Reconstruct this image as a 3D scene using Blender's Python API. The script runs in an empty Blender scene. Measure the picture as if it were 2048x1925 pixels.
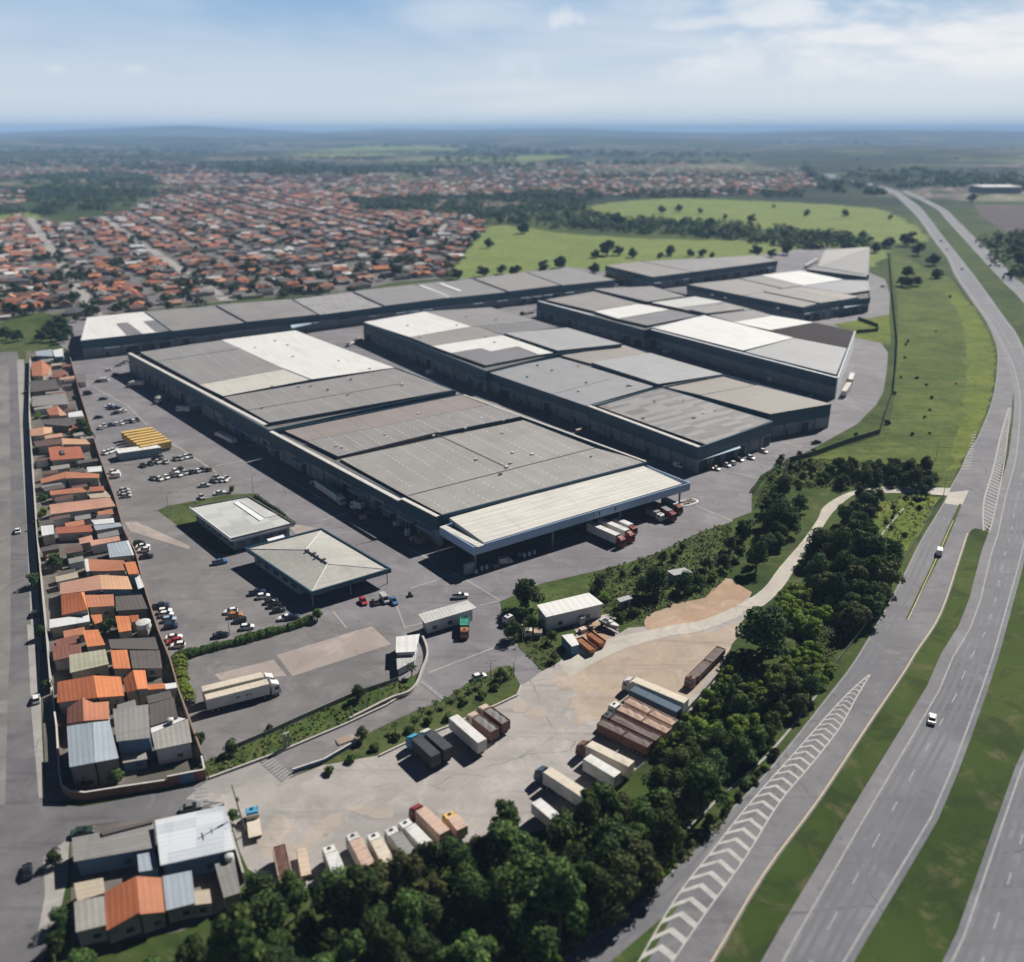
import bpy, math, random
from mathutils import Vector
SC = bpy.context.scene
COL = SC.collection
rnd = random.Random(11)
# ---------------------------------------------------------------- survey: photo crops -> ground plan (metres)
CROPS = {'d': (0, 0, 1.03018), 's': (0, 0, 1), 'A': (0, 0, .5151), 'B': (1024, 0, .5151), '3': (100, 600, .3521), '4': (700, 500, .3521),
 '5': (1300, 450, .37626), '6': (0, 700, .32103), '7': (0, 1250, .36127), '8': (200, 900, .30181), '9': (700, 1000, .3521),
 '10': (350, 1300, .3521), '11': (1000, 1250, .25151), '12': (1400, 900, .32596), '13': (1000, 1350, .52716),
 'e1': (170, 760, .15091), 'e2': (980, 1160, .15091), 'e3': (880, 980, .26157), 'e4': (540, 860, .18109), 'e5': (1180, 1000, .19115),
 'e6': (480, 1540, .26157), 'e7': (0, 560, .18195), 'e8': (1700, 300, .18191), 'f1': (60, 1080, .18109), 'f2': (40, 690, .21941),
 'f3': (1720, 800, .18721), 'f4': (700, 360, .27666), 'f5': (0, 380, .28169), 'f6': (1240, 880, .15091)}
CAM_H, CAM_F = 130.0, 1779.0
PITCH = math.atan(704.5 / CAM_F)
CP, SP = math.cos(PITCH), math.sin(PITCH)
def P(tag, x, y, z=0.0):
    ox, oy, s = CROPS[tag]
    u, v = ox + x * s - 1024, oy + y * s - 962.5
    t = (CAM_H - z) / (v * CP + CAM_F * SP)
    return Vector((u * t, (CAM_F * CP - v * SP) * t, z))
def PL(tag, pts, z=0.0): return [P(tag, x, y, z) for x, y in pts]
def PM(pts, z=0.0): return [P(t, x, y, z) for t, x, y in pts]      # mixed crops
def pix(p):                                                          # ground point -> photo pixel
    dy, dz = p[1], p[2] - CAM_H
    dep = dy * CP - dz * SP; up = dy * SP + dz * CP
    return (1024 + CAM_F * p[0] / dep, 962.5 - CAM_F * up / dep)
def inside(p, poly):
    x, y = p[0], p[1]; c = False; n = len(poly); j = n - 1
    for i in range(n):
        xi, yi = poly[i][0], poly[i][1]; xj, yj = poly[j][0], poly[j][1]
        if (yi > y) != (yj > y) and x < (xj - xi) * (y - yi) / (yj - yi) + xi: c = not c
        j = i
    return c
def lerp(a, b, t): return a + (b - a) * t
def rot2(x, y, a): return (x * math.cos(a) - y * math.sin(a), x * math.sin(a) + y * math.cos(a))
def smooth(pts, n=6, closed=False):
    pts = [Vector(p) for p in pts]; out = []; N = len(pts)
    for i in range(N if closed else N - 1):
        if closed: p0, p1, p2, p3 = pts[i-1], pts[i], pts[(i+1) % N], pts[(i+2) % N]
        else: p0, p1, p2, p3 = pts[max(i-1, 0)], pts[i], pts[i+1], pts[min(i+2, N-1)]
        for k in range(n):
            t = k / n
            out.append(.5*((2*p1) + (p2-p0)*t + (2*p0-5*p1+4*p2-p3)*t*t + (3*p1-p0-3*p2+p3)*t**3))
    if not closed: out.append(pts[-1].copy())
    return out
# ---------------------------------------------------------------- mesh builder
class MB:
    def __init__(s, ang=0.0): s.v, s.f, s.m, s.uv, s.a = [], [], [], [], ang
    def poly(s, pts, mat=0, uv=None):
        pts = [Vector(p) for p in pts]; b = len(s.v); s.v += pts
        s.f.append(tuple(range(b, b + len(pts)))); s.m.append(mat)
        if uv is None:
            n = Vector((0, 0, 0))
            for i in range(len(pts)):
                a, c = pts[i], pts[(i+1) % len(pts)]
                n += Vector(((a.y-c.y)*(a.z+c.z), (a.z-c.z)*(a.x+c.x), (a.x-c.x)*(a.y+c.y)))
            if abs(n.z) > .45 * n.length: uv = [rot2(p.x, p.y, -s.a) for p in pts]
            else:
                t = Vector((-n.y, n.x, 0)); t = t.normalized() if t.length > 0 else Vector((1, 0, 0))
                uv = [(p.x*t.x + p.y*t.y, p.z) for p in pts]
        s.uv += uv
        return s
    def box(s, c, size, ang=0.0, mat=0, taper=1.0):
        cx, cy, cz = c; hx, hy, hz = size[0]/2, size[1]/2, size[2]/2
        q = []
        for z, k in ((-hz, 1), (hz, taper)):
            for x, y in ((-hx, -hy), (hx, -hy), (hx, hy), (-hx, hy)):
                a, b = rot2(x*k, y*k, ang); q.append((cx+a, cy+b, cz+z))
        for i in ((3, 2, 1, 0), (4, 5, 6, 7), (0, 1, 5, 4), (1, 2, 6, 5), (2, 3, 7, 6), (3, 0, 4, 7)): s.poly([q[k] for k in i], mat)
        return s
    def prism(s, base, z0, z1, mat=0, top=None, bottom=False):
        """base: ring of xy; z1 a number or one height per corner"""
        n = len(base); area = sum(base[i][0]*base[(i+1) % n][1]-base[(i+1) % n][0]*base[i][1] for i in range(n))
        zs = list(z1) if hasattr(z1, '__len__') else [z1]*n
        if area < 0: base = base[::-1]; zs = zs[::-1]
        lo = [(p[0], p[1], z0) for p in base]; hi = [(p[0], p[1], z) for p, z in zip(base, zs)]
        for i in range(n):
            j = (i+1) % n; s.poly([lo[i], lo[j], hi[j], hi[i]], mat)
        s.poly(hi, mat if top is None else top)
        if bottom: s.poly(lo[::-1], mat)
        return s
    def tube(s, a, b, r0, r1=None, n=8, mat=0, cap=True):
        a, b = Vector(a), Vector(b); r1 = r0 if r1 is None else r1
        d = (b-a).normalized(); u = d.orthogonal().normalized(); w = d.cross(u)
        A = [a + (u*math.cos(2*math.pi*i/n) + w*math.sin(2*math.pi*i/n))*r0 for i in range(n)]
        B = [b + (u*math.cos(2*math.pi*i/n) + w*math.sin(2*math.pi*i/n))*r1 for i in range(n)]
        for i in range(n): s.poly([A[i], A[(i+1) % n], B[(i+1) % n], B[i]], mat)
        if cap: s.poly(A[::-1], mat); s.poly(B, mat)
        return s
    def strip(s, L, R, mat=0):
        for i in range(len(L)-1): s.poly([L[i], R[i], R[i+1], L[i+1]], mat)
        return s
    def build(s, name, mats, parent=None, loc=None, smooth=False, link=True):
        if not isinstance(mats, (list, tuple)): mats = [mats]
        o0 = Vector(loc) if loc is not None else (Vector(parent.location) if parent is not None and parent.get('world') else Vector((0, 0, 0)))
        me = bpy.data.meshes.new(name)
        me.from_pydata([tuple(p - o0) for p in s.v], [], s.f)
        for m in mats: me.materials.append(m)
        me.polygons.foreach_set('material_index', s.m)
        if smooth: me.polygons.foreach_set('use_smooth', [True]*len(s.f))
        ul = me.uv_layers.new(name='UVMap'); ul.data.foreach_set('uv', [c for t in s.uv for c in t])
        me.update()
        o = bpy.data.objects.new(name, me)
        if link: COL.objects.link(o)
        if parent is not None: o.parent = parent
        elif loc is not None: o.location = loc
        return o
def tag(o, label=None, cat=None, group=None, kind=None):
    if label: o['label'] = label
    if cat: o['category'] = cat
    if group: o['group'] = group
    if kind: o['kind'] = kind
    return o
def thing(name, label, cat, loc=(0, 0, 0), group=None, world=True, rz=0.0):
    o = bpy.data.objects.new(name, None); o.empty_display_size = .2; COL.objects.link(o)
    o.location = loc; o.rotation_euler = (0, 0, rz)
    if world: o['world'] = 1
    return tag(o, label, cat, group)
def kids(o): return [c for c in o.children]
def copy_tree(o, kidmap):
    c = o.copy(); COL.objects.link(c)
    for ch in kidmap.get(o, ()):
        k = ch.copy(); COL.objects.link(k); k.parent = c
        for g in kidmap.get(ch, ()):
            j = g.copy(); COL.objects.link(j); j.parent = k
    return c
def kidmap_of(o):
    m = {o: list(o.children)}
    for c in o.children: m[c] = list(c.children)
    return m
NS = [0]
def structure(name, pts, mat, z, ang=0.0):
    """a flat sheet of the setting (road, path, field ...) lying at height z"""
    NS[0] += 1; z += NS[0]*.00012
    m = MB(ang); q = [(p[0], p[1], z) for p in pts]
    n = len(q); area = sum(q[i][0]*q[(i+1) % n][1]-q[(i+1) % n][0]*q[i][1] for i in range(n))
    m.poly(q if area > 0 else q[::-1])
    return tag(m.build(name, mat), kind='structure')
def ordinal(n): return '%d%s' % (n, 'th' if 10 <= n % 100 <= 20 else {1: 'st', 2: 'nd', 3: 'rd'}.get(n % 10, 'th'))
# ---------------------------------------------------------------- materials
def srgb(r, g, b): return tuple(((c/255)/12.92 if c/255 <= .04045 else ((c/255+.055)/1.055)**2.4) for c in (r, g, b))
class NT:
    def __init__(s, m): s.nt = m.node_tree; s.L = s.nt.links
    def n(s, t, **k):
        o = s.nt.nodes.new(t)
        for a, b in k.items():
            if a.startswith('i_'):
                o.inputs[a[2:].replace('_', ' ')].default_value = b
            else: setattr(o, a, b)
        return o
    def l(s, a, b): s.L.new(a, b)
    def math(s, op, a, b=None, c=None, clamp=False):
        o = s.nt.nodes.new('ShaderNodeMath'); o.operation = op; o.use_clamp = clamp
        for i, x in enumerate((a, b, c)):
            if x is None: continue
            if isinstance(x, (int, float)): o.inputs[i].default_value = x
            else: s.l(x, o.inputs[i])
        return o.outputs[0]
    def mix(s, f, a, b, mode='MIX'):
        o = s.nt.nodes.new('ShaderNodeMix'); o.data_type = 'RGBA'; o.blend_type = mode
        for i, x in ((0, f), (6, a), (7, b)):
            if isinstance(x, (int, float)): o.inputs[i].default_value = x
            elif isinstance(x, tuple): o.inputs[i].default_value = (*x[:3], 1)
            else: s.l(x, o.inputs[i])
        return o.outputs[2]
    def ramp(s, f, a, b):
        o = s.nt.nodes.new('ShaderNodeMapRange'); o.inputs[1].default_value = a; o.inputs[2].default_value = b; s.l(f, o.inputs[0])
        o.interpolation_type = 'SMOOTHSTEP'
        return o.outputs[0]
    def noise(s, vec, scale, detail=4, rough=.55, dist=0.0):
        o = s.n('ShaderNodeTexNoise'); o.inputs['Scale'].default_value = scale; o.inputs['Detail'].default_value = detail
        o.inputs['Roughness'].default_value = rough; o.inputs['Distortion'].default_value = dist
        if vec is not None: s.l(vec, o.inputs['Vector'])
        return o.outputs['Fac']
    def vor(s, vec, scale, feature='F1', rnd=1.0):
        o = s.n('ShaderNodeTexVoronoi'); o.feature = feature; o.inputs['Scale'].default_value = scale
        o.inputs['Randomness'].default_value = rnd; s.l(vec, o.inputs['Vector'])
        return o
    def mapped(s, vec, loc=(0, 0, 0), rot=0.0, sc=(1, 1, 1)):
        o = s.n('ShaderNodeMapping'); o.inputs[1].default_value = loc; o.inputs[2].default_value = (0, 0, rot); o.inputs[3].default_value = sc
        s.l(vec, o.inputs[0]); return o.outputs[0]
def newmat(name, rough=.9, spec=.25, metal=0.0):
    m = bpy.data.materials.new(name); m.use_nodes = True
    t = NT(m); b = m.node_tree.nodes['Principled BSDF']
    b.inputs['Roughness'].default_value = rough; b.inputs['Specular IOR Level'].default_value = spec; b.inputs['Metallic'].default_value = metal
    pos = t.n('ShaderNodeNewGeometry').outputs['Position']
    return m, t, b, pos
def M(name, c, c2=None, ns=.3, rough=.85, spec=.25, metal=0.0, rand=0.0, amt=.6, bump=0.0, dirt=None, stretch=None):
    """plain surface with noise between two shades of its own colour"""
    m, t, b, pos = newmat(name, rough, spec, metal)
    if c2 is None: c2 = tuple(x*.75 for x in c)
    if stretch: pos = t.mapped(pos, rot=stretch[0], sc=stretch[1])
    f = t.ramp(t.noise(pos, ns, 5, .6), .5-amt*.5, .5+amt*.5)
    col = t.mix(f, c, c2)
    if dirt:
        col = t.mix(t.ramp(t.noise(pos, dirt[0], 3), .52, .75), col, dirt[1])
    if rand:
        oi = t.n('ShaderNodeObjectInfo'); h = t.n('ShaderNodeHueSaturation')
        t.l(t.math('MULTIPLY_ADD', oi.outputs['Random'], 2*rand, 1-rand), h.inputs['Value'])
        t.l(t.math('MULTIPLY_ADD', oi.outputs['Random'], .04*rand, .5-.02*rand), h.inputs['Hue'])
        t.l(col, h.inputs['Color']); col = h.outputs['Color']
    t.l(col, b.inputs['Base Color'])
    if bump:
        bn = t.n('ShaderNodeBump'); bn.inputs['Strength'].default_value = bump; bn.inputs['Distance'].default_value = .3
        t.l(t.noise(pos, ns*6, 4), bn.inputs['Height']); t.l(bn.outputs[0], b.inputs['Normal'])
    return m
def RM(name, c, dark=.8, rows=None, rowcol=(.62, .62, .6), ribs=1.1, streak=.5, blotch=.5, seam=None, rough=.6, spec=.3, rowaxis=0, patch=None):
    """metal / fibre-cement roofing. UV in metres: u along the hall, v across it. rows=(spacing, dash length, duty, width)"""
    m, t, b, pos = newmat(name, rough, spec)
    uv = t.n('ShaderNodeUVMap').outputs[0]; sx = t.n('ShaderNodeSeparateXYZ'); t.l(uv, sx.inputs[0])
    u, v = sx.outputs[0], sx.outputs[1]
    if rowaxis: u, v = v, u
    a = t.noise(t.mapped(uv, sc=(.05, .9, 1) if not rowaxis else (.9, .05, 1)), 1.0, 5, .6)
    bl = t.noise(uv, .045, 5, .6, .6); fine = t.noise(uv, .8, 3)
    c2 = tuple(x*dark for x in c)
    col = t.mix(t.math('MULTIPLY', t.ramp(a, .38, .62), streak), c, c2)
    col = t.mix(t.math('MULTIPLY', t.ramp(bl, .44, .62), blotch), col, tuple(x*dark*.92 for x in c))
    col = t.mix(t.math('MULTIPLY', t.ramp(fine, .45, .75), .35), col, tuple(x*1.12 for x in c))
    cell = t.n('ShaderNodeCombineXYZ'); t.l(t.math('FLOOR', t.math('DIVIDE', u, 7.1)), cell.inputs[0]); t.l(t.math('FLOOR', t.math('DIVIDE', v, 11.0)), cell.inputs[1])
    wn = t.n('ShaderNodeTexWhiteNoise'); t.l(cell.outputs[0], wn.inputs['Vector'])
    col = t.mix(t.math('MULTIPLY', wn.outputs['Value'], .22), col, tuple(x*.74 for x in c))
    st = t.noise(t.mapped(uv, loc=(31, 7, 0), sc=(.35, .03, 1) if not rowaxis else (.03, .35, 1)), 1.0, 6, .7, .3)
    col = t.mix(t.math('MULTIPLY', t.ramp(st, .5, .68), .4), col, tuple(x*.6 for x in c))
    # overlapping sheets: a thin dark lap every few metres
    lap = t.math('GREATER_THAN', t.math('FRACT', t.math('DIVIDE', v, 5.5)), .965)
    col = t.mix(t.math('MULTIPLY', lap, .25), col, tuple(x*.5 for x in c))
    rb = t.math('SINE', t.math('MULTIPLY', v, 2*math.pi/ribs))
    col = t.mix(t.math('MULTIPLY', t.math('GREATER_THAN', rb, .3), .12), col, tuple(x*.45 for x in c))
    if patch:
        vr = t.vor(t.mapped(uv, sc=(1/patch[0], 1/patch[1], 1)), 1.0, 'F1', .0)
        w = t.n('ShaderNodeTexWhiteNoise'); t.l(vr.outputs['Position'], w.inputs['Vector'])
        col = t.mix(t.math('MULTIPLY', t.math('GREATER_THAN', w.outputs['Value'], patch[2]), patch[3]), col, patch[4])
    if seam:
        sm = t.math('LESS_THAN', t.math('FRACT', t.math('DIVIDE', u, seam)), .35/seam)
        col = t.mix(t.math('MULTIPLY', sm, .55), col, tuple(x*.35 for x in c))
    if rows:
        ru = t.math('LESS_THAN', t.math('FRACT', t.math('DIVIDE', u, rows[0])), rows[3]/rows[0])
        rv = t.math('LESS_THAN', t.math('FRACT', t.math('DIVIDE', v, rows[1])), rows[2])
        gap = t.math('GREATER_THAN', t.noise(uv, .09, 2), .40)
        col = t.mix(t.math('MULTIPLY', t.math('MULTIPLY', ru, rv), gap), col, rowcol)
    t.l(col, b.inputs['Base Color'])
    bn = t.n('ShaderNodeBump'); bn.inputs['Strength'].default_value = .25; bn.inputs['Distance'].default_value = .05
    t.l(rb, bn.inputs['Height']); t.l(bn.outputs[0], b.inputs['Normal'])
    return m
# ================================================================ camera, light, sky
cam = bpy.data.cameras.new('camera'); CAM = bpy.data.objects.new('camera', cam); COL.objects.link(CAM); SC.camera = CAM
CAM.location = (0, 0, CAM_H); CAM.rotation_euler = (math.pi/2 - PITCH, 0, 0)
cam.sensor_width = 36; cam.lens = 36*CAM_F/2048; cam.clip_start = 1; cam.clip_end = 90000
cam.dof.use_dof = True; cam.dof.focus_distance = 265; cam.dof.aperture_fstop = .0265
SUN_AZ, SUN_EL = math.radians(42), math.radians(42)
sd = Vector((math.sin(SUN_AZ)*math.cos(SUN_EL), math.cos(SUN_AZ)*math.cos(SUN_EL), math.sin(SUN_EL)))
sl = bpy.data.lights.new('sun', 'SUN'); sl.energy = 5.0; sl.angle = math.radians(.5); sl.color = (1, .95, .87)
so = bpy.data.objects.new('sun', sl); COL.objects.link(so); so.rotation_euler = sd.to_track_quat('Z', 'Y').to_euler(); so.location = (0, 0, 400)
W = bpy.data.worlds.new('World'); SC.world = W; W.use_nodes = True
wt = NT(W); wb = W.node_tree.nodes['Background']; wb.inputs['Strength'].default_value = .05
sky = wt.n('ShaderNodeTexSky'); sky.sky_type = 'NISHITA'; sky.sun_disc = False
sky.sun_elevation = SUN_EL; sky.sun_rotation = SUN_AZ; sky.air_density = 1.0; sky.dust_density = 1.2; sky.ozone_density = 2.5; sky.altitude = 600
tc = wt.n('ShaderNodeTexCoord').outputs['Generated']
sx = wt.n('ShaderNodeSeparateXYZ'); wt.l(tc, sx.inputs[0])
el = sx.outputs[2]
flat = wt.mapped(tc, sc=(1.0, 1.0, 4.2))
n1 = wt.noise(flat, 2.6, 6, .55, .5); n2 = wt.noise(flat, 7.0, 6, .6, .3); n3 = wt.noise(wt.mapped(tc, loc=(3, 1, 0), sc=(1, 1, 7)), 1.6, 4, .5, .8)
veil = wt.math('MULTIPLY', wt.ramp(n3, .42, .66), .42)
# a bank of cumulus low on the right, between 4 and 9 degrees up
band = wt.math('MULTIPLY', wt.ramp(el, .03, .06), wt.ramp(el, .175, .10))
right = wt.ramp(sx.outputs[0], -.05, .38)
cum = wt.math('MULTIPLY', wt.math('MULTIPLY', wt.ramp(wt.math('ADD', wt.math('MULTIPLY', n1, .55), wt.math('MULTIPLY', n2, .45)), .44, .56), band), wt.math('MULTIPLY_ADD', right, .80, .12))
cl = wt.math('MAXIMUM', veil, cum)
for (px, py, rad, st) in ((1112, 40, .036, .62), (108, 137, .020, .32), (268, 138, .018, .32), (1925, 78, .034, .6), (1036, 137, .036, .3), (1960, 100, .05, .5), (1500, 118, .06, .45), (1650, 128, .05, .45)):
    u_, v_ = px - 1024, py - 962.5
    d_ = Vector((u_, CAM_F*CP - v_*SP, -(v_*CP + CAM_F*SP))).normalized()
    vm = wt.n('ShaderNodeVectorMath', operation='SUBTRACT'); wt.l(tc, vm.inputs[0]); vm.inputs[1].default_value = d_
    sc_ = wt.n('ShaderNodeVectorMath', operation='MULTIPLY'); wt.l(vm.outputs[0], sc_.inputs[0]); sc_.inputs[1].default_value = (1, 1, 2.6)
    ln = wt.n('ShaderNodeVectorMath', operation='LENGTH'); wt.l(sc_.outputs[0], ln.inputs[0])
    dist = wt.math('ADD', ln.outputs['Value'], wt.math('MULTIPLY', wt.math('SUBTRACT', wt.noise(tc, 26, 5, .6), .5), rad*2.6))
    cl = wt.math('MAXIMUM', cl, wt.math('MULTIPLY', wt.ramp(dist, rad, rad*.25), st))
low = wt.ramp(el, .195, .14)                                          # pale air fills the lowest degrees of the sky
airc = wt.mix(wt.ramp(el, .0, .15), (9.4, 10.3, 11.1), (3.3, 6.0, 9.6))
airc = wt.mix(wt.math('MULTIPLY', wt.ramp(sx.outputs[0], -.2, .45), wt.math('MULTIPLY', wt.ramp(el, .17, .0), .8)), airc, (10.4, 11.2, 11.8))
airc = wt.mix(wt.ramp(el, .028, -.002), airc, (8.2, 9.7, 11.2))
zen = wt.mix(1.0, sky.outputs[0], (.035, .085, .21), 'MULTIPLY')
skyc = wt.mix(low, zen, airc)
lp_c = wt.mix(wt.math('MULTIPLY', cl, wt.ramp(el, .40, .16)), skyc, (12.4, 12.5, 12.6))
wt.l(lp_c, wb.inputs['Color'])
SC.view_settings.view_transform = 'Standard'; SC.view_settings.look = 'None'; SC.view_settings.gamma = 1; SC.view_settings.exposure = 0.55
SC.cycles.max_bounces = 6; SC.cycles.diffuse_bounces = 1; SC.cycles.glossy_bounces = 2; SC.cycles.transmission_bounces = 4
SC.cycles.volume_bounces = 1; SC.cycles.transparent_max_bounces = 8; SC.cycles.use_denoising = True
SC.cycles.use_adaptive_sampling = True; SC.cycles.adaptive_threshold = .02
SC.cycles.sample_clamp_indirect = 6
# ================================================================ surface materials
def ground_mat():
    m, t, b, pos = newmat('countryside', .95, .1)
    n = t.noise(pos, .012, 6, .6, .4); f = t.noise(pos, .25, 5, .65); big = t.vor(t.mapped(pos, rot=.5, sc=(.0016, .0026, 1)), 1.0, 'F1')
    w = t.n('ShaderNodeTexWhiteNoise'); t.l(big.outputs['Position'], w.inputs['Vector'])
    grass = t.mix(t.ramp(n, .35, .65), (.030, .052, .012), (.058, .084, .02))
    grass = t.mix(t.math('MULTIPLY', t.ramp(t.noise(pos, .13, 6, .75, .6), .52, .66), .7), grass, (.105, .098, .05))
    grass = t.mix(t.math('MULTIPLY', t.ramp(t.noise(t.mapped(pos, loc=(80, 3, 0)), .06, 6, .7, .8), .5, .62), .6), grass, (.02, .034, .011))
    grass = t.mix(t.math('MULTIPLY', t.ramp(f, .45, .75), .5), grass, (.03, .05, .014))
    sp = t.n('ShaderNodeSeparateXYZ'); t.l(pos, sp.inputs[0])
    far = t.ramp(sp.outputs[1], 1300, 1900)
    fieldc = t.mix(t.ramp(w.outputs['Value'], .45, .8), (.018, .034, .015), (.10, .125, .055))
    fieldc = t.mix(t.ramp(t.noise(t.mapped(pos, sc=(.6, 1.4, 1)), .0028, 5, .6, .5), .44, .50), fieldc, (.008, .018, .012))
    town = t.ramp(t.noise(t.mapped(pos, loc=(310, 90, 0), sc=(.7, 1.2, 1)), .0013, 4, .55), .55, .60)
    sp2 = t.ramp(t.noise(pos, .022, 4, .8), .45, .58)
    fieldc = t.mix(t.math('MULTIPLY', town, t.math('MULTIPLY', sp2, .9)), fieldc, (.30, .235, .215))
    t.l(t.mix(far, grass, fieldc), b.inputs['Base Color'])
    return m
def grass_mat(name, a, b_, dry, ns=.05, striae=None):
    m, t, b, pos = newmat(name, .95, .1)
    n = t.noise(pos, ns, 6, .65, .5); f = t.noise(pos, .9, 4, .7); g = t.noise(pos, .3, 4, .7)
    col = t.mix(t.ramp(n, .35, .65), a, b_)
    col = t.mix(t.math('MULTIPLY', t.ramp(t.noise(pos, ns*2.7, 5, .6), .5, .7), .6), col, dry)
    col = t.mix(t.math('MULTIPLY', t.ramp(f, .45, .75), .5), col, tuple(x*.5 for x in a))
    col = t.mix(t.math('MULTIPLY', t.ramp(g, .54, .66), .7), col, tuple(x*.4 for x in a))
    col = t.mix(t.math('MULTIPLY', t.ramp(t.noise(pos, .11, 6, .7, .8), .5, .62), .55), col, tuple(x*.55 for x in b_))
    col = t.mix(t.math('MULTIPLY', t.ramp(t.noise(t.mapped(pos, loc=(40, 9, 2)), .14, 6, .75, .5), .57, .66), .6), col, dry)
    if striae:
        sp = t.mapped(pos, rot=striae, sc=(.03, .35, .2))
        col = t.mix(t.math('MULTIPLY', t.ramp(t.noise(sp, 1.0, 4, .7, .6), .50, .62), .75), col, tuple(x*.42 for x in b_))
    t.l(col, b.inputs['Base Color'])
    bn = t.n('ShaderNodeBump'); bn.inputs['Strength'].default_value = .6; bn.inputs['Distance'].default_value = .5
    t.l(t.noise(pos, .7, 5, .7), bn.inputs['Height']); t.l(bn.outputs[0], b.inputs['Normal'])
    return m
def paved(name, c, c2, stain, slab=None, cracks=.06, rough=.85, tyre=None, patchy=.5, slabrot=.6):
    m, t, b, pos = newmat(name, rough, .3)
    n = t.noise(pos, .05, 6, .6, .4); f = t.noise(pos, 1.2, 4, .7); p = t.noise(pos, .016, 4, .55, 1.2)
    col = t.mix(t.ramp(n, .36, .66), c, c2)
    col = t.mix(t.math('MULTIPLY', t.ramp(p, .45, .62), patchy), col, stain)
    col = t.mix(t.math('MULTIPLY', t.ramp(f, .4, .75), .35), col, tuple(x*.78 for x in c))
    mid = t.noise(t.mapped(pos, loc=(13, 5, 0)), .11, 7, .72, .7)
    col = t.mix(t.math('MULTIPLY', t.ramp(mid, .50, .64), .5), col, tuple(x*.74 for x in c))
    col = t.mix(t.math('MULTIPLY', t.ramp(mid, .47, .36), .5), col, tuple(min(1, x*1.2) for x in c2))
    blob = t.vor(t.mapped(pos, loc=(3, 3, 0)), .16, 'F1'); col = t.mix(t.math('MULTIPLY', t.ramp(blob.outputs['Distance'], .16, .03), .45), col, tuple(x*.55 for x in c))
    if cracks:
        wob = t.n('ShaderNodeVectorMath', operation='ADD'); nn = t.n('ShaderNodeTexNoise'); nn.inputs['Scale'].default_value = .12; t.l(pos, nn.inputs['Vector'])
        ml = t.n('ShaderNodeVectorMath', operation='SCALE'); ml.inputs['Scale'].default_value = 4; t.l(nn.outputs['Color'], ml.inputs[0])
        t.l(pos, wob.inputs[0]); t.l(ml.outputs[0], wob.inputs[1])
        v = t.vor(wob.outputs[0], cracks, 'DISTANCE_TO_EDGE')
        ck = t.math('LESS_THAN', v.outputs['Distance'], .0045)
        col = t.mix(t.math('MULTIPLY', t.math('MULTIPLY', ck, t.ramp(t.noise(pos, .04, 3), .46, .6)), .6), col, tuple(x*.42 for x in c))
    if slab:
        br = t.n('ShaderNodeTexBrick'); t.l(t.mapped(pos, rot=slabrot), br.inputs['Vector']); br.offset = 0
        br.inputs['Scale'].default_value = 1; br.inputs['Brick Width'].default_value = slab[0]; br.inputs['Row Height'].default_value = slab[1]; br.inputs['Mortar Size'].default_value = .045
        br.inputs['Color1'].default_value = (1, 1, 1, 1); br.inputs['Color2'].default_value = (.8, .8, .82, 1); br.inputs['Mortar'].default_value = (.45, .43, .42, 1)
        col = t.mix(.42, col, t.mix(1.0, col, br.outputs['Color'], 'MULTIPLY'))
    if tyre:
        tp = t.mapped(pos, rot=tyre, sc=(.012, .28, 1))
        col = t.mix(t.math('MULTIPLY', t.ramp(t.noise(tp, 1.0, 5, .7, .6), .52, .66), .42), col, tuple(x*.55 for x in c))
        col = t.mix(t.math('MULTIPLY', t.ramp(t.noise(t.mapped(pos, loc=(70, 20, 0)), .03, 6, .7, .5), .52, .64), .45), col, tuple(min(1, x*1.22) for x in c2))
    t.l(col, b.inputs['Base Color'])
    return m
MAT = {}
MAT['ground'] = ground_mat()
MAT['grass'] = grass_mat('mown grass', (.05, .074, .024), (.08, .10, .032), (.13, .118, .055), .06)
MAT['slope'] = grass_mat('rough slope grass', (.062, .094, .024), (.108, .142, .032), (.15, .15, .052), .03, striae=.25)
MAT['verge'] = grass_mat('bright verge grass', (.085, .125, .022), (.145, .18, .03), (.18, .17, .055), .04)
MAT['pasture'] = grass_mat('pasture grass', (.135, .185, .05), (.18, .225, .062), (.20, .20, .08), .02)
MAT['scrub'] = grass_mat('scrub', (.045, .075, .02), (.075, .11, .028), (.13, .13, .05), .07)
MAT['asphalt'] = paved('yard asphalt', (.158, .150, .163), (.188, .180, .191), (.128, .121, .135), cracks=.035, patchy=.6, tyre=-.87)
MAT['lot'] = paved('parking asphalt', (.150, .143, .145), (.180, .171, .168), (.123, .118, .124), cracks=.05, patchy=.8, tyre=.5)
MAT['ramp'] = paved('ramp asphalt', (.165, .155, .16), (.19, .18, .185), (.15, .14, .14), cracks=.03, tyre=.55)
MAT['highway'] = paved('highway asphalt', (.135, .133, .146), (.158, .155, .168), (.115, .113, .125), cracks=.03, patchy=.7, tyre=.95)
MAT['carriageway'] = paved('carriageway asphalt', (.128, .133, .152), (.152, .157, .176), (.105, .11, .128), cracks=.03, patchy=.7, tyre=.95)
MAT['shoulder'] = paved('shoulder asphalt', (.155, .15, .165), (.18, .172, .185), (.14, .135, .15), cracks=.03)
MAT['street'] = paved('street asphalt', (.108, .105, .114), (.135, .13, .138), (.16, .152, .15), cracks=0, patchy=.7, tyre=2.03)
MAT['concrete'] = paved('yard concrete', (.305, .284, .268), (.345, .322, .303), (.255, .243, .236), slab=(14, 9), cracks=.03, patchy=.8, tyre=.9, slabrot=-.85)
MAT['path'] = paved('concrete road', (.40, .375, .33), (.44, .41, .36), (.36, .33, .29), slab=(6, 40), cracks=.03)
MAT['dirt'] = paved('dirt', (.33, .265, .21), (.37, .305, .245), (.34, .295, .255), cracks=0, rough=.95, patchy=.7, tyre=.6)
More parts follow.
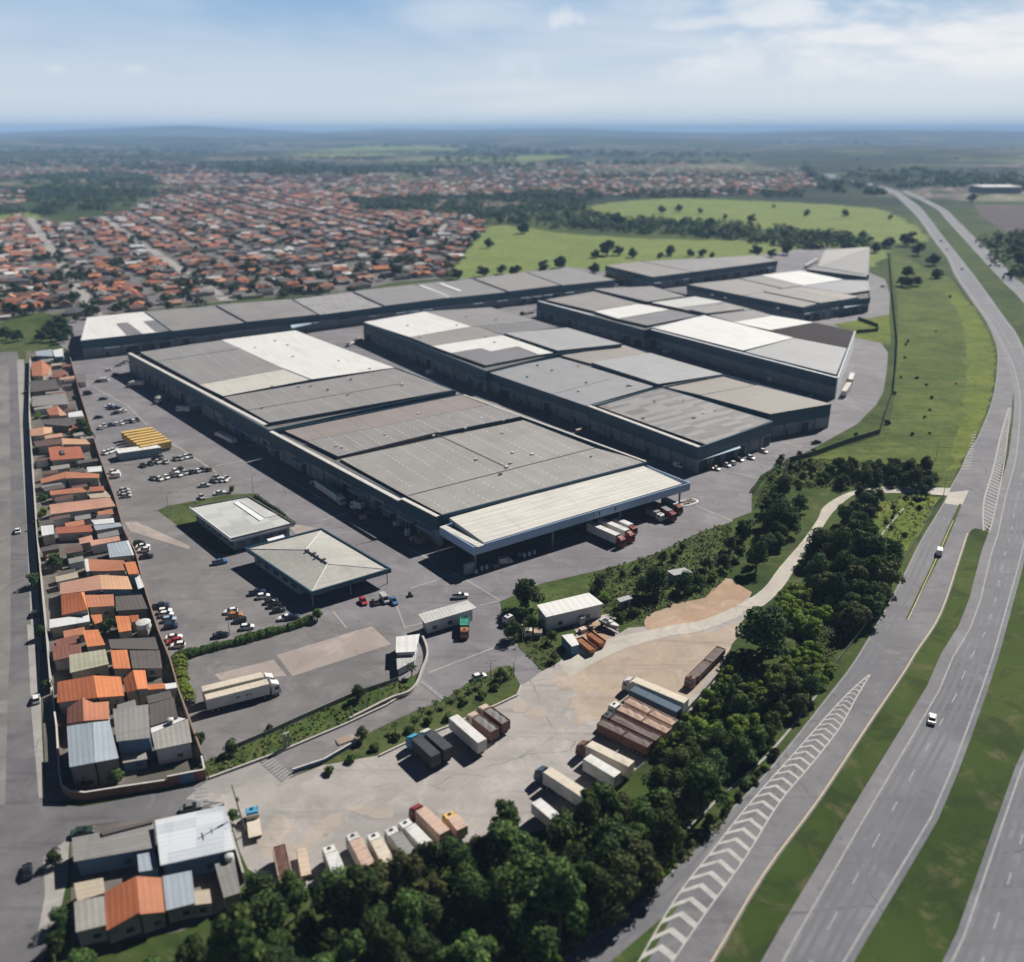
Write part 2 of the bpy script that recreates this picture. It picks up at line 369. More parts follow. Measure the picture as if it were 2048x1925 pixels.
MAT['earth'] = paved('orange earth', (.33, .225, .15), (.37, .275, .20), (.22, .185, .155), cracks=0, rough=.95, patchy=.8)
MAT['slab'] = paved('worn slab', (.31, .265, .24), (.35, .30, .27), (.26, .225, .205), slab=(13, 7), cracks=.06)
MAT['plot'] = paved('town plots', (.10, .088, .08), (.16, .145, .13), (.065, .075, .04), cracks=0, rough=.95)
MAT['sidewalk'] = paved('sidewalk', (.27, .258, .245), (.31, .295, .278), (.21, .20, .192), cracks=.1)
MAT['pavement'] = paved('pavement', (.165, .158, .156), (.20, .19, .185), (.115, .11, .11), cracks=.1, patchy=.9)
MAT['ploughed'] = M('ploughed soil', (.075, .062, .068), (.10, .08, .085), .02, .95, .1)
MAT['paint'] = M('road paint', (.32, .317, .31), (.19, .19, .19), .7, .8, amt=.8)
MAT['faintpaint'] = M('worn paint', (.34, .335, .32), (.25, .245, .24), .5, .8, amt=.9)
MAT['yellowpaint'] = M('yellow paint', (.50, .42, .26), (.40, .33, .22), .5, .8)
# ================================================================ the land: one sheet to the horizon
def land():
    m = MB(); rings = [0, 60, 150, 300, 500, 800, 1200, 1700, 2300, 3000, 3800, 4700, 5800, 7000, 8500, 10500, 13000, 16000, 19000]
    NA = 96
    from mathutils import noise as N
    def h(x, y):
        r = math.hypot(x, y)
        if r < 2400: return 0.0
        k = min(1, (r-2400)/2600)
        a = 58*N.noise(Vector((x/2600, y/1500, .3))) + 22*N.noise(Vector((x/900, y/620, 4)))
        a += max(0, (r-7000)/12000)*(100 + 95*N.noise(Vector((x/2600, y/2600, 9))) + 30*N.noise(Vector((x/900, y/900, 2))))
        return k*(a+2)
    grid = [[(r*math.cos(2*math.pi*i/NA), r*math.sin(2*math.pi*i/NA)) for i in range(NA)] for r in rings]
    for k in range(len(rings)-1):
        for i in range(NA):
            j = (i+1) % NA
            q = [grid[k][i], grid[k+1][i], grid[k+1][j], grid[k][j]]
            if k == 0: q = [q[0], q[1], q[2]]
            m.poly([(x, y, h(x, y)) for x, y in q], uv=[(x, y) for x, y in q])
    return tag(m.build('ground', MAT['ground'], smooth=True), kind='structure')
land()
S = structure
def rough(pts, amp=1.0, step=4.0):
    from mathutils import noise as N
    out = []
    for i in range(len(pts)):
        a, b = Vector(pts[i]), Vector(pts[(i+1) % len(pts)]); k = max(1, int((b-a).length/step))
        for j in range(k):
            q = a.lerp(b, j/k); out.append(q + Vector((N.noise(q*.17), N.noise(q*.17+Vector((50, 7, 3))), 0))*amp*1.6 + Vector((N.noise(q*.6), N.noise(q*.6+Vector((9, 70, 3))), 0))*amp*.7)
    return out
# ---- works yard: asphalt everywhere inside the walls
wall_line = PM([('f2', 440, 60), ('f2', 560, 500), ('f2', 740, 1080), ('f2', 870, 1430), ('f2', 960, 1750), ('f1', 1180, 210), ('f1', 1300, 680),
                ('f1', 1430, 1080), ('f1', 1560, 1400), ('f1', 1660, 1760), ('7', 1130, 770)])
yard = wall_line + PM([('10', 180, 745), ('10', 600, 752), ('10', 960, 560), ('10', 1310, 420), ('9', 970, 1055), ('9', 1090, 975), ('9', 960, 835), ('9', 880, 740), ('9', 850, 580),
    ('9', 1090, 475), ('e5', 300, 690), ('e5', 700, 560), ('e5', 960, 430), ('e5', 1200, 320), ('e5', 1480, 235), ('e5', 1500, 200), ('e5', 1690, 130),
    ('5', 540, 1462), ('5', 545, 1400), ('5', 590, 1330), ('5', 750, 1250), ('5', 900, 1170), ('5', 1100, 1060), ('5', 1200, 960), ('5', 1240, 890), ('5', 1258, 780), ('5', 1265, 680),
    ('5', 1230, 630), ('5', 1090, 598), ('5', 980, 530), ('5', 1272, 478), ('5', 1275, 370), ('5', 1250, 290), ('5', 1180, 260), ('5', 930, 110), ('5', 660, 150)])
yard += PM([('4', 1560, 140), ('4', 1240, 96), ('3', 1375, -10), ('3', 540, 66), ('3', 130, 100), ('3', 20, 230)])
S('yard', yard, MAT['asphalt'], .04, -.87)
S('parking_lot', wall_line[2:9] + PM([('8', 470, 1370), ('8', 1450, 1100), ('8', 1290, 1010), ('8', 860, 740), ('8', 880, 690), ('8', 560, 480), ('8', 385, 400), ('8', 830, 300), ('8', 1010, 260), ('8', 800, 90), ('8', 620, -20), ('8', 250, -20)]), MAT['lot'], .06)
S('gravel_lot', PM([('8', 560, 1400), ('8', 1480, 1100), ('8', 1640, 1190), ('8', 1800, 1160), ('9', 300, 740), ('9', 260, 1000), ('10', 1040, 250), ('10', 700, 410), ('10', 350, 560), ('10', 190, 640), ('10', 110, 420), ('10', 80, 200)]), MAT['lot'], .062)
S('lawn', PL('8', [(382, 405), (440, 375), (830, 300), (1010, 290), (1300, 520), (960, 640), (880, 690), (770, 690)]), MAT['grass'], .09)
S('lawn', PL('8', [(1180, 450), (1290, 495), (1440, 520), (1300, 560)]), MAT['slab'], .095)
S('slab', PL('8', [(1170, 1362), (1800, 1170), (1930, 1290), (1275, 1503)]), MAT['slab'], .09)
S('slab', PL('8', [(760, 1490), (1150, 1392), (1240, 1500), (800, 1532)]), MAT['slab'], .09)
S('concrete_strip', PL('8', [(165, 480), (240, 478), (600, 640), (590, 662), (200, 540)]), MAT['slab'], .09)
# ---- the truck park
conc = PM([('10', 180, 745), ('10', 480, 640), ('10', 600, 752), ('10', 850, 652), ('10', 1150, 602), ('10', 1310, 530), ('10', 1560, 435), ('10', 1940, 262), ('9', 970, 1058), ('9', 1090, 975), ('9', 1190, 920),
           ('9', 1290, 760), ('9', 1250, 700), ('9', 1500, 640), ('9', 1530, 760), ('e5', 400, 1340), ('e5', 900, 1300), ('e5', 1300, 1210), ('e5', 1600, 1060), ('e5', 1650, 1010), ('e5', 1760, 1060), ('12', 200, 1130), ('12', 120, 1290),
           ('11', 1750, 400), ('11', 1560, 640), ('11', 1300, 960), ('11', 800, 1400), ('11', 400, 1620), ('e6', 1700, 560), ('e6', 1300, 780), ('e6', 900, 900), ('e6', 300, 900), ('e6', 60, 760), ('10', 370, 1150), ('10', 300, 920), ('10', 0, 830)])
S('truck_park', conc, MAT['concrete'], .05)
S('dirt_yard', rough(smooth(PL('11', [(530, 420), (620, 372), (760, 300), (920, 225), (1100, 165), (1400, 95), (1700, 40), (1900, 0), (1850, 160), (1740, 330), (1520, 600), (1430, 690), (1200, 690), (1000, 640), (850, 690), (720, 740), (690, 620), (640, 500)]), 4, True), 1.2, 2.0), MAT['dirt'], .07)
br = random.Random(44)
MAT['dust'] = paved('dusty concrete', (.325, .278, .238), (.355, .31, .27), (.30, .275, .25), cracks=0, patchy=.8, tyre=.6)
for tg, x, y in (('11', 520, 430), ('11', 600, 500), ('11', 660, 590), ('11', 680, 660), ('11', 740, 740), ('11', 850, 700), ('11', 560, 455), ('11', 640, 520), ('11', 300, 700), ('11', 180, 640), ('e6', 300, 440), ('e6', 180, 560), ('e6', 420, 650), ('10', 1740, 420), ('10', 1560, 560), ('e6', 1000, 330), ('e6', 620, 480)):
    c_ = P(tg, x, y); a0, L_, W_ = br.uniform(0, 3.1), br.uniform(2.5, 7), br.uniform(1.2, 2.6)
    S('dust_patch', rough([c_ + Vector((*rot2(L_*math.cos(k*.5236), W_*math.sin(k*.5236), a0), 0)) for k in range(12)], 1.3, 1.0), MAT['dirt' if br.random() < .35 and tg == '11' else 'dust'], .072)
S('concrete_road', smooth(PM([('11', 460, 310), ('11', 700, 170), ('11', 950, 95), ('12', -150, 1075), ('12', 0, 1050), ('12', 200, 970), ('12', 380, 860), ('12', 490, 720), ('12', 620, 570), ('12', 720, 430), ('12', 760, 350), ('12', 880, 275), ('12', 1000, 240)]), 4)
  + smooth(PM([('12', 1000, 268), ('12', 930, 285), ('12', 820, 380), ('12', 750, 480), ('12', 700, 570), ('12', 600, 700), ('12', 520, 830), ('12', 400, 950), ('12', 250, 1020), ('12', 0, 1115), ('11', 1330, 95), ('11', 1000, 190), ('11', 760, 300), ('11', 560, 420)]), 4), MAT['path'], .09)
S('concrete_road', PL('12', [(985, 238), (1150, 226), (1310, 230), (1540, 235), (1520, 282), (1310, 266), (1150, 266), (985, 272)]), MAT['path'], .085)
S('earth', rough(smooth(PL('e5', [(540, 1270), (640, 1190), (760, 1130), (900, 1080), (1060, 1040), (1250, 990), (1410, 840), (1540, 890), (1680, 970), (1600, 1080), (1380, 1220), (1000, 1310), (680, 1380)]), 3, True), 1.0, 2.0), MAT['earth'], .08)
S('earth', PL('e2', [(1240, 590), (1440, 540), (1560, 690), (1620, 760), (1530, 900), (1300, 990), (1160, 930)]), MAT['earth'], .075)
# ---- green strips either side of the entrance ramp
S('grass_strip', PL('10', [(110, 660), (180, 700), (190, 735), (560, 598), (960, 432), (1200, 320), (1370, 215), (1400, 120), (1330, 165), (1040, 250), (700, 412), (350, 560), (180, 640)]), MAT['scrub'], .10)
S('grass_strip', PL('10', [(850, 655), (1040, 505), (1250, 400), (1400, 335), (1520, 292), (1660, 190), (1830, 100), (1900, 90), (1965, 205), (1940, 262), (1560, 432), (1310, 530), (1150, 600)]), MAT['grass'], .10)
S('entrance_ramp', PL('10', [(480, 640), (600, 752), (850, 640), (1040, 500), (1250, 395), (1400, 330), (1520, 290), (1390, 190), (1180, 330), (960, 432), (560, 600)]), MAT['ramp'], .08)
S('lawn', PL('9', [(955, 838), (990, 780), (1080, 760), (1200, 850), (1210, 900), (1095, 972)]), MAT['grass'], .10)
S('grass_strip', PM([('9', 850, 585), ('9', 1095, 472), ('e5', 300, 690), ('e5', 700, 560), ('e5', 960, 432), ('e5', 1200, 322), ('e5', 1480, 237), ('e5', 1560, 500), ('e5', 1480, 760), ('e5', 1400, 830), ('e5', 1250, 985), ('e5', 1060, 1040), ('e5', 640, 1190), ('e5', 560, 1260), ('e5', 300, 1330), ('e2', 1500, 480), ('e2', 620, 520), ('9', 930, 760)]), MAT['scrub'], .03)
S('lawn', PL('5', [(985, 528), (1272, 480), (1280, 640), (1230, 630), (1090, 598)]), MAT['verge'], .09)
# ---- slope between the works fence and the highway
S('slope', smooth(PM([('5', 1290, 150), ('5', 1315, 400), ('5', 1318, 620), ('5', 1300, 890), ('5', 1225, 1115), ('5', 830, 1240), ('5', 700, 1400), ('5', 1100, 1320), ('5', 1500, 1380), ('5', 1590, 1390), ('5', 1640, 1290),
  ('5', 1740, 1110), ('5', 1800, 950), ('5', 1826, 800), ('5', 1822, 650), ('5', 1770, 520), ('5', 1680, 400), ('5', 1600, 290), ('5', 1500, 250)]), 3, True), MAT['slope'], .03)
S('verge', rough(smooth(PM([('5', 1560, 330), ('5', 1640, 470), ('5', 1680, 650), ('5', 1680, 850), ('5', 1650, 1050), ('5', 1590, 1290), ('5', 1640, 1280), ('5', 1740, 1110), ('5', 1802, 950), ('5', 1828, 800), ('5', 1824, 650), ('5', 1772, 520), ('5', 1682, 400)]), 3, True), 2.2, 6.0), MAT['verge'], .05)
S('verge', rough(PL('12', [(1060, 330), (1300, 292), (1470, 285), (1340, 520), (1180, 720), (1085, 560), (1030, 450)]), 1.2, 3), MAT['verge'], .045)
S('verge', rough(PL('12', [(430, 170), (560, 60), (760, 55), (780, 200), (640, 235), (500, 225)]), 1.2, 3), MAT['slope'], .045)
# ---- pastures and the ploughed field across the highway
S('field', rough(smooth(PM([('f4', 1030, 335), ('f4', 930, 420), ('f4', 850, 500), ('f4', 740, 640), ('f4', 720, 720), ('f4', 1100, 760), ('d', 1180, 545), ('d', 1500, 545), ('d', 1700, 515), ('d', 1690, 478), ('d', 1450, 468), ('d', 1250, 464), ('d', 1080, 452), ('d', 1000, 440)]), 3, True), 9.0, 9.0), MAT['pasture'], .02)
S('field', rough(smooth(PL('d', [(1140, 402), (1290, 386), (1500, 392), (1690, 404), (1760, 430), (1800, 468), (1690, 470), (1560, 452), (1400, 440), (1250, 428), (1150, 432)]), 3, True), 9.0, 9.0), MAT['pasture'], .02)
S('field', rough(smooth(PL('d', [(-40, 420), (60, 412), (75, 440), (-40, 452)]), 3, True), 9.0, 9.0), MAT['pasture'], .02)
S('field', rough(smooth(PL('d', [(690, 318), (800, 308), (1080, 302), (1090, 308), (900, 326), (700, 332)]), 3, True), 9.0, 9.0), MAT['pasture'], .02)
S('field', rough(smooth(PL('d', [(560, 296), (760, 282), (900, 290), (760, 302), (600, 304)]), 3, True), 9.0, 9.0), MAT['pasture'], .02)
S('ploughed_field', PL('d', [(1905, 420), (1890, 398), (2100, 400), (2200, 490), (2000, 480)]), MAT['ploughed'], .02)
S('field', rough(smooth(PL('d', [(-60, 640), (60, 628), (100, 660), (60, 690), (-60, 700)]), 3, True), 2.2, 6.0), MAT['grass'], .02)
# ---- streets and plots of the town
plot_poly = PM([('s', -160, 720), ('s', -60, 470), ('s', 40, 430), ('s', 110, 450), ('s', 250, 425), ('s', 310, 400), ('s', 330, 365), ('s', 560, 365), ('s', 690, 392), ('s', 720, 425), ('s', 900, 425), ('s', 977, 449), ('s', 935, 490), ('s', 890, 556), ('s', 815, 560), ('s', 720, 580), ('s', 440, 604), ('s', 190, 632), ('s', 150, 640), ('s', 60, 620)])
S('town_plots', plot_poly, MAT['plot'], .03)
near_plot = PM([('7', 260, 985), ('f1', 130, 1760), ('f1', 110, 300), ('f2', 160, 1700), ('f2', 90, 700), ('f2', 40, 200), ('f2', 60, 60)]) + wall_line[:] + PM([('7', 1140, 860)])
S('house_plots', near_plot, MAT['plot'], .03)
S('house_plots', PL('7', [(390, 1130), (860, 1065), (1240, 985), (1360, 1430), (1260, 1560), (1000, 1700), (600, 1760), (395, 1760)]), MAT['plot'], .03)
S('street', PM([('7', -120, 1869), ('7', -60, 900), ('7', -60, 0), ('6', -60, 900), ('6', -60, 20), ('e7', 190, 790), ('f2', 20, 250), ('f2', 60, 700), ('f2', 130, 1500), ('f1', 70, 300), ('f1', 150, 1200), ('7', 215, 600), ('7', 240, 900), ('7', 270, 985), ('7', 450, 1010), ('7', 700, 965),
   ('7', 1140, 868), ('10', 180, 750), ('10', 60, 850), ('7', 1240, 985), ('7', 860, 1070), ('7', 420, 1120), ('7', 385, 1180), ('7', 375, 1400), ('7', 340, 1560), ('7', 270, 1720), ('7', 210, 1990)]), MAT['street'], .06)
S('sidewalk', PM([('6', 105, 60), ('6', 150, 60), ('6', 175, 500), ('6', 215, 1100), ('6', 260, 1869), ('6', 200, 1869), ('6', 165, 1100), ('6', 125, 500)]), MAT['sidewalk'], .09)
S('sidewalk', PM([('7', 150, 0), ('7', 215, 0), ('7', 232, 600), ('7', 250, 960), ('7', 215, 960), ('7', 175, 500)]), MAT['sidewalk'], .09)
S('sidewalk', PM([('7', 240, 1290), ('7', 385, 1180), ('7', 375, 1400), ('7', 340, 1560), ('7', 240, 1760), ('7', 200, 1760), ('7', 250, 1500)]), MAT['sidewalk'], .09)
S('sidewalk', PM([('6', -80, 60), ('6', 55, 60), ('6', 62, 500), ('6', 66, 1000), ('6', 66, 1869), ('7', 48, 300), ('7', 36, 700), ('7', 28, 1000), ('7', -100, 1000), ('6', -120, 1869)]), MAT['pavement'], .09)
TH = math.radians(119.5); TD = Vector((math.cos(TH), math.sin(TH), 0)); TX = Vector((TD.y, -TD.x, 0))   # streets run along TD
STREETS = [-150, -80, -12, 56, 106, 156, 206, 256, 306, 356, 410, 470, 530, 600, 680]
def town_pt(c, s_): return TX*c + TD*s_
plot_px = [pix(p) for p in plot_poly]
for c in STREETS:
    ss = [s_ for s_ in range(300, 2300, 8) if inside(town_pt(c, s_), plot_poly)]
    if len(ss) > 6:
        a, b = min(ss), max(ss); w_ = 5.2 if c in (56, 156) else 3.6
        S('street', rough([town_pt(c-w_, a), town_pt(c+w_, a), town_pt(c+w_, b), town_pt(c-w_, b)], .6, 9), MAT['sidewalk' if c in (56, 156) else 'street'], .06)
for s_ in (770, 905, 1060, 1240):
    cc = [c for c in range(-400, 500, 8) if inside(town_pt(c, s_), plot_poly)]
    if len(cc) > 4: S('street', [town_pt(min(cc), s_-4), town_pt(max(cc), s_-4), town_pt(max(cc), s_+4), town_pt(min(cc), s_+4)], MAT['street'], .065)
S('street', PL('f4', [(690, 310), (715, 320), (420, 640), (360, 615)]), MAT['sidewalk'], .075)
# ================================================================ highway
L1 = smooth(PM([('13', 60, 1200), ('13', 215, 1091), ('13', 560, 830), ('13', 780, 600), ('13', 1000, 380), ('13', 1250, 70), ('12', 980, 1240), ('12', 1230, 800), ('12', 1350, 560), ('12', 1495, 320), ('12', 1540, 220), ('12', 1600, 115), ('12', 1640, 20), ('5', 1740, 1130), ('5', 1812, 950), ('5', 1842, 800), ('5', 1842, 650), ('5', 1790, 520)]), 4)
R1 = smooth(PM([('13', 700, 1250), ('13', 815, 1091), ('13', 1010, 760), ('13', 1215, 480), ('13', 1400, 200), ('13', 1535, 0), ('12', 1340, 1240), ('12', 1490, 1000), ('12', 1610, 640), ('12', 1668, 490), ('12', 1765, 480), ('12', 1820, 300), ('12', 1868, 100), ('f3', 1480, 900), ('f3', 1560, 500), ('f3', 1620, 180), ('5', 1925, 950), ('5', 1940, 800)]), 4)
def fan(name, Lp, Rp, mat, z):
    n = 120
    def res(pl):
        d = [0]
        for i in range(1, len(pl)): d.append(d[-1] + (Vector(pl[i])-Vector(pl[i-1])).length)
        out = []; k = 0
        for i in range(n+1):
            t = d[-1]*i/n
            while k < len(d)-2 and d[k+1] < t: k += 1
            f = (t-d[k])/max(1e-6, d[k+1]-d[k]); q = Vector(pl[k]).lerp(Vector(pl[k+1]), f); out.append(Vector((q.x, q.y, z)))
        return out
    a, b = res(Lp), res(Rp); m = MB(); m.strip(a, b); o = m.build(name, mat)
    return tag(o, kind='structure'), a, b
def offs(line, w, z):
    """parallel copy of a line, w metres to its right"""
    out = []
    for i, p in enumerate(line):
        a, b = Vector(line[max(i-1, 0)]), Vector(line[min(i+1, len(line)-1)]); d = (b-a); d.z = 0; d.normalize()
        out.append(Vector((p[0]+d.y*w, p[1]-d.x*w, z)))
    return out
S('slip_road', [Vector(p) for p in L1] + [Vector(p) for p in R1][::-1], MAT['highway'], .05)
ML = smooth(PM([('13', 900, 1250), ('13', 985, 1091), ('13', 1160, 800), ('13', 1340, 500), ('13', 1645, 0), ('12', 1480, 1250), ('12', 1625, 1000), ('12', 1722, 640), ('12', 1770, 510), ('12', 1815, 310), ('12', 1880, 90), ('f3', 1600, 500), ('f3', 1640, 130), ('5', 1930, 880), ('5', 1900, 740), ('5', 1842, 620), ('5', 1790, 520), ('5', 1700, 390), ('5', 1620, 270), ('e8', 1060, 1180), ('e8', 930, 1010), ('e8', 740, 740), ('e8', 640, 640), ('e8', 510, 515), ('e8', 430, 440)]), 5)
MR = smooth(PM([('13', 1250, 1250), ('13', 1340, 1091), ('13', 1520, 790), ('13', 1690, 490), ('13', 1870, 0), ('12', 1905, 1000), ('12', 1990, 680), ('s', 2075, 1000), ('s', 2084, 870), ('s', 2072, 760), ('s', 2035, 670), ('e8', 1720, 1869), ('e8', 1380, 1400), ('e8', 1150, 1110), ('e8', 1030, 960), ('e8', 880, 760), ('e8', 760, 620), ('e8', 620, 520), ('e8', 520, 455)]), 5)
_, ma, mb = fan('highway', ML, MR, MAT['carriageway'], .06)
M2L = smooth(PM([('13', 1600, 1250), ('13', 1690, 1091), ('13', 1795, 800), ('13', 1905, 490), ('13', 1975, 300), ('s', 2100, 1380), ('s', 2150, 1150), ('s', 2165, 900), ('s', 2120, 730), ('e8', 1913, 1690), ('e8', 1680, 1450), ('e8', 1450, 1200), ('e8', 1250, 980), ('e8', 1050, 760), ('e8', 960, 660), ('e8', 800, 570), ('e8', 690, 515), ('e8', 560, 450)]), 5)
M2R = offs(M2L, 15, 0)
_, m2a, m2b = fan('highway', M2L, M2R, MAT['carriageway'], .055)
far_road = smooth(PM([('e8', 500, 480), ('e8', 300, 400), ('e8', 60, 350), ('B', 1250, 690), ('B', 1180, 640), ('B', 1120, 590), ('B', 1100, 560)]), 3)
fan('highway', offs(far_road, -16, 0), offs(far_road, 16, 0), MAT['carriageway'], .045)
S('grass_strip', PL('13', [(395, 1110), (700, 850), (660, 900), (560, 1091), (540, 1120)]), MAT['scrub'], .07)
dv = smooth(PL('12', [(1592, 332), (1525, 470), (1450, 640), (1375, 800), (1262, 1040)]), 4); dv2 = smooth(PL('12', [(1606, 336), (1548, 480), (1478, 645), (1398, 805), (1266, 1046)]), 4)
S('grass_strip', dv + dv2[::-1], MAT['scrub'], .075)
S('concrete_pad', PL('12', [(1500, 330), (1528, 262), (1650, 250), (1605, 345)]), MAT['path'], .07)
S('shoulder', [Vector(p) for p in ma[:96]] + offs(ma[:96], 2.6, 0)[::-1], MAT['shoulder'], .068)
# ---- painted lines
MAT['wear'] = M('tyre worn asphalt', (.098, .10, .112), (.13, .133, .148), .09, .8, .3, amt=.8)
def stripe(m, line, off, w, z, dash=None):
    a = offs(line, off-w/2, z); b = offs(line, off+w/2, z); acc = 0
    for i in range(len(a)-1):
        seg = (Vector(a[i+1])-Vector(a[i])).length
        if dash is None: m.poly([a[i], b[i], b[i+1], a[i+1]])
        else:
            k = max(1, int(seg/1.0))
            for j in range(k):
                acc += seg/k
                if acc % dash[0] < dash[1]:
                    f0, f1 = j/k, (j+1)/k
                    m.poly([Vector(a[i]).lerp(a[i+1], f0), Vector(b[i]).lerp(b[i+1], f0), Vector(b[i]).lerp(b[i+1], f1), Vector(a[i]).lerp(a[i+1], f1)])
def densify(line, step=3.0):
    out = []
    for i in range(len(line)-1):
        a, b = Vector(line[i]), Vector(line[i+1]); k = max(1, int((b-a).length/step))
        out += [a.lerp(b, j/k) for j in range(k)]
    return out + [Vector(line[-1])]
mk = MB()
for o_ in (4.0, 5.6, 7.9, 9.4): stripe(mk, ma, o_, .75, .075)
for o_ in (2.4, 4.0, 6.2, 7.8): stripe(mk, m2a, o_, .75, .072)
for o_ in (2.2, 4.0): stripe(mk, [Vector((p.x, p.y, 0)) for p in L1[6:40]], o_, .8, .072)
tag(mk.build('lane_wear', MAT['wear']), kind='structure')
mk = MB()
stripe(mk, ma, 2.9, .42, .085); stripe(mk, mb, -1.3, .4, .085); stripe(mk, densify(ma, 4), 6.7, .28, .085, (12, 4))
stripe(mk, m2a, 1.2, .4, .08); stripe(mk, m2b, -2.6, .4, .08); stripe(mk, densify(m2a, 4), 5.0, .28, .08, (12, 4))
L1w = [Vector((p.x, p.y, 0)) for p in L1]; stripe(mk, L1w, .35, .2, .085)
tag(mk.build('road_markings', MAT['paint']), kind='structure')
mk = MB(); R1w = [Vector((p.x, p.y, 0)) for p in R1[:36]]; stripe(mk, R1w, -.5, .3, .085)
stripe(mk, [Vector((p.x, p.y, 0)) for p in dv[3:]], -.6, .2, .085)
tag(mk.build('road_markings', MAT['yellowpaint']), kind='structure')
gl = densify(smooth(PL('13', [(1400, 0), (1330, 62), (1255, 140), (1110, 305), (950, 485), (800, 675), (690, 815), (600, 960), (500, 1140)]), 4), 2.0)
gr = densify(smooth(PL('13', [(1404, 0), (1350, 90), (1290, 200), (1190, 330), (1060, 485), (930, 695), (790, 890), (700, 1020), (620, 1140)]), 4), 2.0)
mk = MB()
def along(line, d):
    acc = 0
    for i in range(len(line)-1):
        s_ = (line[i+1]-line[i]).length
        if acc + s_ >= d: return line[i].lerp(line[i+1], (d-acc)/s_)
        acc += s_
    return line[-1].copy()
def length(line): return sum((line[i+1]-line[i]).length for i in range(len(line)-1))
la, lb = length(gl), length(gr); d = 3.0
while d < la - 1:
    w = .32 + .0105*d; gap = 2.0 + .021*d
    f = d/la; f2 = (d+w)/la
    a0, a1, b0, b1 = along(gl, d), along(gl, d+w), along(gr, lb*f), along(gr, lb*f2)
    wd = (b0-a0).length; fw = (along(gl, max(0, d-1))-along(gl, d+1)).normalized()*wd*.42
    m0, m1 = a0.lerp(b0, .40)+fw, a1.lerp(b1, .40)+fw
    for q in ([a0, a1, m1, m0], [m0, m1, b1, b0]): mk.poly([(p.x, p.y, .09) for p in q][::-1])
    d += gap
stripe(mk, gl, 0, .3, .087); stripe(mk, gr, 0, .3, .087)
MAT['chevronpaint'] = M('chevron paint', (.46, .45, .43), (.27, .265, .26), .7, .8, amt=.8)
tag(mk.build('chevron_markings', MAT['chevronpaint']), kind='structure')
# hatching at the far gore and at the bus bay
g2l = densify(smooth(PM([('f3', 1590, 85), ('f3', 1500, 400), ('f3', 1420, 750), ('f3', 1330, 1050), ('f3', 1315, 1250), ('f3', 1320, 1400)]), 4)); g2r = densify(smooth(PM([('f3', 1605, 90), ('f3', 1570, 450), ('f3', 1520, 800), ('f3', 1450, 1150), ('f3', 1415, 1300), ('f3', 1380, 1420)]), 4))
mk = MB(); la, lb = length(g2l), length(g2r); d = 12
while d < la - 2:
    a0, a1 = along(g2l, d), along(g2l, d+1.1); b0, b1 = along(g2r, min(lb, lb*(d+3)/la)), along(g2r, min(lb, lb*(d+4.1)/la))
    mk.poly([(p.x, p.y, .09) for p in (a0, a1, b1, b0)]); d += 3.6
stripe(mk, g2l, 0, .6, .087); stripe(mk, g2r, 0, .4, .087)
tag(mk.build('gore_markings', MAT['faintpaint']), kind='structure')
mk = MB()
for k in range(14):
    t = k/13; a, b = P('f3', lerp(1215, 1085, t), lerp(345, 745, t)), P('f3', lerp(1245, 1180, t), lerp(352, 735, t))
    w = Vector((.45, .9, 0)); mk.poly([(p.x, p.y, .09) for p in (a, a+w, b+w*1.0, b)][::-1])
mk.build('hatch_markings', MAT['faintpaint'])['kind'] = 'structure'
# zebra crossing, stop line, yard kerb lines
mk = MB()
for k in range(9):
    t = k/8; a, b = P('10', lerp(490, 610, t), lerp(655, 748, t)), P('10', lerp(560, 665, t), lerp(612, 708, t))
    dd = (P('10', 610, 748)-P('10', 490, 655)).normalized()*.5
    mk.poly([(p.x, p.y, .11) for p in (a, a+dd, b+dd, b)])
for k in range(5):
    t = k/4; a, b = P('10', lerp(110, 125, t), lerp(790, 880, t)), P('10', lerp(180, 195, t), lerp(775, 870, t)); dd = Vector((.3, -.5, 0))
    mk.poly([(p.x, p.y, .11) for p in (a, a+dd, b+dd, b)])
for k in range(9):
    t = k/8; p = P('9', lerp(405, 520, t), lerp(1045, 1135, t)); dd = (P('9', 520, 1135)-P('9', 405, 1045)).normalized(); sd_ = Vector((-dd.y, dd.x, 0))
    mk.poly([(q.x, q.y, .11) for q in (p-dd*.55, p+dd*.35, p+dd*.35+sd_*1.0, p-dd*.55+sd_*1.0)])
a = P('10', 905, 528); dd = Vector((math.cos(.52), math.sin(.52), 0)); sdv = Vector((-dd.y, dd.x, 0))                 # arrow on the ramp
mk.poly([(q.x, q.y, .11) for q in (a, a+dd*2.2-sdv*.2, a+dd*2.2+sdv*.2)]); mk.poly([(q.x, q.y, .11) for q in (a-dd*.6, a+dd*.7-sdv*.7, a+dd*.7+sdv*.7)])
tag(mk.build('crossing_markings', MAT['paint']), kind='structure')
mk = MB()
def pline(pts, w, z=.10):
    for a, b in zip(pts[:-1], pts[1:]):
        d_ = (b-a); d_.z = 0; d_.normalize(); n_ = Vector((-d_.y, d_.x, 0))*w/2
        mk.poly([(q.x, q.y, z) for q in (a-n_, b-n_, b+n_, a+n_)])
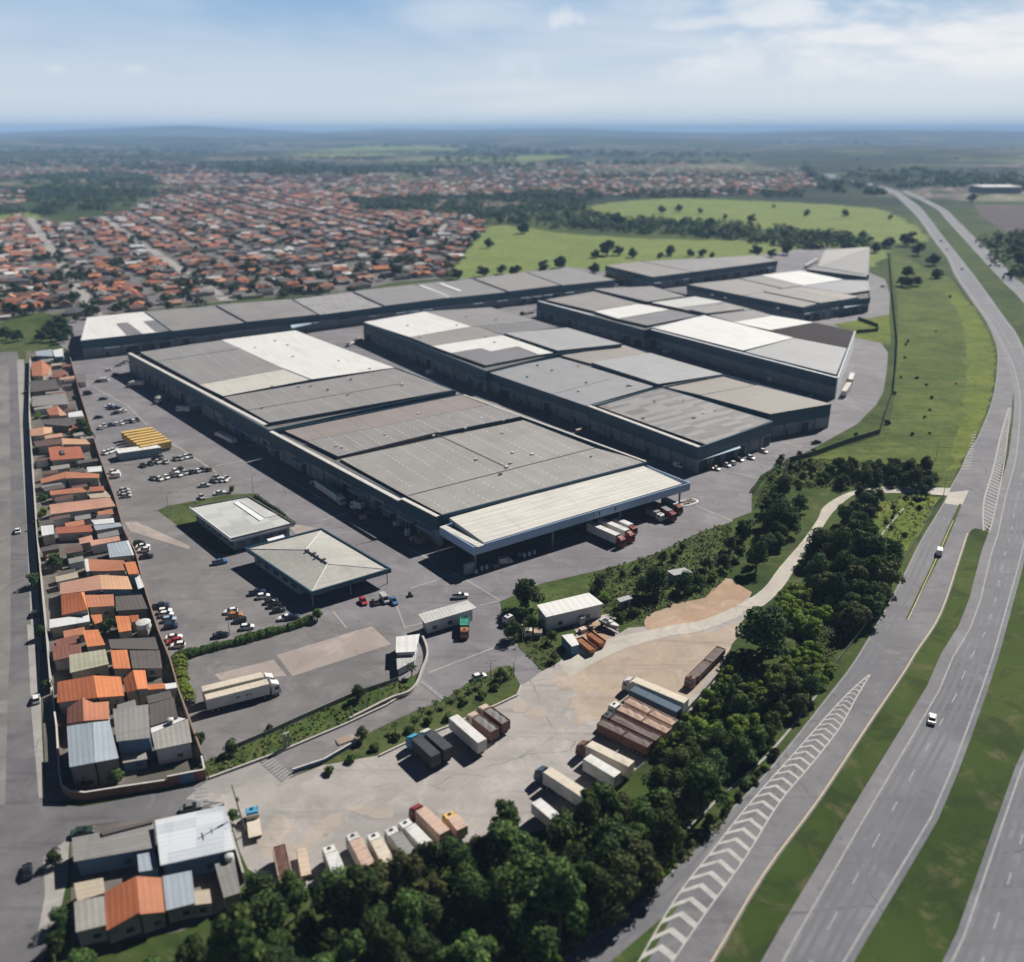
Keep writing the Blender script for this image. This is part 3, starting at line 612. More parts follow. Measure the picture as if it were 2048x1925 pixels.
for pts in (PL('9', [(0, 90), (215, 215)]), PL('9', [(215, 215), (430, 330), (690, 475), (855, 575)]), PL('9', [(10, 265), (215, 215)]), PL('9', [(340, 505), (610, 420)]), PL('9', [(740, 600), (855, 575)]),
    PL('3', [(940, 945), (1165, 900)]), PL('4', [(-60, 1000), (-10, 985)]), PL('e4', [(500, 1020), (840, 930)]), PL('e4', [(920, 1280), (1310, 1190)]), PL('e4', [(840, 930), (1330, 1200), (1700, 1390), (1988, 1560)]), PL('e4', [(160, 530), (800, 890)]),
    PL('9', [(262, 600), (315, 735)]), PL('9', [(315, 725), (420, 700)]), PL('9', [(445, 985), (850, 830)]), PL('f6', [(1010, 880), (1480, 1075)]), PL('f6', [(1400, 420), (1830, 510)]), PL('5', [(700, 1150), (850, 1200)]), PL('5', [(1020, 950), (1140, 990)]),
    PL('e1', [(100, 90), (560, 340), (820, 600)]), PL('e1', [(540, 335), (670, 320)]), PL('e1', [(1140, 850), (1270, 915), (1740, 1230)]), PL('8', [(1545, 1075), (1635, 1185)]), PL('e3', [(790, 440), (1060, 350)])):
    pline(pts, .8 if pts[0].y > 300 else .6)
for k in range(7): pline([P('e1', 1010+75*k, 1400-22*k), P('e1', 1180+75*k, 1500-22*k)], .16)
tag(mk.build('yard_markings', MAT['sidewalk']), kind='structure')

m_ = MB()
for ln in (PL('13', [(330, 1010), (560, 760), (700, 600), (850, 450), (1000, 320), (1130, 170), (1250, 10)]), PL('12', [(1060, 600), (1130, 500), (1250, 360)])):
    ln = smooth(ln, 4); stripe(m_, [Vector((p.x, p.y, 0)) for p in ln], 0, .55, .11)
tag(m_.build('drain_channel', MAT['sidewalk']), kind='structure')
# ================================================================ materials of the works
MAT['teal'] = M('teal cladding', (.008, .046, .076), (.013, .058, .092), .08, .45, .4, stretch=(0, (1, 1, .02)))
MAT['tealdark'] = M('dark teal cladding', (.022, .052, .075), (.03, .065, .09), .1, .5, .4)
MAT['wallgrey'] = M('precast wall', (.235, .27, .29), (.165, .195, .215), .12, .85, .2, dirt=(.5, (.15, .165, .175)))
MAT['deck'] = M('gutter deck', (.10, .10, .105), (.15, .145, .14), .3)
MAT['cap'] = M('parapet capping', (.55, .53, .49), (.42, .41, .39), .4, .7)
MAT['capwhite'] = M('white capping', (.68, .70, .72), (.58, .6, .62), .4, .6)
MAT['door'] = M('dock door', (.02, .024, .03), (.035, .04, .045), .5, .6)
MAT['shutter'] = M('roller shutter', (.20, .22, .24), (.15, .17, .19), .5, .6)
MAT['awning'] = M('translucent awning', (.42, .55, .60), (.33, .44, .5), .5, .5)
MAT['rooflight'] = M('rooflight sheet', (.66, .67, .67), (.52, .53, .54), .6, .5)
G = (.245, .238, .236)
ROWS = (7.0, 3.0, .5, .4)
MAT['roofgrey'] = RM('grey roof', G, .85)
MAT['roofgrey2'] = RM('warm grey roof', (.265, .25, .24), .84)
MAT['roofblue'] = RM('bluish roof', (.27, .275, .29), .87, streak=.6)
MAT['roofpale'] = RM('pale bluish roof', (.33, .335, .345), .88, streak=.5, blotch=.3)
MAT['roofdark'] = RM('dark grey roof', (.19, .19, .20), .8, streak=.7)
MAT['rooftan'] = RM('tan roof', (.285, .262, .242), .88)
MAT['roofpink'] = RM('pinkish roof', (.255, .225, .215), .88, seam=22)
MAT['roofbrown'] = RM('brown roof', (.040, .031, .032), .6, rows=(4, 1.4, .5, .9), rowcol=(.075, .062, .062), rough=.85, spec=.1)
MAT['roofmottle'] = RM('mottled roof', (.23, .225, .228), .62, rows=None, streak=1.0, blotch=.9, patch=(11, 3.2, .55, .5, (.30, .295, .29)))
MAT['roofrows'] = RM('grey roof with rooflight rows', G, .84, rows=ROWS, rowcol=(.46, .455, .445), seam=21)
MAT['roofrows2'] = RM('grey roof with sparse rooflight rows', (.25, .243, .24), .85, rows=(9.5, 3.4, .45, .34), rowcol=(.42, .415, .41), streak=.8)
MAT['roofrows3'] = RM('light grey roof with rooflight rows', (.29, .28, .268), .86, rows=(8.0, 3.0, .45, .34), rowcol=(.46, .455, .44), blotch=.7)
MAT['roofrib'] = RM('ribbed grey roof', (.255, .245, .238), .72, ribs=3.4, streak=.3, rows=(3.2, 40, 1, .5), rowcol=(.19, .18, .175))
MAT['rooflines'] = RM('roof with white rooflight lines', G, .85, rows=(3.6, 60, .97, .7), rowcol=(.55, .55, .54))
MAT['roofwhite'] = RM('white roof', (.62, .615, .60), .95, streak=.25, blotch=.2, ribs=2.0)
MAT['roofwhite2'] = RM('white roof with rooflights', (.62, .62, .61), .95, rows=(6.0, 6.0, .45, .5), rowcol=(.55, .57, .58), streak=.2, blotch=.2)
MAT['roofcream'] = RM('cream roof', (.50, .485, .44), .86, streak=.8, blotch=.4)
MAT['rooffaded'] = RM('faded white roof', (.50, .50, .49), .9)
MAT['canopyroof'] = RM('canopy roof', (.58, .565, .52), .76, streak=1.0, blotch=.3, ribs=2.6)
A34 = math.radians(34)
def inset(poly, d):
    """shrink a ring of xy by d metres"""
    q = [Vector((p[0], p[1], 0)) for p in poly]; n = len(q)
    area = sum(q[i].x*q[(i+1) % n].y-q[(i+1) % n].x*q[i].y for i in range(n))
    if area < 0: q = q[::-1]
    out = []
    for i in range(n):
        a, b, c = q[i-1], q[i], q[(i+1) % n]
        d1, d2 = (b-a).normalized(), (c-b).normalized(); n1, n2 = Vector((-d1.y, d1.x, 0)), Vector((-d2.y, d2.x, 0))
        k = 1 + n1.dot(n2); k = max(k, .3)
        out.append(b + (n1+n2)*d/k)
    return out
def hall(name, label, outline, z, zb=6.0, deck=1.8, cat='warehouse', group=None, walls=('wallgrey', 'teal'), z0=None, raw=False):
    ring = [Vector((p[0], p[1], 0)) for p in (outline if raw else PM(outline, z))]
    n = len(ring); area = sum(ring[i].x*ring[(i+1) % n].y-ring[(i+1) % n].x*ring[i].y for i in range(n))
    if area < 0: ring = ring[::-1]
    c = sum(ring, Vector((0, 0, 0)))/n
    t = thing(name, label, cat, (c.x, c.y, 0), group)
    MB().prism(inset(ring, .35), 0, zb+.05, top=0).build('base_wall', MAT[walls[0]], t)
    m = MB(); inner = inset(ring, .5); k = len(ring)
    for i in range(k):
        j = (i+1) % k
        a, b, ia, ib = ring[i], ring[j], inner[i], inner[j]
        m.poly([(a.x, a.y, zb), (b.x, b.y, zb), (b.x, b.y, z), (a.x, a.y, z)])
        m.poly([(a.x, a.y, z), (b.x, b.y, z), (ib.x, ib.y, z), (ia.x, ia.y, z)])
        m.poly([(ib.x, ib.y, z-deck), (ia.x, ia.y, z-deck), (ia.x, ia.y, z), (ib.x, ib.y, z)])
        m.poly([(b.x, b.y, zb), (a.x, a.y, zb), (inner[i].x, inner[i].y, zb), (inner[j].x, inner[j].y, zb)])
    m.build('cladding', MAT[walls[1]], t)
    MB(A34).poly([(p.x, p.y, z-deck) for p in inset(ring, .48)]).build('roof_deck', MAT['deck'], t)
    t['z'] = z; t['zb'] = zb; t['deck'] = deck
    return t, ring
def panel(t, pts, zs, mat, name='roof_panel', side='teal', z0=None, ang=A34, raw=False):
    zl = list(zs) if hasattr(zs, '__len__') else [zs]*len(pts)
    base = pts if raw else [P(tg, x, y, zz) for (tg, x, y), zz in zip(pts, zl)]
    m = MB(ang); m.prism([(p.x, p.y) for p in base], (t['z']-t['deck']-.05) if z0 is None else z0, zl, mat=1, top=0)
    return m.build(name, [MAT[mat], MAT[side]], t)
def cap(t, a, b, w, mat='cap', lift=.06, off=.1):
    d = (b-a); d.z = 0; d.normalize(); n = Vector((-d.y, d.x, 0)); z = a.z
    q = [a+n*off, b+n*off, b+n*(off+w), a+n*(off+w)]
    return MB().prism([(p.x, p.y) for p in q], z-.25, z+lift).build('parapet_cap', MAT[mat], t)
def openings(t, a, b, bay=13.0, door=(4.2, 4.6), seed=0, docks=.6, skip=0.0, canopy=.25, pil=True):
    """pilasters, dock doors and small canopies along the wall from a to b (b to the right when seen from outside)"""
    r = random.Random(seed); d = Vector((b.x-a.x, b.y-a.y, 0)); L = d.length; d.normalize(); n = Vector((d.y, -d.x, 0)); ang = math.atan2(d.y, d.x)
    k = max(1, round(L/bay)); st = L/k; zb = t['zb']
    for i in range(k):
        o = Vector((a.x, a.y, 0)) + d*(st*i)
        if pil:
            p = o + d*.5; MB().box((p.x-n.x*.15, p.y-n.y*.15, zb/2), (.6, .9, zb-.02), ang).build('pilaster', MAT['wallgrey'], t)
        if (st*i)/L < skip: continue
        if r.random() < docks:
            dw = door[0]*r.choice((1, 1, 1.6)); p = o + d*(st*r.uniform(.35, .65)) - n*.3
            MB().box((p.x, p.y, door[1]/2), (dw, .3, door[1]), ang).build('dock_door', MAT[r.choice(('door', 'door', 'shutter'))], t)
        if r.random() < .5:
            p = o + d*(st*r.uniform(.15, .3)) - n*.3; MB().box((p.x, p.y, 1.2), (1.2, .28, 2.4), ang).build('wall_door', MAT['door'], t)
        if r.random() < canopy:
            p = o + d*(st*.5) + n*1.3
            MB().box((p.x, p.y, zb-.7), (st*.8, 3.0, .18), ang).build('awning', MAT['awning'], t)
def vents(t, quad, n, z, seed):
    r = random.Random(seed)
    for _ in range(n):
        u, v = r.uniform(.1, .9), r.uniform(.1, .9); p = quad[0].lerp(quad[1], u).lerp(quad[3].lerp(quad[2], u), v)
        MB().box((p.x, p.y, z+.25), (r.uniform(.7, 1.4), r.uniform(.7, 1.1), .7), A34).build('roof_vent', MAT[r.choice(('shutter', 'cap', 'rooflight'))], t)
def seam(t, a, b, w=.7, h=.5, mat='tealdark'):
    d = (b-a); ang = math.atan2(d.y, d.x); c = (a+b)/2
    m = MB(); n = Vector((-d.y, d.x, 0)).normalized()*w/2
    q = [a-n, b-n, b+n, a+n]; m.prism([(p.x, p.y) for p in q], min(a.z, b.z)-.6, [p.z+h for p in q]); return m.build('gutter', MAT[mat], t)
# ---------------------------------------------------------------- long hall at the back of the yard
F_ = [('3', 175, 235), ('3', 690, 179), ('3', 1120, 129), ('3', 1530, 86), ('4', 200, 322), ('4', 575, 274), ('4', 905, 240), ('4', 1205, 203), ('4', 1507, 172)]
B_ = [('3', 210, 103), ('3', 540, 71), ('3', 945, 34), ('3', 1375, -2), ('4', 20, 240), ('4', 375, 201), ('4', 705, 166), ('4', 1005, 131), ('4', 1240, 103)]
hA, rA = hall('long_warehouse', 'very long teal warehouse with eight roof bays, white at one end, backing onto the town', [F_[0], F_[4], F_[8], B_[8], B_[4], B_[0]], 11, 6.2, 1.2)
zz = [11.4, 11.1, 11.5, 11.1, 11.6, 11.2, 11.6, 11.2]; mats = ['roofwhite', 'roofrib', 'roofrib', 'rooflines', 'roofgrey', 'roofgrey', 'roofgrey2', 'roofgrey']
for i in range(8):
    q = [P(*p, 11) for p in (F_[i], F_[i+1], B_[i+1], B_[i])]; qi = [Vector((p.x, p.y, 0)) for p in q]
    panel(hA, qi, zz[i], mats[i], raw=True)
    if i: seam(hA, P(*F_[i], max(zz[i], zz[i-1])), P(*B_[i], max(zz[i], zz[i-1])), .9, .35)
for q in ([(375, 135), (440, 128), (525, 192), (435, 200)], [(530, 122), (600, 116), (682, 176), (600, 182)]):
    MB(A34).prism([(p.x, p.y) for p in PL('3', q, 11.5)], 11.35, 11.52).build('solar_panel', MAT['roofdark'], hA)
m = MB(); m.prism([(p.x, p.y) for p in PL('f4', [(480, 768), (520, 763), (735, 848), (705, 855)], 11.5)], 11.1, 11.75); m.build('rooflight', MAT['rooflight'], hA)
m = MB(); m.prism([(p.x, p.y) for p in PL('f4', [(635, 752), (665, 748), (805, 800), (785, 807)], 11.5)], 11.1, 11.7); m.build('rooflight', MAT['rooflight'], hA)
fa, fb = P(*F_[0], 11), P(*F_[8], 11); openings(hA, fa, fb, 11, (4.4, 4.8), 3, .85, canopy=.35)
m = MB(); q = PL('3', [(1365, 133), (1525, 104), (1532, 124), (1372, 160)], 6.5)
m.prism([(p.x, p.y) for p in q], 6.0, 6.5); m.build('awning', MAT['awning'], hA)
# ---------------------------------------------------------------- large hall on the parking side, rear part
o1 = [('3', 440, 302), ('3', 1240, 742), ('4', 602, 797), ('3', 1395, 172)]
hB, rB = hall('warehouse', 'large dark teal warehouse with white, cream and grey roof panels beside the yellow trailers', o1, 11, 6.0, 1.9)
panel(hB, [('3', 512, 298), ('3', 975, 228), ('3', 1335, 394), ('3', 850, 481)], 11, 'roofrows2')
panel(hB, [('3', 975, 228), ('3', 1393, 174), ('3', 1956, 385), ('3', 1480, 452), ('3', 1335, 394)], 11.05, 'roofwhite')
panel(hB, [('3', 850, 482), ('3', 1335, 394), ('3', 1480, 453), ('3', 984, 547)], 11, 'roofcream')
panel(hB, [('3', 990, 553), ('3', 1958, 389), ('4', 588, 795), ('3', 1247, 697)], [10.6, 10.6, 10.8, 10.8], 'roofrows2')
a, b = PM([('3', 440, 304), ('3', 1212, 712)], 11); cap(hB, a, b, 1.9)
seam(hB, *PM([('3', 1335, 394), ('3', 1480, 452)], 11.05), .5, .15); seam(hB, *PM([('3', 600, 352), ('3', 1085, 275)], 11.05), .35, .08); seam(hB, *PM([('3', 1100, 632), ('3', 1988, 478)], 10.75), .35, .1)
a, b = PM([o1[0], o1[1]], 11); openings(hB, a, b, 12, (4.2, 4.6), 5, .55, canopy=.25)
a, b = PM([o1[2], o1[3]], 11); openings(hB, a, b, 14, (4.2, 4.6), 6, .5, canopy=.1)
# ---------------------------------------------------------------- front part and its loading canopy
o2 = [('3', 1243, 747), ('4', 500, 1513), ('4', 1688, 1205), ('4', 640, 818)]
hC, rC = hall('warehouse', 'front warehouse with rows of small rooflights on grey roof, joined to the wide loading canopy', o2, 11, 6.0, 2.0)
panel(hC, [('3', 1312, 735), ('3', 1458, 802), ('4', 830, 871), ('4', 636, 821)], [10.1, 10.1, 10.8, 10.8], 'roofpink')
panel(hC, [('3', 1458, 803), ('3', 1636, 889), ('4', 470, 1045), ('4', 978, 945), ('4', 830, 872)], [10.3, 10.3, 10.7, 11, 11], 'roofrows')
panel(hC, [('4', -55, 1188), ('4', 325, 1398), ('4', 1390, 1124), ('4', 985, 968)], [9.9, 9.9, 10.7, 10.7], 'roofrows3')
panel(hC, [('4', 325, 1399), ('4', 532, 1508), ('4', 1680, 1203), ('4', 1390, 1125)], [9.9, 9.9, 10.7, 10.7], 'roofrows3')
seam(hC, P('4', 0, 1160, 10.4), P('4', 500, 1038, 10.9), .4, .3, 'deck'); seam(hC, P('4', 335, 1395, 10), P('4', 1390, 1125, 10.8), .3, .12, 'deck'); seam(hC, P('4', 500, 1052, 10.4), P('4', 890, 1235, 10.4), .3, .12, 'deck')
a, b = PM([('3', 1243, 749), ('3', 1975, 1142)], 11); cap(hC, a, b, 1.7); a, b = PM([('e4', 1440, 762), ('e4', 1830, 962)], 11); cap(hC, a, b, 1.5)
a, b = PM([('4', 1686, 1200), ('4', 650, 822)], 11); cap(hC, a, b, 1.0)
a, b = PM([o2[0], o2[1]], 11); openings(hC, a, b, 11, (4.2, 4.6), 9, .9, canopy=.6)
a, b = PM([o2[1], o2[2]], 11); openings(hC, a, b, 9, (3.6, 4.4), 10, .95, canopy=0)
a, b = PM([o2[2], o2[3]], 11); openings(hC, a, b, 12, (4, 4.4), 11, .6, canopy=.1)
vents(hB, PM([o1[0], o1[1], o1[2], o1[3]], 11), 14, 11, 1); vents(hC, PM([o2[0], o2[1], o2[2], o2[3]], 10.5), 16, 10.4, 2)
K = PM([('e3', 0, 285), ('e3', 256, 440), ('f6', 934, 570), ('f6', 345, 332)], 9.2)
K[0] = K[1] + (K[0]-K[1])*1.02
m = MB(); inner = inset(K, .35); ring = inset(K, 0)
for i in range(4):
    j = (i+1) % 4; a, b, ia, ib = ring[i], ring[j], inner[i], inner[j]
    for zl, zh, p, q in ((6.3, 9.2, a, b), (6.3, 9.2, ib, ia)): m.poly([(p.x, p.y, zl), (q.x, q.y, zl), (q.x, q.y, zh), (p.x, p.y, zh)])
    m.poly([(a.x, a.y, 9.2), (b.x, b.y, 9.2), (ib.x, ib.y, 9.2), (ia.x, ia.y, 9.2)]); m.poly([(b.x, b.y, 6.3), (a.x, a.y, 6.3), (ia.x, ia.y, 6.3), (ib.x, ib.y, 6.3)])
MAT['fascia'] = M('canopy fascia', (.28, .385, .54), (.25, .35, .49), .2, .5, .4)
m.build('canopy_fascia', MAT['fascia'], hC)
m = MB(); m.poly([(p.x, p.y, 7.9) for p in inset(K, .33)]); m.build('canopy_soffit', MAT['shutter'], hC)
panel(hC, [('e3', 72, 215), ('e3', 338, 404), ('f6', 822, 580), ('f6', 262, 325)], [9.9, 9.3, 9.3, 9.9], 'canopyroof', 'canopy_roof', 'capwhite', z0=7.95)
a, b = PM([('e3', -5, 285), ('e3', 290, 440)], 9.2); cap(hC, a, b, 2.4, 'canopyroof')
a, b = P('e3', 258, 440, 9.2), P('f6', 934, 570, 9.2); fd = (b-a).normalized(); fn = Vector((fd.y, -fd.x, 0))*.06
for (mx, my), strokes in (((1218, 180), ((0, 0, .22, 1.5), (-.3, .55, .3, .22))), ((1340, 143), ((.2, 0, .22, 1.5), (-.35, .2, .22, .8), (-.05, -.15, .7, .2))), ((1172, 190), ((0, 0, .12, 2.6),))):
    p = P('e3', mx, my, 7.9); k_ = (p-a).dot(fd); p = a + fd*k_; m = MB()
    for ox_, oz_, w_, h_ in strokes: m.box((p.x+fd.x*ox_+fn.x, p.y+fd.y*ox_+fn.y, 7.8+oz_), (w_, .1, h_), math.atan2(fd.y, fd.x))
    m.build('dock_number', MAT['door'], hC)
for f in (0.02, .345, .66, .97):
    p = ring[0].lerp(ring[0], 0); a, b = P('e3', 258, 440, 9.2), P('f6', 934, 570, 9.2); p = a.lerp(b, f); nrm = Vector((-(b-a).y, (b-a).x, 0)).normalized()
    p = p + nrm*(2.2); MB().box((p.x, p.y, 3.2), (.5, .5, 6.4), A34).build('canopy_column', MAT['wallgrey'], hC)
p = P('e3', 222, 640); MB().box((p.x, p.y, 1.9), (3.2, 1.2, 3.8), A34).build('canopy_pier', MAT['wallgrey'], hC)
# ---------------------------------------------------------------- middle hall
o3 = [('4', 75, 410), ('4', 770, 690), ('4', 1340, 888), ('5', 256, 1185), ('5', 655, 1045), ('5', 390, 797), ('4', 1540, 537), ('4', 1068, 400), ('4', 800, 326), ('4', 425, 350)]
o3a = [('4', 75, 410), ('4', 772, 690), ('4', 1182, 590), ('4', 1542, 537), ('4', 1066, 402), ('4', 800, 326), ('4', 425, 350)]
hD, rD = hall('warehouse', 'middle warehouse with checkered white and grey roof between the two alleys', o3a, 11.6, 6.3, 1.2)
panel(hD, [('4', 78, 411), ('4', 340, 496), ('4', 690, 435), ('4', 425, 351)], 11.7, 'roofwhite')
panel(hD, [('4', 426, 351), ('4', 690, 434), ('4', 725, 434), ('4', 1064, 403), ('4', 800, 327)], 11.7, 'roofrows2')
panel(hD, [('4', 342, 497), ('4', 466, 546), ('4', 866, 484), ('4', 725, 436), ('4', 690, 436)], 11.7, 'roofgrey2')
panel(hD, [('4', 726, 435), ('4', 866, 480), ('4', 1185, 440), ('4', 1066, 404)], 11.7, 'roofdark')
panel(hD, [('4', 468, 547), ('4', 575, 586), ('4', 745, 558), ('4', 800, 577), ('4', 955, 548), ('4', 1072, 596), ('4', 1155, 585), ('4', 866, 485)], 11.75, 'roofwhite')
panel(hD, [('4', 577, 588), ('4', 770, 656), ('4', 1070, 598), ('4', 955, 549), ('4', 800, 578), ('4', 745, 559)], 11.7, 'roofdark')
panel(hD, [('4', 880, 474), ('4', 1180, 572), ('4', 1542, 534), ('4', 1235, 442)], 12.6, 'roofpale', side='teal')
a, b = PM([o3a[0], o3a[1]], 11.6); openings(hD, a, b, 12, (4.2, 4.6), 21, .6, canopy=.2)
a, b = PM([('4', 1542, 537), ('4', 800, 326)], 11.6); openings(hD, a, b, 13, (4.2, 4.6), 22, .6, canopy=.15)
o3b = [('4', 774, 692), ('4', 1340, 888), ('4', 1388, 903), ('4', 1752, 772), ('5', 390, 797), ('5', 0, 678), ('4', 1558, 541), ('4', 1190, 594)]
o3b = [('4', 774, 692), ('4', 1350, 890), ('5', 62, 862), ('5', 392, 797), ('4', 1556, 541), ('4', 1190, 596)]
hE, rE = hall('warehouse', 'middle warehouse section with two plain grey roofs, lower than the checkered roof beside it', o3b, 10.2, 6.0, .9)
panel(hE, [('4', 776, 692), ('4', 1342, 886), ('4', 1725, 777), ('4', 1185, 612)], 10.3, 'roofblue')
panel(hE, [('4', 1195, 599), ('4', 1370, 647), ('4', 1700, 590), ('4', 1555, 542)], 10.4, 'rooftan')
panel(hE, [('4', 1372, 640), ('4', 1752, 762), ('4', 2118, 706), ('4', 1705, 586)], 11.8, 'roofpale')
seam(hE, *PM([('4', 1150, 820), ('4', 1480, 735)], 10.3), .3, .08)
a, b = PM([o3b[0], o3b[1]], 10.2); openings(hE, a, b, 12, (4.2, 4.6), 23, .6, canopy=.25)
a, b = PM([o3b[3], o3b[4]], 10.2); openings(hE, a, b, 12, (4.2, 4.6), 24, .6, canopy=.25)
o3c = [('4', 1352, 891), ('5', 256, 1186), ('5', 656, 1046), ('5', 965, 955), ('5', 392, 799), ('5', 62, 864)]
o3c = [('4', 1352, 891), ('5', 256, 1186), ('5', 656, 1046), ('5', 64, 864)]
hF, rF = hall('warehouse', 'middle warehouse end section with mottled dark grey roof near the perimeter road', o3c, 11, 5.6, 2.0)
panel(hF, [('4', 1384, 880), ('5', 298, 1168), ('5', 648, 1042), ('5', 66, 868)], [10.2, 10.2, 11, 11], 'roofmottle')
a, b = PM([('4', 1346, 887), ('5', 252, 1182)], 11); cap(hF, a, b, 1.9)
a, b = PM([o3c[0], o3c[1]], 11); openings(hF, a, b, 8, (4.2, 4.6), 26, .15, canopy=.0)
a, b = PM([o3c[1], o3c[2]], 11); openings(hF, a, b, 9, (4.2, 4.6), 27, .7, canopy=0)
m = MB(); q = PL('5', [(250, 1243), (470, 1176), (476, 1184), (256, 1252)], 5.6); m.prism([(p.x, p.y) for p in inset(q, -.5)], 5.3, 5.55); m.build('awning', MAT['awning'], hF)
o3d = [('5', 266, 905), ('5', 640, 1008), ('5', 964, 953), ('5', 394, 797), ('5', 66, 860)]
hG, rG = hall('warehouse', 'middle warehouse corner section with raised tan roof at the bend of the perimeter road', o3d, 11.6, 5.6, 1.4)
panel(hG, [('5', 66, 858), ('5', 266, 904), ('5', 570, 851), ('5', 392, 799)], 10.9, 'rooftan')
panel(hG, [('5', 268, 906), ('5', 640, 1006), ('5', 962, 952), ('5', 570, 852)], 11.8, 'rooftan')
a, b = PM([o3d[1], o3d[2]], 11.6); openings(hG, a, b, 10, (4.2, 4.6), 28, .2, canopy=0)
a, b = PM([o3d[2], o3d[3]], 11.6); openings(hG, a, b, 12, (4.2, 4.6), 29, .5, canopy=.2)
vents(hD, PM([('4', 75, 410), ('4', 770, 690), ('4', 1180, 575), ('4', 800, 330)], 11.7), 10, 11.8, 3); vents(hE, PM([o3b[0], o3b[1], o3b[2], o3b[5]], 10.3), 8, 10.4, 4); vents(hF, PM([o3c[0], o3c[1], o3c[2], o3c[3]], 10.6), 6, 10.5, 5)
# ---------------------------------------------------------------- right-hand hall
o4a = [('4', 1060, 290), ('4', 1672, 457), ('5', 285, 478), ('5', 395, 410), ('5', 245, 382), ('4', 1715, 209), ('4', 1380, 224)]
hH, rH = hall('warehouse', 'warehouse with one bright white roof panel among grey ones, behind the checkered roof', o4a, 11.6, 6.0, 1.6)
panel(hH, [('4', 1112, 284), ('4', 1385, 347), ('4', 1640, 305), ('4', 1385, 237)], 11.6, 'roofgrey2')
panel(hH, [('4', 1387, 349), ('4', 1522, 391), ('4', 1815, 340), ('4', 1640, 307)], 11.7, 'roofwhite')
panel(hH, [('4', 1524, 392), ('4', 1690, 430), ('4', 1965, 376), ('4', 1818, 342)], 11.6, 'roofdark')
panel(hH, [('4', 1384, 222), ('4', 1690, 294), ('4', 1905, 264), ('4', 1715, 207)], 12.4, 'roofgrey')
panel(hH, [('5', 6, 413), ('5', 150, 442), ('5', 396, 410), ('5', 240, 381)], 11.8, 'rooffaded')
panel(hH, [('5', 150, 443), ('5', 300, 476), ('5', 545, 450), ('5', 398, 412)], 11.6, 'roofgrey')
panel(hH, [('5', 210, 450), ('5', 300, 470), ('5', 500, 447), ('5', 415, 420)], 12.3, 'roofgrey2')
a, b = PM([('4', 1068, 292), ('4', 1376, 373)], 11.6); cap(hH, a, b, 1.6, 'capwhite')
a, b = PM([o4a[0], o4a[1]], 11.6); openings(hH, a, b, 12, (4.2, 4.6), 31, .6, canopy=.25)
o4b = [('5', 0, 552), ('5', 495, 690), ('5', 995, 815), ('5', 1088, 566), ('5', 882, 520), ('5', 550, 450), ('5', 285, 480)]
hI, rI = hall('warehouse', 'pointed warehouse with big white roof, brown roof corner and white slanted end wall', o4b, 11, 6.0, 1.8)
panel(hI, [('5', 8, 545), ('5', 495, 668), ('5', 765, 600), ('5', 288, 481)], 11.5, 'roofwhite2')
panel(hI, [('5', 312, 481), ('5', 440, 516), ('5', 650, 481), ('5', 548, 452)], 11.4, 'roofgrey')
panel(hI, [('5', 442, 517), ('5', 640, 560), ('5', 872, 519), ('5', 652, 482)], 11.4, 'roofwhite')
panel(hI, [('5', 640, 562), ('5', 766, 600), ('5', 1046, 655), ('5', 1082, 566), ('5', 880, 521)], 11.4, 'roofbrown')
panel(hI, [('5', 503, 674), ('5', 990, 796), ('5', 1046, 656), ('5', 768, 602)], 11.3, 'roofpale')
a, b = PM([('5', 2, 556), ('5', 992, 814)], 11); cap(hI, a, b, 1.4, 'capwhite')
a, b = PM([('5', 995, 815), ('5', 1088, 566)], 11)
m = MB(); d_ = (b-a).normalized(); n_ = Vector((d_.y, -d_.x, 0)); q = [a+n_*.05, b+n_*.05, b+n_*.5, a+n_*.5]
m.prism([(p.x, p.y) for p in q], 0, 11.3); m.build('end_wall', MAT['capwhite'], hI)
a, b = PM([o4b[0], o4b[2]], 11); openings(hI, a, b, 12, (4.2, 4.6), 33, .6, canopy=.25)
# ---------------------------------------------------------------- far right hall
o5 = [('5', 195, 317), ('5', 492, 378), ('5', 815, 441), ('5', 1015, 404), ('5', 1172, 388), ('5', 1162, 295), ('5', 1030, 288), ('5', 800, 243), ('5', 475, 286)]
hJ, rJ = hall('warehouse', 'dark teal warehouse with stepped grey roofs and one white roof panel near the grass bank', o5, 11, 6.5, 1.3)
panel(hJ, [('5', 202, 317), ('5', 492, 376), ('5', 700, 338), ('5', 474, 288)], 11.3, 'roofgrey2')
panel(hJ, [('5', 480, 286), ('5', 705, 337), ('5', 818, 322), ('5', 600, 270)], 11.8, 'roofgrey')
panel(hJ, [('5', 590, 267), ('5', 818, 322), ('5', 1030, 291), ('5', 800, 244)], 11.4, 'roofwhite2')
panel(hJ, [('5', 800, 326), ('5', 1050, 366), ('5', 1168, 348), ('5', 1160, 297), ('5', 1034, 293)], 11.6, 'roofblue')
panel(hJ, [('5', 498, 377), ('5', 812, 438), ('5', 900, 416), ('5', 600, 355)], 11.2, 'roofgrey')
panel(hJ, [('5', 604, 353), ('5', 905, 415), ('5', 1012, 400), ('5', 725, 337)], 11.9, 'roofgrey2')
panel(hJ, [('5', 727, 337), ('5', 1016, 400), ('5', 1110, 383), ('5', 1020, 362), ('5', 800, 328)], 11.5, 'rooftan')
a, b = PM([o5[0], o5[2]], 11); openings(hJ, a, b, 14, (4.2, 4.6), 41, .2, canopy=0, pil=False)
a, b = PM([o5[2], o5[4]], 11); openings(hJ, a, b, 10, (4.2, 4.6), 42, .9, canopy=0)
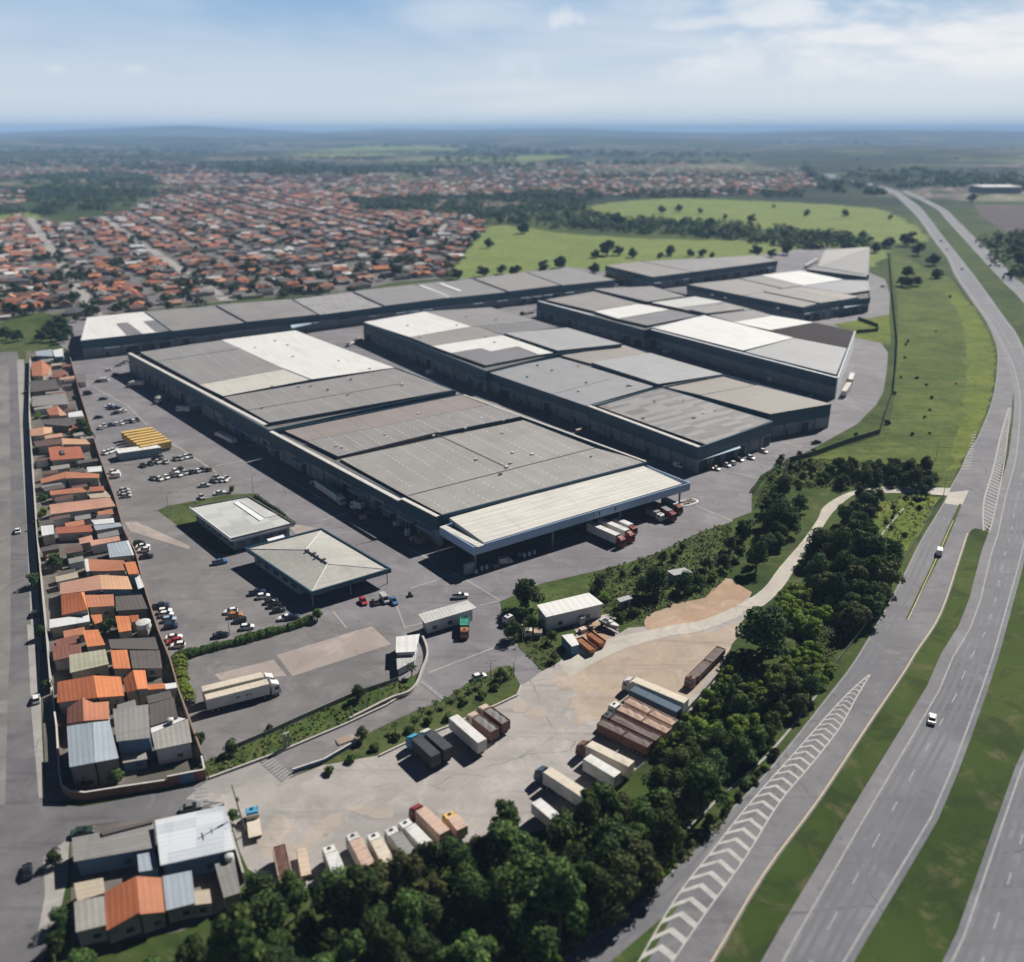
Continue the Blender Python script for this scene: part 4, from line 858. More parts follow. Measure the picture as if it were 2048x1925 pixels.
for q in ([(818, 462), (905, 440), (912, 452), (825, 474)], [(1030, 428), (1165, 408), (1168, 418), (1034, 440)], [(912, 444), (995, 436), (998, 442), (915, 452)]):
    m = MB(); w = inset(PL('5', q, 6.8), -.2); m.prism([(p.x, p.y) for p in w], 6.5, 6.75); m.build('awning', MAT['awning'], hJ)
for q in ((330, 372), (400, 388), (680, 444)):
    p = P('5', q[0], q[1], 8.2); MB().box((p.x, p.y, 8.2), (2.4, .8, .5), -.98).build('lamp_bracket', MAT['capwhite'], hJ)
# ---------------------------------------------------------------- back right hall and tilted roof beyond
o6 = [('B', 362, 1032), ('B', 547, 1077), ('B', 1032, 1013), ('B', 945, 992)]
hK, rK = hall('warehouse', 'long teal warehouse with plain grey roof in front of the pasture trees', o6, 11, 6.5, 1.0)
panel(hK, [('B', 364, 1032), ('B', 547, 1076), ('B', 705, 1056), ('B', 500, 1016)], 11.2, 'roofgrey2')
panel(hK, [('B', 502, 1016), ('B', 707, 1056), ('B', 880, 1033), ('B', 740, 1004)], 11.5, 'roofgrey')
panel(hK, [('B', 742, 1004), ('B', 882, 1033), ('B', 1030, 1013), ('B', 944, 992)], 11.2, 'roofgrey')
a, b = PM([o6[1], o6[2]], 11); openings(hK, a, b, 9, (4.2, 4.8), 44, .9, canopy=.3)
o7 = [('5', 830, 236), ('5', 1150, 275), ('5', 1168, 262), ('5', 1168, 122), ('5', 930, 138), ('5', 893, 222)]
hL, rL = hall('warehouse', 'farthest warehouse with tall tilted grey roof face beside the perimeter fence', [('5', 893, 225), ('5', 1165, 268), ('5', 1168, 150), ('5', 925, 170)], 9, 6, .8)
panel(hL, [('5', 893, 222), ('5', 1160, 266), ('5', 1168, 117), ('5', 930, 134)], [9, 9, 15, 15], 'roofrows2')
panel(hL, [('5', 832, 236), ('5', 1148, 276), ('5', 1158, 266), ('5', 893, 223)], 8.8, 'roofdark', z0=0)
# ---------------------------------------------------------------- offices, gatehouses, sheds
MAT['flatroof'] = RM('white flat roof', (.46, .465, .455), .8, streak=.3, blotch=.9, patch=(6, 4.5, .45, .6, (.47, .49, .48)))
MAT['hiproof'] = RM('weathered sheet roof', (.42, .412, .38), .8, streak=.8, blotch=.9)
MAT['shadewall'] = M('office wall', (.20, .28, .31), (.15, .21, .24), .3, .7)
MAT['glass'] = M('window glass', (.03, .05, .06), (.05, .08, .10), .6, .15, .5)
r1 = PL('8', [(590, 386), (870, 597), (1290, 492), (985, 312)], 5)
t = thing('office_building', 'low office with patched white flat roof on a lawn beside the parking lot', 'office', (*(sum(r1, Vector())/4).xy, 0))
MB().prism([(p.x, p.y) for p in inset(r1, 1.4)], 0, 4.2).build('wall', MAT['shadewall'], t)
MB(A34).prism([(p.x, p.y) for p in r1], 4.2, 5).build('roof_slab', MAT['capwhite'], t); MB(A34).prism([(p.x, p.y) for p in inset(r1, .7)], 5, 5.05).build('roof', MAT['flatroof'], t)
for i in range(4):
    a, b = inset(r1, 0)[i], inset(r1, 0)[(i+1) % 4]; d_ = (b-a).normalized(); n_ = Vector((-d_.y, d_.x, 0))
    MB().prism([(p.x, p.y) for p in (a, b, b+n_*.3, a+n_*.3)], 5, 5.5).build('parapet', MAT['deck' if i != 0 else 'capwhite'], t)
    a, b = inset(r1, 1.38)[i], inset(r1, 1.38)[(i+1) % 4]; k = int((b-a).length/4)
    for j in range(k):
        p = a.lerp(b, (j+.5)/k); MB().box((p.x, p.y, 2.2), (2.6, .12, 1.4), math.atan2(d_.y, d_.x)).build('window', MAT['glass'], t)
MB(A34).prism([(p.x, p.y) for p in PL('8', [(885, 350), (915, 340), (1090, 455), (1060, 470)], 5.3)], 5.04, 5.3).build('roof_kerb', MAT['capwhite'], t)
MB(A34).prism([(p.x, p.y) for p in PL('8', [(925, 340), (985, 330), (1175, 430), (1095, 450)], 5.3)], 5.04, 5.22).build('roof_panel', MAT['rooffaded'], t)
MB().prism([(p.x, p.y) for p in PL('8', [(1105, 592), (1215, 562), (1225, 578), (1118, 606)], 3)], 2.7, 3).build('porch_roof', MAT['capwhite'], t)
r2 = PL('8', [(960, 652), (1400, 950), (1930, 792), (1470, 523)], 5.2); rid = PL('8', [(1362, 664), (1506, 756)], 7.4)
t = thing('office_building', 'office with pale hipped roof and a shaded porch next to the entrance hedge', 'office', (*(sum(r2, Vector())/4).xy, 0))
c_ = sum(r2, Vector())/4
wr = [p.lerp(Vector((c_.x, c_.y, p.z)), .12) for p in r2]
wr[2] = wr[2].lerp(wr[3], .28); wr[1] = wr[1].lerp(wr[0], .22)
MB().prism([(p.x, p.y) for p in wr], 0, 4.6).build('wall', MAT['shadewall'], t)
ring = inset(r2, 0); inn = inset(r2, .5); m = MB()
for i in range(4):
    j = (i+1) % 4; a, b, ia, ib = ring[i], ring[j], inn[i], inn[j]
    m.poly([(a.x, a.y, 4.1), (b.x, b.y, 4.1), (b.x, b.y, 5.5), (a.x, a.y, 5.5)]); m.poly([(a.x, a.y, 5.5), (b.x, b.y, 5.5), (ib.x, ib.y, 5.5), (ia.x, ia.y, 5.5)]); m.poly([(ib.x, ib.y, 4.6), (ia.x, ia.y, 4.6), (ia.x, ia.y, 5.5), (ib.x, ib.y, 5.5)])
m.poly([(p.x, p.y, 4.15) for p in ring[::-1]]); m.build('fascia', MAT['teal'], t)
q = [Vector((p.x, p.y, 5.0)) for p in (r2[0].lerp(c_, .03), r2[1].lerp(c_, .03), r2[2].lerp(c_, .03), r2[3].lerp(c_, .03))]
m = MB(A34)
for f in ((q[0], q[1], rid[1], rid[0]), (q[1], q[2], rid[1]), (q[2], q[3], rid[0], rid[1]), (q[3], q[0], rid[0])): m.poly(f)
m.build('roof', MAT['hiproof'], t)
m = MB()
for a, b in ((q[1], rid[1]), (q[3], rid[0]), (q[2], rid[1]), (q[0], rid[0])): m.tube(a+Vector((0, 0, .05)), b+Vector((0, 0, .05)), .14, n=5)
m.build('hip_capping', MAT['roofwhite'], t)
m = MB(); m.tube(rid[0]+Vector((0, 0, .1)), rid[1]+Vector((0, 0, .1)), .3, n=6)
m.build('ridge_gutter', MAT['deck'], t)
for k in range(4):
    p = rid[0].lerp(rid[1], .1+.22*k)+Vector((.7*(k % 2), 0, .45)); MB().box(p, (.9, .7, .6), A34).build('air_unit', MAT['shutter'], t)
for i, f in ((1, .06), (2, .06), (2, -.3)):
    p = ring[i] if f > 0 else ring[2].lerp(ring[1], .5)
    p = p.lerp(Vector((c_.x, c_.y, 0)), .06); MB().tube((p.x, p.y, 0), (p.x, p.y, 4.2), .16).build('porch_post', MAT['shutter'], t)
for i in range(4):
    a, b = inset(wr, -.02)[i], inset(wr, -.02)[(i+1) % 4]; k = max(1, int((b-a).length/5))
    for j in range(k):
        p = a.lerp(b, (j+.5)/k); MB().box((p.x, p.y, 2.2), (3, .12, 1.5), math.atan2((b-a).y, (b-a).x)).build('window', MAT['glass'], t)
def shed(name, label, roof, z, wallmat, roofmat, cat='shed', wz=0.0, ins=.35, drop=0.0, windows=0, group=None):
    """a small building under a single sheet; roof = 4 corners in the photo"""
    zl = [z, z, z-drop, z-drop] if drop else [z]*4
    q = [P(tg, x, y, zz) for (tg, x, y), zz in zip(roof, zl)]; c = sum(q, Vector())/4
    t = thing(name, label, cat, (c.x, c.y, 0), group)
    w = inset(q, ins); MB().prism([(p.x, p.y) for p in w], 0, min(zl)-.12).build('wall', MAT[wallmat], t)
    m = MB(math.atan2((q[1]-q[0]).y, (q[1]-q[0]).x)); m.prism([(p.x, p.y) for p in q], min(zl)-.14, zl); m.build('roof', MAT[roofmat], t)
    if windows:
        for i in range(4):
            a, b = inset(q, ins-.04)[i], inset(q, ins-.04)[(i+1) % 4]; k = max(1, int((b-a).length/windows))
            for j in range(k):
                p = a.lerp(b, (j+.5)/k); MB().box((p.x, p.y, min(1.5, z*.5)), (1.3, .1, 1.1), math.atan2((b-a).y, (b-a).x)).build('window', MAT['glass'], t)
    return t
MAT['whitewall'] = M('painted wall', (.55, .56, .57), (.45, .47, .49), .4, .8)
MAT['bluewall'] = M('blue painted wall', (.10, .19, .30), (.08, .15, .24), .4, .8)
MAT['brick'] = M('brick wall', (.24, .11, .075), (.18, .085, .06), .6, .9)
shed('gatehouse', 'long narrow gatehouse with pale flat roof at the works entrance', [('9', 387, 650), ('9', 425, 702), ('9', 720, 614), ('9', 668, 570)], 4.2, 'whitewall', 'flatroof', 'gatehouse', ins=.9, windows=4)
shed('guard_house', 'small guard house with bright white roof beside the curved entrance wall', [('9', 262, 778), ('9', 260, 868), ('9', 374, 862), ('9', 396, 762)], 3.6, 'whitewall', 'roofwhite', 'guard house', windows=3)
shed('lean_to', 'low grey lean-to attached to the guard house beside the curved wall', [('9', 262, 872), ('9', 268, 965), ('9', 372, 910), ('9', 376, 866)], 2.4, 'whitewall', 'flatroof', 'shed')
t = shed('workshop', 'white workshop with plain white sheet roof among the trees by the scrap yard', [('e2', 620, 335), ('e2', 742, 496), ('e2', 1502, 318), ('e2', 1310, 170)], 4.6, 'whitewall', 'roofwhite', 'workshop', drop=0, windows=6)
shed('hut', 'small grey-roofed hut in the shade of the trees behind the workshop', [('e2', 1680, 245), ('e2', 1722, 298), ('e2', 1892, 245), ('e2', 1840, 202)], 3.0, 'shutter', 'roofpale', 'hut', windows=3)
shed('hut', 'half hidden hut with light grey roof deep among the bank trees', [('e5', 800, 742), ('e5', 882, 792), ('e5', 1070, 755), ('e5', 990, 708)], 3.0, 'wallgrey', 'roofpale', 'hut')
shed('site_hut', 'small grey electrical hut beside the corner wall of the parking lot', [('f2', 500, 270), ('f2', 530, 345), ('f2', 605, 340), ('f2', 595, 265)], 2.8, 'cap', 'deck', 'hut')
shed('container', 'long white shipping container standing in front of the yellow trailers', [('e1', 395, 915), ('e1', 445, 975), ('e1', 1010, 895), ('e1', 950, 858)], 3.6, 'shadewall', 'roofwhite', 'container', ins=.05)
shed('site_cabin', 'white cabin with blue end wall parked beside two rusty skips', [('e2', 950, 735), ('e2', 1085, 885), ('e2', 1182, 855), ('e2', 1100, 712)], 3.0, 'bluewall', 'roofwhite', 'cabin', ins=.03)
# ================================================================ houses along the works wall
def tile(name, c, dark=.8): return RM(name, c, dark, ribs=1.0, streak=.5, blotch=.7, rough=.85, spec=.15)
TILES = {'orange': tile('orange tiles', (.50, .185, .085)), 'deep': tile('deep orange tiles', (.37, .125, .06)), 'terra': tile('terracotta tiles', (.40, .175, .105)), 'pink': tile('pink tiles', (.48, .27, .20)),
 'tan': tile('tan tiles', (.50, .30, .19)), 'red': tile('red tiles', (.36, .13, .085)), 'brown': tile('brown tiles', (.13, .085, .075)), 'darkred': tile('dark red tiles', (.22, .10, .075)),
 'grey': RM('grey sheet', (.22, .215, .21), .8, rough=.8), 'dark': RM('dark sheet', (.10, .088, .085), .8, rough=.8), 'blue': RM('bluish sheet', (.30, .345, .395), .9), 'green': RM('mossy slab', (.33, .325, .245), .8, blotch=.9),
 'white': RM('white sheet', (.58, .59, .60), .88), 'steel': RM('zinc sheet', (.46, .50, .55), .86, blotch=.9, patch=(5, 2.6, .5, .5, (.58, .60, .62))), 'beige': RM('beige slab', (.42, .36, .28), .85), 'slab': RM('concrete slab', (.30, .29, .27), .8, blotch=.9)}
MAT['render'] = M('house render', (.40, .36, .31), (.30, .27, .24), .3, .9, dirt=(.4, (.2, .18, .16)))
MAT['renderdark'] = M('old render', (.20, .175, .155), (.14, .125, .115), .3, .9)
def slab(m, pts, zs, th=.22, mat=0):
    top = [Vector((p.x, p.y, z)) for p, z in zip(pts, zs)]; n = len(top)
    if sum(top[i].x*top[(i+1) % n].y-top[(i+1) % n].x*top[i].y for i in range(n)) < 0: top = top[::-1]
    lo = [p - Vector((0, 0, th)) for p in top]
    m.poly(top, mat); m.poly(lo[::-1], mat)
    for i in range(n):
        j = (i+1) % n; m.poly([lo[i], lo[j], top[j], top[i]], mat)
def house(label, crop, planes, wall='render', name='house', group='houses along the works wall', windows=True, cat='house'):
    """planes: (corner list in the photo, roof height or heights, tile)"""
    out = []
    for pts, zs, mt in planes:
        zl = list(zs) if hasattr(zs, '__len__') else [zs]*len(pts)
        out.append(([P(crop, x, y, z) for (x, y), z in zip(pts, zl)], zl, mt))
    c = sum((p for q, _, _ in out for p in q), Vector())/sum(len(q) for q, _, _ in out)
    t = thing(name, label, cat, (c.x, c.y, 0), group)
    for q, zl, mt in out:
        HROOFS.append(q); cc = sum(q, Vector())/len(q); w = [cc+(p-cc)*.93 for p in q]
        wm = MB().prism([(p.x, p.y) for p in w], 0, [z-.2 for z in zl]); wo = wm.build('wall', MAT[wall], t)
        e = max(range(len(q)), key=lambda i: (q[(i+1) % len(q)]-q[i]).length); ed = q[(e+1) % len(q)]-q[e]
        m = MB(math.atan2(ed.y, ed.x)); slab(m, q, zl); m.build('roof', TILES[mt], t)
        if windows:
            for i in range(len(w)):
                a, b = w[i], w[(i+1) % len(w)]; ln = (b-a).xy.length
                if ln < 3.5 or min(zl) < 2.4: continue
                p = a.lerp(b, .35); MB().box((p.x, p.y, 1.5), (1.2, .14, 1.0), math.atan2((b-a).y, (b-a).x)).build('window', MAT['glass'], t)
    return t
H = house; HROOFS = []
H('low outbuilding with bluish sheet roof hard against the wall, beside the four-car cluster', 'f1', [([(850, 45), (1060, 10), (1130, 170), (880, 195)], 3.6, 'blue'), ([(1062, 10), (1090, 5), (1150, 165), (1132, 172)], 3.2, 'white')])
H('salmon-roofed house with bright orange annex touching the works wall', 'f1', [([(640, 212), (1040, 228), (1060, 335), (860, 345), (655, 345)], [3.4, 3.6, 3.6, 3.2, 3.2], 'terra'), ([(1040, 250), (1160, 238), (1206, 372), (1090, 382)], 4.0, 'orange'), ([(600, 215), (640, 210), (655, 345), (620, 350)], 3.6, 'white')])
H('broad gabled house, faded brown on one slope and light tan on the other', 'f1', [([(330, 478), (762, 388), (785, 545), (332, 602)], [3.6, 5.4, 5.4, 3.6], 'pink'), ([(763, 388), (1080, 402), (1132, 545), (786, 545)], [5.4, 3.9, 3.9, 5.4], 'tan'), ([(1150, 395), (1210, 380), (1262, 520), (1195, 545)], 3.0, 'white')], 'bluewall')
H('house with steep dark orange slope and lower pink wing', 'f1', [([(340, 605), (562, 578), (632, 770), (352, 832)], [3.4, 5.0, 5.0, 3.4], 'deep'), ([(564, 578), (600, 572), (640, 760), (634, 772)], [5.0, 4.4, 4.4, 5.0], 'orange'), ([(612, 610), (920, 602), (932, 730), (642, 746)], [4.4, 3.6, 3.6, 4.4], 'terra')])
H('large dark brown low roof between the pink wing and the wall', 'f1', [([(940, 625), (1235, 605), (1300, 760), (950, 785)], [3.2, 2.8, 2.8, 3.2], 'dark')], 'renderdark')
H('narrow house with long white sheet roof reaching to the street', 'f1', [([(215, 880), (650, 820), (662, 900), (215, 976)], 3.2, 'white')])
H('small orange roofs around a bushy yard tree', 'f1', [([(668, 832), (790, 822), (802, 902), (720, 932)], 3.0, 'orange'), ([(940, 842), (1098, 842), (1122, 1000), (980, 1022)], [3.9, 3.5, 3.5, 3.9], 'orange'), ([(1100, 835), (1198, 828), (1195, 900), (1122, 912)], 3.2, 'deep')])
H('small orange house behind the moss-stained slab', 'f1', [([(580, 1002), (752, 990), (830, 1160), (632, 1182)], [4.4, 3.8, 3.8, 4.4], 'orange')])
H('long dark grey-brown shed roof beside the white car group', 'f1', [([(865, 1100), (1382, 1075), (1422, 1212), (890, 1200)], [3.4, 2.8, 2.8, 3.4], 'dark')], 'renderdark')
H('dull brick-red house front lying in the street shadow', 'f1', [([(240, 1172), (560, 1150), (572, 1270), (260, 1335)], [3.2, 4.0, 4.0, 3.2], 'darkred')])
H('flat-topped house with moss-stained concrete slab', 'f1', [([(430, 1270), (832, 1208), (872, 1372), (442, 1470)], 4.2, 'green')], windows=True)
H('square bright orange roof next to a dark flat shed', 'f1', [([(888, 1222), (1072, 1214), (1112, 1420), (920, 1422)], [4.4, 3.9, 3.9, 4.4], 'orange'), ([(1100, 1222), (1432, 1222), (1462, 1420), (1130, 1420)], [3.2, 2.7, 2.7, 3.2], 'dark')])
H('biggest bright orange house, several gables joined in a row', 'f1', [([(300, 1570), (700, 1498), (742, 1742), (300, 1800)], [3.6, 5.2, 5.2, 3.6], 'deep'), ([(702, 1498), (1000, 1512), (1042, 1722), (744, 1742)], [5.2, 3.8, 3.8, 5.2], 'orange'),
   ([(1024, 1540), (1135, 1438), (1182, 1652), (1064, 1692)], [3.6, 4.8, 4.8, 3.6], 'deep'), ([(1137, 1438), (1272, 1440), (1302, 1642), (1184, 1652)], [4.8, 3.8, 3.8, 4.8], 'orange'), ([(1305, 1600), (1482, 1582), (1490, 1642), (1240, 1662)], 3.0, 'orange'), ([(1484, 1592), (1612, 1575), (1624, 1632), (1500, 1652)], 3.0, 'white')])
H('red-brown gabled house just above the grey-blue metal roof', '7', [([(372, 462), (456, 402), (462, 532), (370, 547)], [3.4, 4.8, 4.8, 3.4], 'darkred'), ([(457, 402), (602, 420), (602, 522), (463, 532)], [4.8, 3.6, 3.6, 4.8], 'terra')])
H('two-storey house with ribbed grey-blue metal gable roof at the street corner', '7', [([(370, 562), (512, 540), (524, 762), (385, 788)], [6.0, 6.8, 6.8, 6.0], 'blue'), ([(514, 540), (606, 530), (656, 738), (526, 762)], [6.8, 6.2, 6.2, 6.8], 'blue')], 'renderdark')
H('tall grey-roofed house with blue walls facing the access road', '7', [([(624, 466), (820, 440), (832, 626), (645, 646)], [6.4, 6.0, 6.0, 6.4], 'grey'), ([(668, 700), (802, 680), (816, 742), (680, 766)], 2.6, 'slab')], 'bluewall')
H('weathered brown-grey roofed house with white walls beside the hedge corner', '7', [([(826, 442), (962, 400), (985, 512), (832, 562)], 3.8, 'dark'), ([(838, 602), (1040, 520), (1062, 650), (860, 692)], 4.4, 'slab'), ([(832, 562), (985, 512), (1030, 520), (838, 600)], 3.4, 'white')], 'whitewall')
gB = 'buildings at the bottom corner by the side road'
H('long low grey roofed house with blue back wall in the bottom corner block', '7', [([(398, 1180), (850, 1092), (862, 1232), (408, 1312)], 3.8, 'grey'), ([(560, 1140), (845, 1080), (848, 1092), (565, 1165)], 4.2, 'dark')], 'bluewall', group=gB)
H('big building with weathered zinc sheet roof next to the utility pole', '7', [([(858, 1082), (1242, 1000), (1302, 1242), (888, 1332)], [5.2, 5.2, 4.6, 4.6], 'steel')], 'bluewall', group=gB)
H('little bluish flat roof between the grey house and the zinc roof', '7', [([(758, 1250), (850, 1234), (877, 1352), (768, 1368)], 3.2, 'blue')], 'bluewall', group=gB)
H('orange gabled house in the bottom corner block, its near slope darker', '7', [([(580, 1480), (752, 1392), (772, 1592), (588, 1695)], [3.4, 4.9, 4.9, 3.4], 'deep'), ([(754, 1392), (895, 1400), (912, 1590), (774, 1602)], [4.9, 3.7, 3.7, 4.9], 'terra'), ([(580, 1552), (634, 1540), (642, 1640), (584, 1662)], 3.0, 'white')], group=gB)
H('light blue-grey sheet roof right of the orange gabled house', '7', [([(900, 1392), (1060, 1360), (1082, 1540), (920, 1582)], 3.4, 'blue'), ([(1020, 1482), (1160, 1462), (1172, 1540), (1030, 1557)], 3.0, 'beige')], group=gB)
H('grey lean-to under the round white water tank', '7', [([(1188, 1322), (1300, 1310), (1332, 1482), (1240, 1512)], 3.0, 'grey')], group=gB)
H('beige flat slab house left of the orange gable', '7', [([(408, 1432), (570, 1400), (582, 1482), (428, 1532)], 3.2, 'beige'), ([(410, 1534), (576, 1500), (587, 1662), (420, 1702)], 3.6, 'slab')], group=gB)
# upper part of the row
H('blue and white sheet roofs at the very top of the house row', 'f2', [([(300, 50), (390, 30), (395, 105), (315, 110)], 3.4, 'white'), ([(140, 60), (290, 40), (300, 105), (150, 100)], 3.0, 'blue')], 'bluewall')
H('topmost reddish roof of the row, with a lower side wing', 'f2', [([(98, 172), (192, 138), (200, 285), (110, 282)], [3.4, 4.4, 4.4, 3.4], 'terra'), ([(194, 138), (282, 200), (262, 262), (202, 285)], [4.4, 3.4, 3.4, 4.4], 'terra'), ([(288, 240), (412, 230), (432, 272), (300, 282)], 3.2, 'darkred')])
H('dark grey sheet roofed house below the topmost reddish roof', 'f2', [([(88, 332), (322, 310), (362, 400), (98, 432)], [3.2, 3.8, 3.8, 3.2], 'dark')], 'renderdark')
H('long mid-grey roofed house with white yard walls', 'f2', [([(108, 472), (422, 440), (442, 540), (110, 562)], 3.4, 'grey')])
H('small salmon-roofed house with a white side roof', 'f2', [([(238, 590), (332, 548), (360, 640), (268, 642)], [3.2, 4.2, 4.2, 3.2], 'terra'), ([(333, 548), (430, 640), (362, 648)], [4.2, 3.2, 3.8], 'pink'), ([(440, 620), (562, 600), (582, 650), (442, 662)], 3.0, 'white')])
H('narrow dark grey roof above the garden tree', 'f2', [([(198, 682), (590, 652), (592, 700), (432, 742), (208, 722)], 3.2, 'dark')], 'renderdark')
H('little apricot-coloured gabled house by the street', 'f2', [([(88, 772), (208, 748), (212, 822), (98, 832)], [3.2, 4.2, 4.2, 3.2], 'tan'), ([(210, 748), (292, 752), (282, 802), (214, 815)], [4.2, 3.4, 3.4, 4.2], 'tan')])
H('long house with brown half and apricot half', 'f2', [([(118, 882), (372, 850), (382, 902), (148, 932)], [3.2, 4.0, 4.0, 3.2], 'brown'), ([(376, 850), (602, 862), (642, 906), (386, 906)], [4.0, 3.2, 3.2, 4.0], 'tan')])
H('red-tiled house with a dark patch on its roof', 'f2', [([(258, 940), (550, 926), (592, 1030), (278, 1056)], [4.4, 4.2, 3.4, 3.6], 'red'), ([(360, 960), (400, 958), (410, 990), (372, 992)], 4.5, 'dark')])
H('cream square roof at the wall, above the long gabled roof', 'f2', [([(608, 1116), (742, 1104), (748, 1152), (618, 1162)], 3.0, 'white')])
H('long thin terracotta gabled house reaching nearly to the wall', 'f2', [([(188, 1222), (410, 1158), (422, 1212), (190, 1264)], [3.2, 4.2, 4.2, 3.2], 'terra'), ([(412, 1156), (722, 1176), (722, 1212), (424, 1216)], [4.2, 3.6, 3.6, 4.2], 'terra')])
H('terracotta house with offset roofs below the long thin gable', 'f2', [([(268, 1332), (560, 1298), (622, 1340), (278, 1372)], [3.6, 3.8, 3.2, 3.2], 'terra'), ([(630, 1296), (762, 1288), (772, 1326), (640, 1338)], 3.4, 'red'), ([(620, 1345), (780, 1330), (830, 1385), (640, 1400)], 2.6, 'beige')])
H('long pale pink single-slope roof beside a dark green garden', 'f2', [([(268, 1456), (820, 1388), (872, 1470), (280, 1545)], [4.0, 4.0, 3.2, 3.2], 'pink')])
H('white and red roofed house with a white cube by the street', 'f2', [([(188, 1652), (302, 1640), (312, 1722), (200, 1742)], 3.8, 'white'), ([(328, 1662), (642, 1640), (662, 1702), (335, 1722)], [3.8, 3.8, 3.0, 3.0], 'red'), ([(668, 1640), (912, 1620), (932, 1652), (690, 1692)], 3.2, 'blue'), ([(648, 1600), (852, 1578), (862, 1622), (680, 1640)], 3.4, 'white')])
# lean-tos and sheds that fill the plots
nfill = 0; AW = math.radians(29)
row_poly = PM([('f2', 100, 120), ('f2', 95, 700), ('f2', 140, 1250), ('f2', 180, 1800), ('f1', 170, 700), ('f1', 210, 1100), ('f1', 270, 1760), ('7', 330, 480), ('7', 370, 830), ('7', 900, 860)]) + wall_line[::-1]
fr = random.Random(91); placed = []
xs_, ys_ = [p.x for p in row_poly], [p.y for p in row_poly]
for _ in range(5000):
    c = Vector((fr.uniform(min(xs_), max(xs_)), fr.uniform(min(ys_), max(ys_)), 0)); L_, W_ = fr.uniform(4, 9), fr.uniform(2.6, 4.4)
    cs = [c + Vector((*rot2(sx_*L_/2, sy_*W_/2, AW), 0)) for sx_, sy_ in ((-1, -1), (1, -1), (1, 1), (-1, 1))]; tst = cs + [c] + [a.lerp(b, .5) for a, b in zip(cs, cs[1:]+cs[:1])]
    if any(not inside(q, row_poly) for q in tst) or any(inside(q, R_) for q in tst for R_ in HROOFS) or any(inside(q, R_) for q in tst for R_ in placed) or any(inside(q, cs) for R_ in HROOFS + placed for q in R_): continue
    h_ = fr.uniform(2.3, 3.2); mt = fr.choice(('dark', 'dark', 'grey', 'slab', 'brown', 'terra', 'darkred', 'grey', 'beige', 'pink')); nfill += 1; placed.append(cs)
    word = {'dark': 'dark', 'grey': 'grey', 'slab': 'concrete', 'brown': 'brown', 'terra': 'terracotta', 'darkred': 'dull red', 'beige': 'beige', 'pink': 'pinkish'}[mt]
    t = thing('shed', None, 'shed', tuple(c), 'sheds in the yards of the house row')
    MB().prism([(c.x+(p.x-c.x)*.92, c.y+(p.y-c.y)*.92) for p in cs], 0, h_-.2).build('wall', MAT[fr.choice(('render', 'renderdark', 'whitewall'))], t)
    m = MB(AW); slab(m, cs, [h_, h_, h_+fr.uniform(0, .6), h_+.3], .15); m.build('roof', TILES[mt], t); t['w'] = word
    if nfill > 64: break
for i, t in enumerate(sorted([o for o in bpy.data.objects if o.get('w')], key=lambda o: -o.location.y)): tag(t, 'low %s yard shed of the house row, %s counted from the far end' % (t['w'], ordinal(i+1)))
# water tanks
def tank(p, r, h, z, label):
    m = MB(); m.tube((p.x, p.y, z), (p.x, p.y, z+h), r, r*.97, 16)
    o = m.build('tank_body', MAT['roofwhite'], None); t = thing('water_tank', label, 'water tank', (p.x, p.y, 0)); o.parent = t; o.location = (-p.x, -p.y, 0)
    m = MB(); m.tube((p.x, p.y, z+h), (p.x, p.y, z+h+.25), r*1.04, r*.5, 16); o = m.build('lid', MAT['rooffaded'], None); o.parent = t; o.location = (-p.x, -p.y, 0)
    if z > 0:
        m = MB(); m.box((p.x, p.y, z/2), (r*1.6, r*1.6, z)); o = m.build('stand', MAT['render'], None); o.parent = t; o.location = (-p.x, -p.y, 0)
tank(P('f1', 1255, 935, 3.0), 1.9, 1.6, 2.2, 'large round beige water tank against the wall beside the white cars'); tank(P('7', 1270, 1285, 3.6), .8, 1.0, 3.05, 'round white water tank above a grey lean-to'); tank(P('7', 943, 528, 4.2), .7, .9, 3.6, 'small white water tank on the weathered roof by the hedge')
# ---------------------------------------------------------------- boundary walls
def wall_run(name, label, pts, h, th, mat, cat='wall', capm=None):
    pts = [Vector((p.x, p.y, 0)) for p in pts]; t = thing(name, label, cat, tuple(pts[len(pts)//2]))
    m = MB(); m2 = MB()
    for a, b in zip(pts[:-1], pts[1:]):
        d = (b-a).normalized(); n = Vector((-d.y, d.x, 0))*th/2
        m.prism([(q.x, q.y) for q in (a-n, b-n, b+n, a+n)], 0, h)
        n2 = n*1.5; m2.prism([(q.x, q.y) for q in (a-n2, b-n2, b+n2, a+n2)], h, h+.1)
    m.build('wall_face', MAT[mat], t); m2.build('coping', MAT[capm or mat], t)
    return t
MAT['wallbrown'] = M('stained boundary wall', (.25, .17, .13), (.17, .125, .10), .2, .9)
MAT['wallpale'] = M('pale block wall', (.42, .40, .37), (.33, .31, .29), .3, .9)
wall_run('boundary_wall', 'long brown boundary wall between the house row and the parking lot', wall_line, 2.6, .25, 'wallbrown', capm='wallbrown')
wall_run('garden_wall', 'brick wall with rounded corner round the last houses at the access road', PM([('7', 292, 385), ('7', 322, 600), ('7', 338, 860), ('7', 350, 930), ('7', 400, 962), ('7', 480, 970), ('7', 700, 935), ('7', 935, 900)]), 2.0, .25, 'brick', capm='cap')
wall_run('garden_wall', 'red brick yard wall with blue gate beside the grass strip', PM([('7', 935, 895), ('7', 1140, 855), ('7', 1125, 780)]), 2.6, .25, 'brick', capm='cap')
t = thing('gate', 'blue sheet metal gate in the red brick yard wall', 'gate', tuple(P('7', 1040, 872))); p = P('7', 1040, 876); a = P('7', 940, 896); b = P('7', 1135, 857)
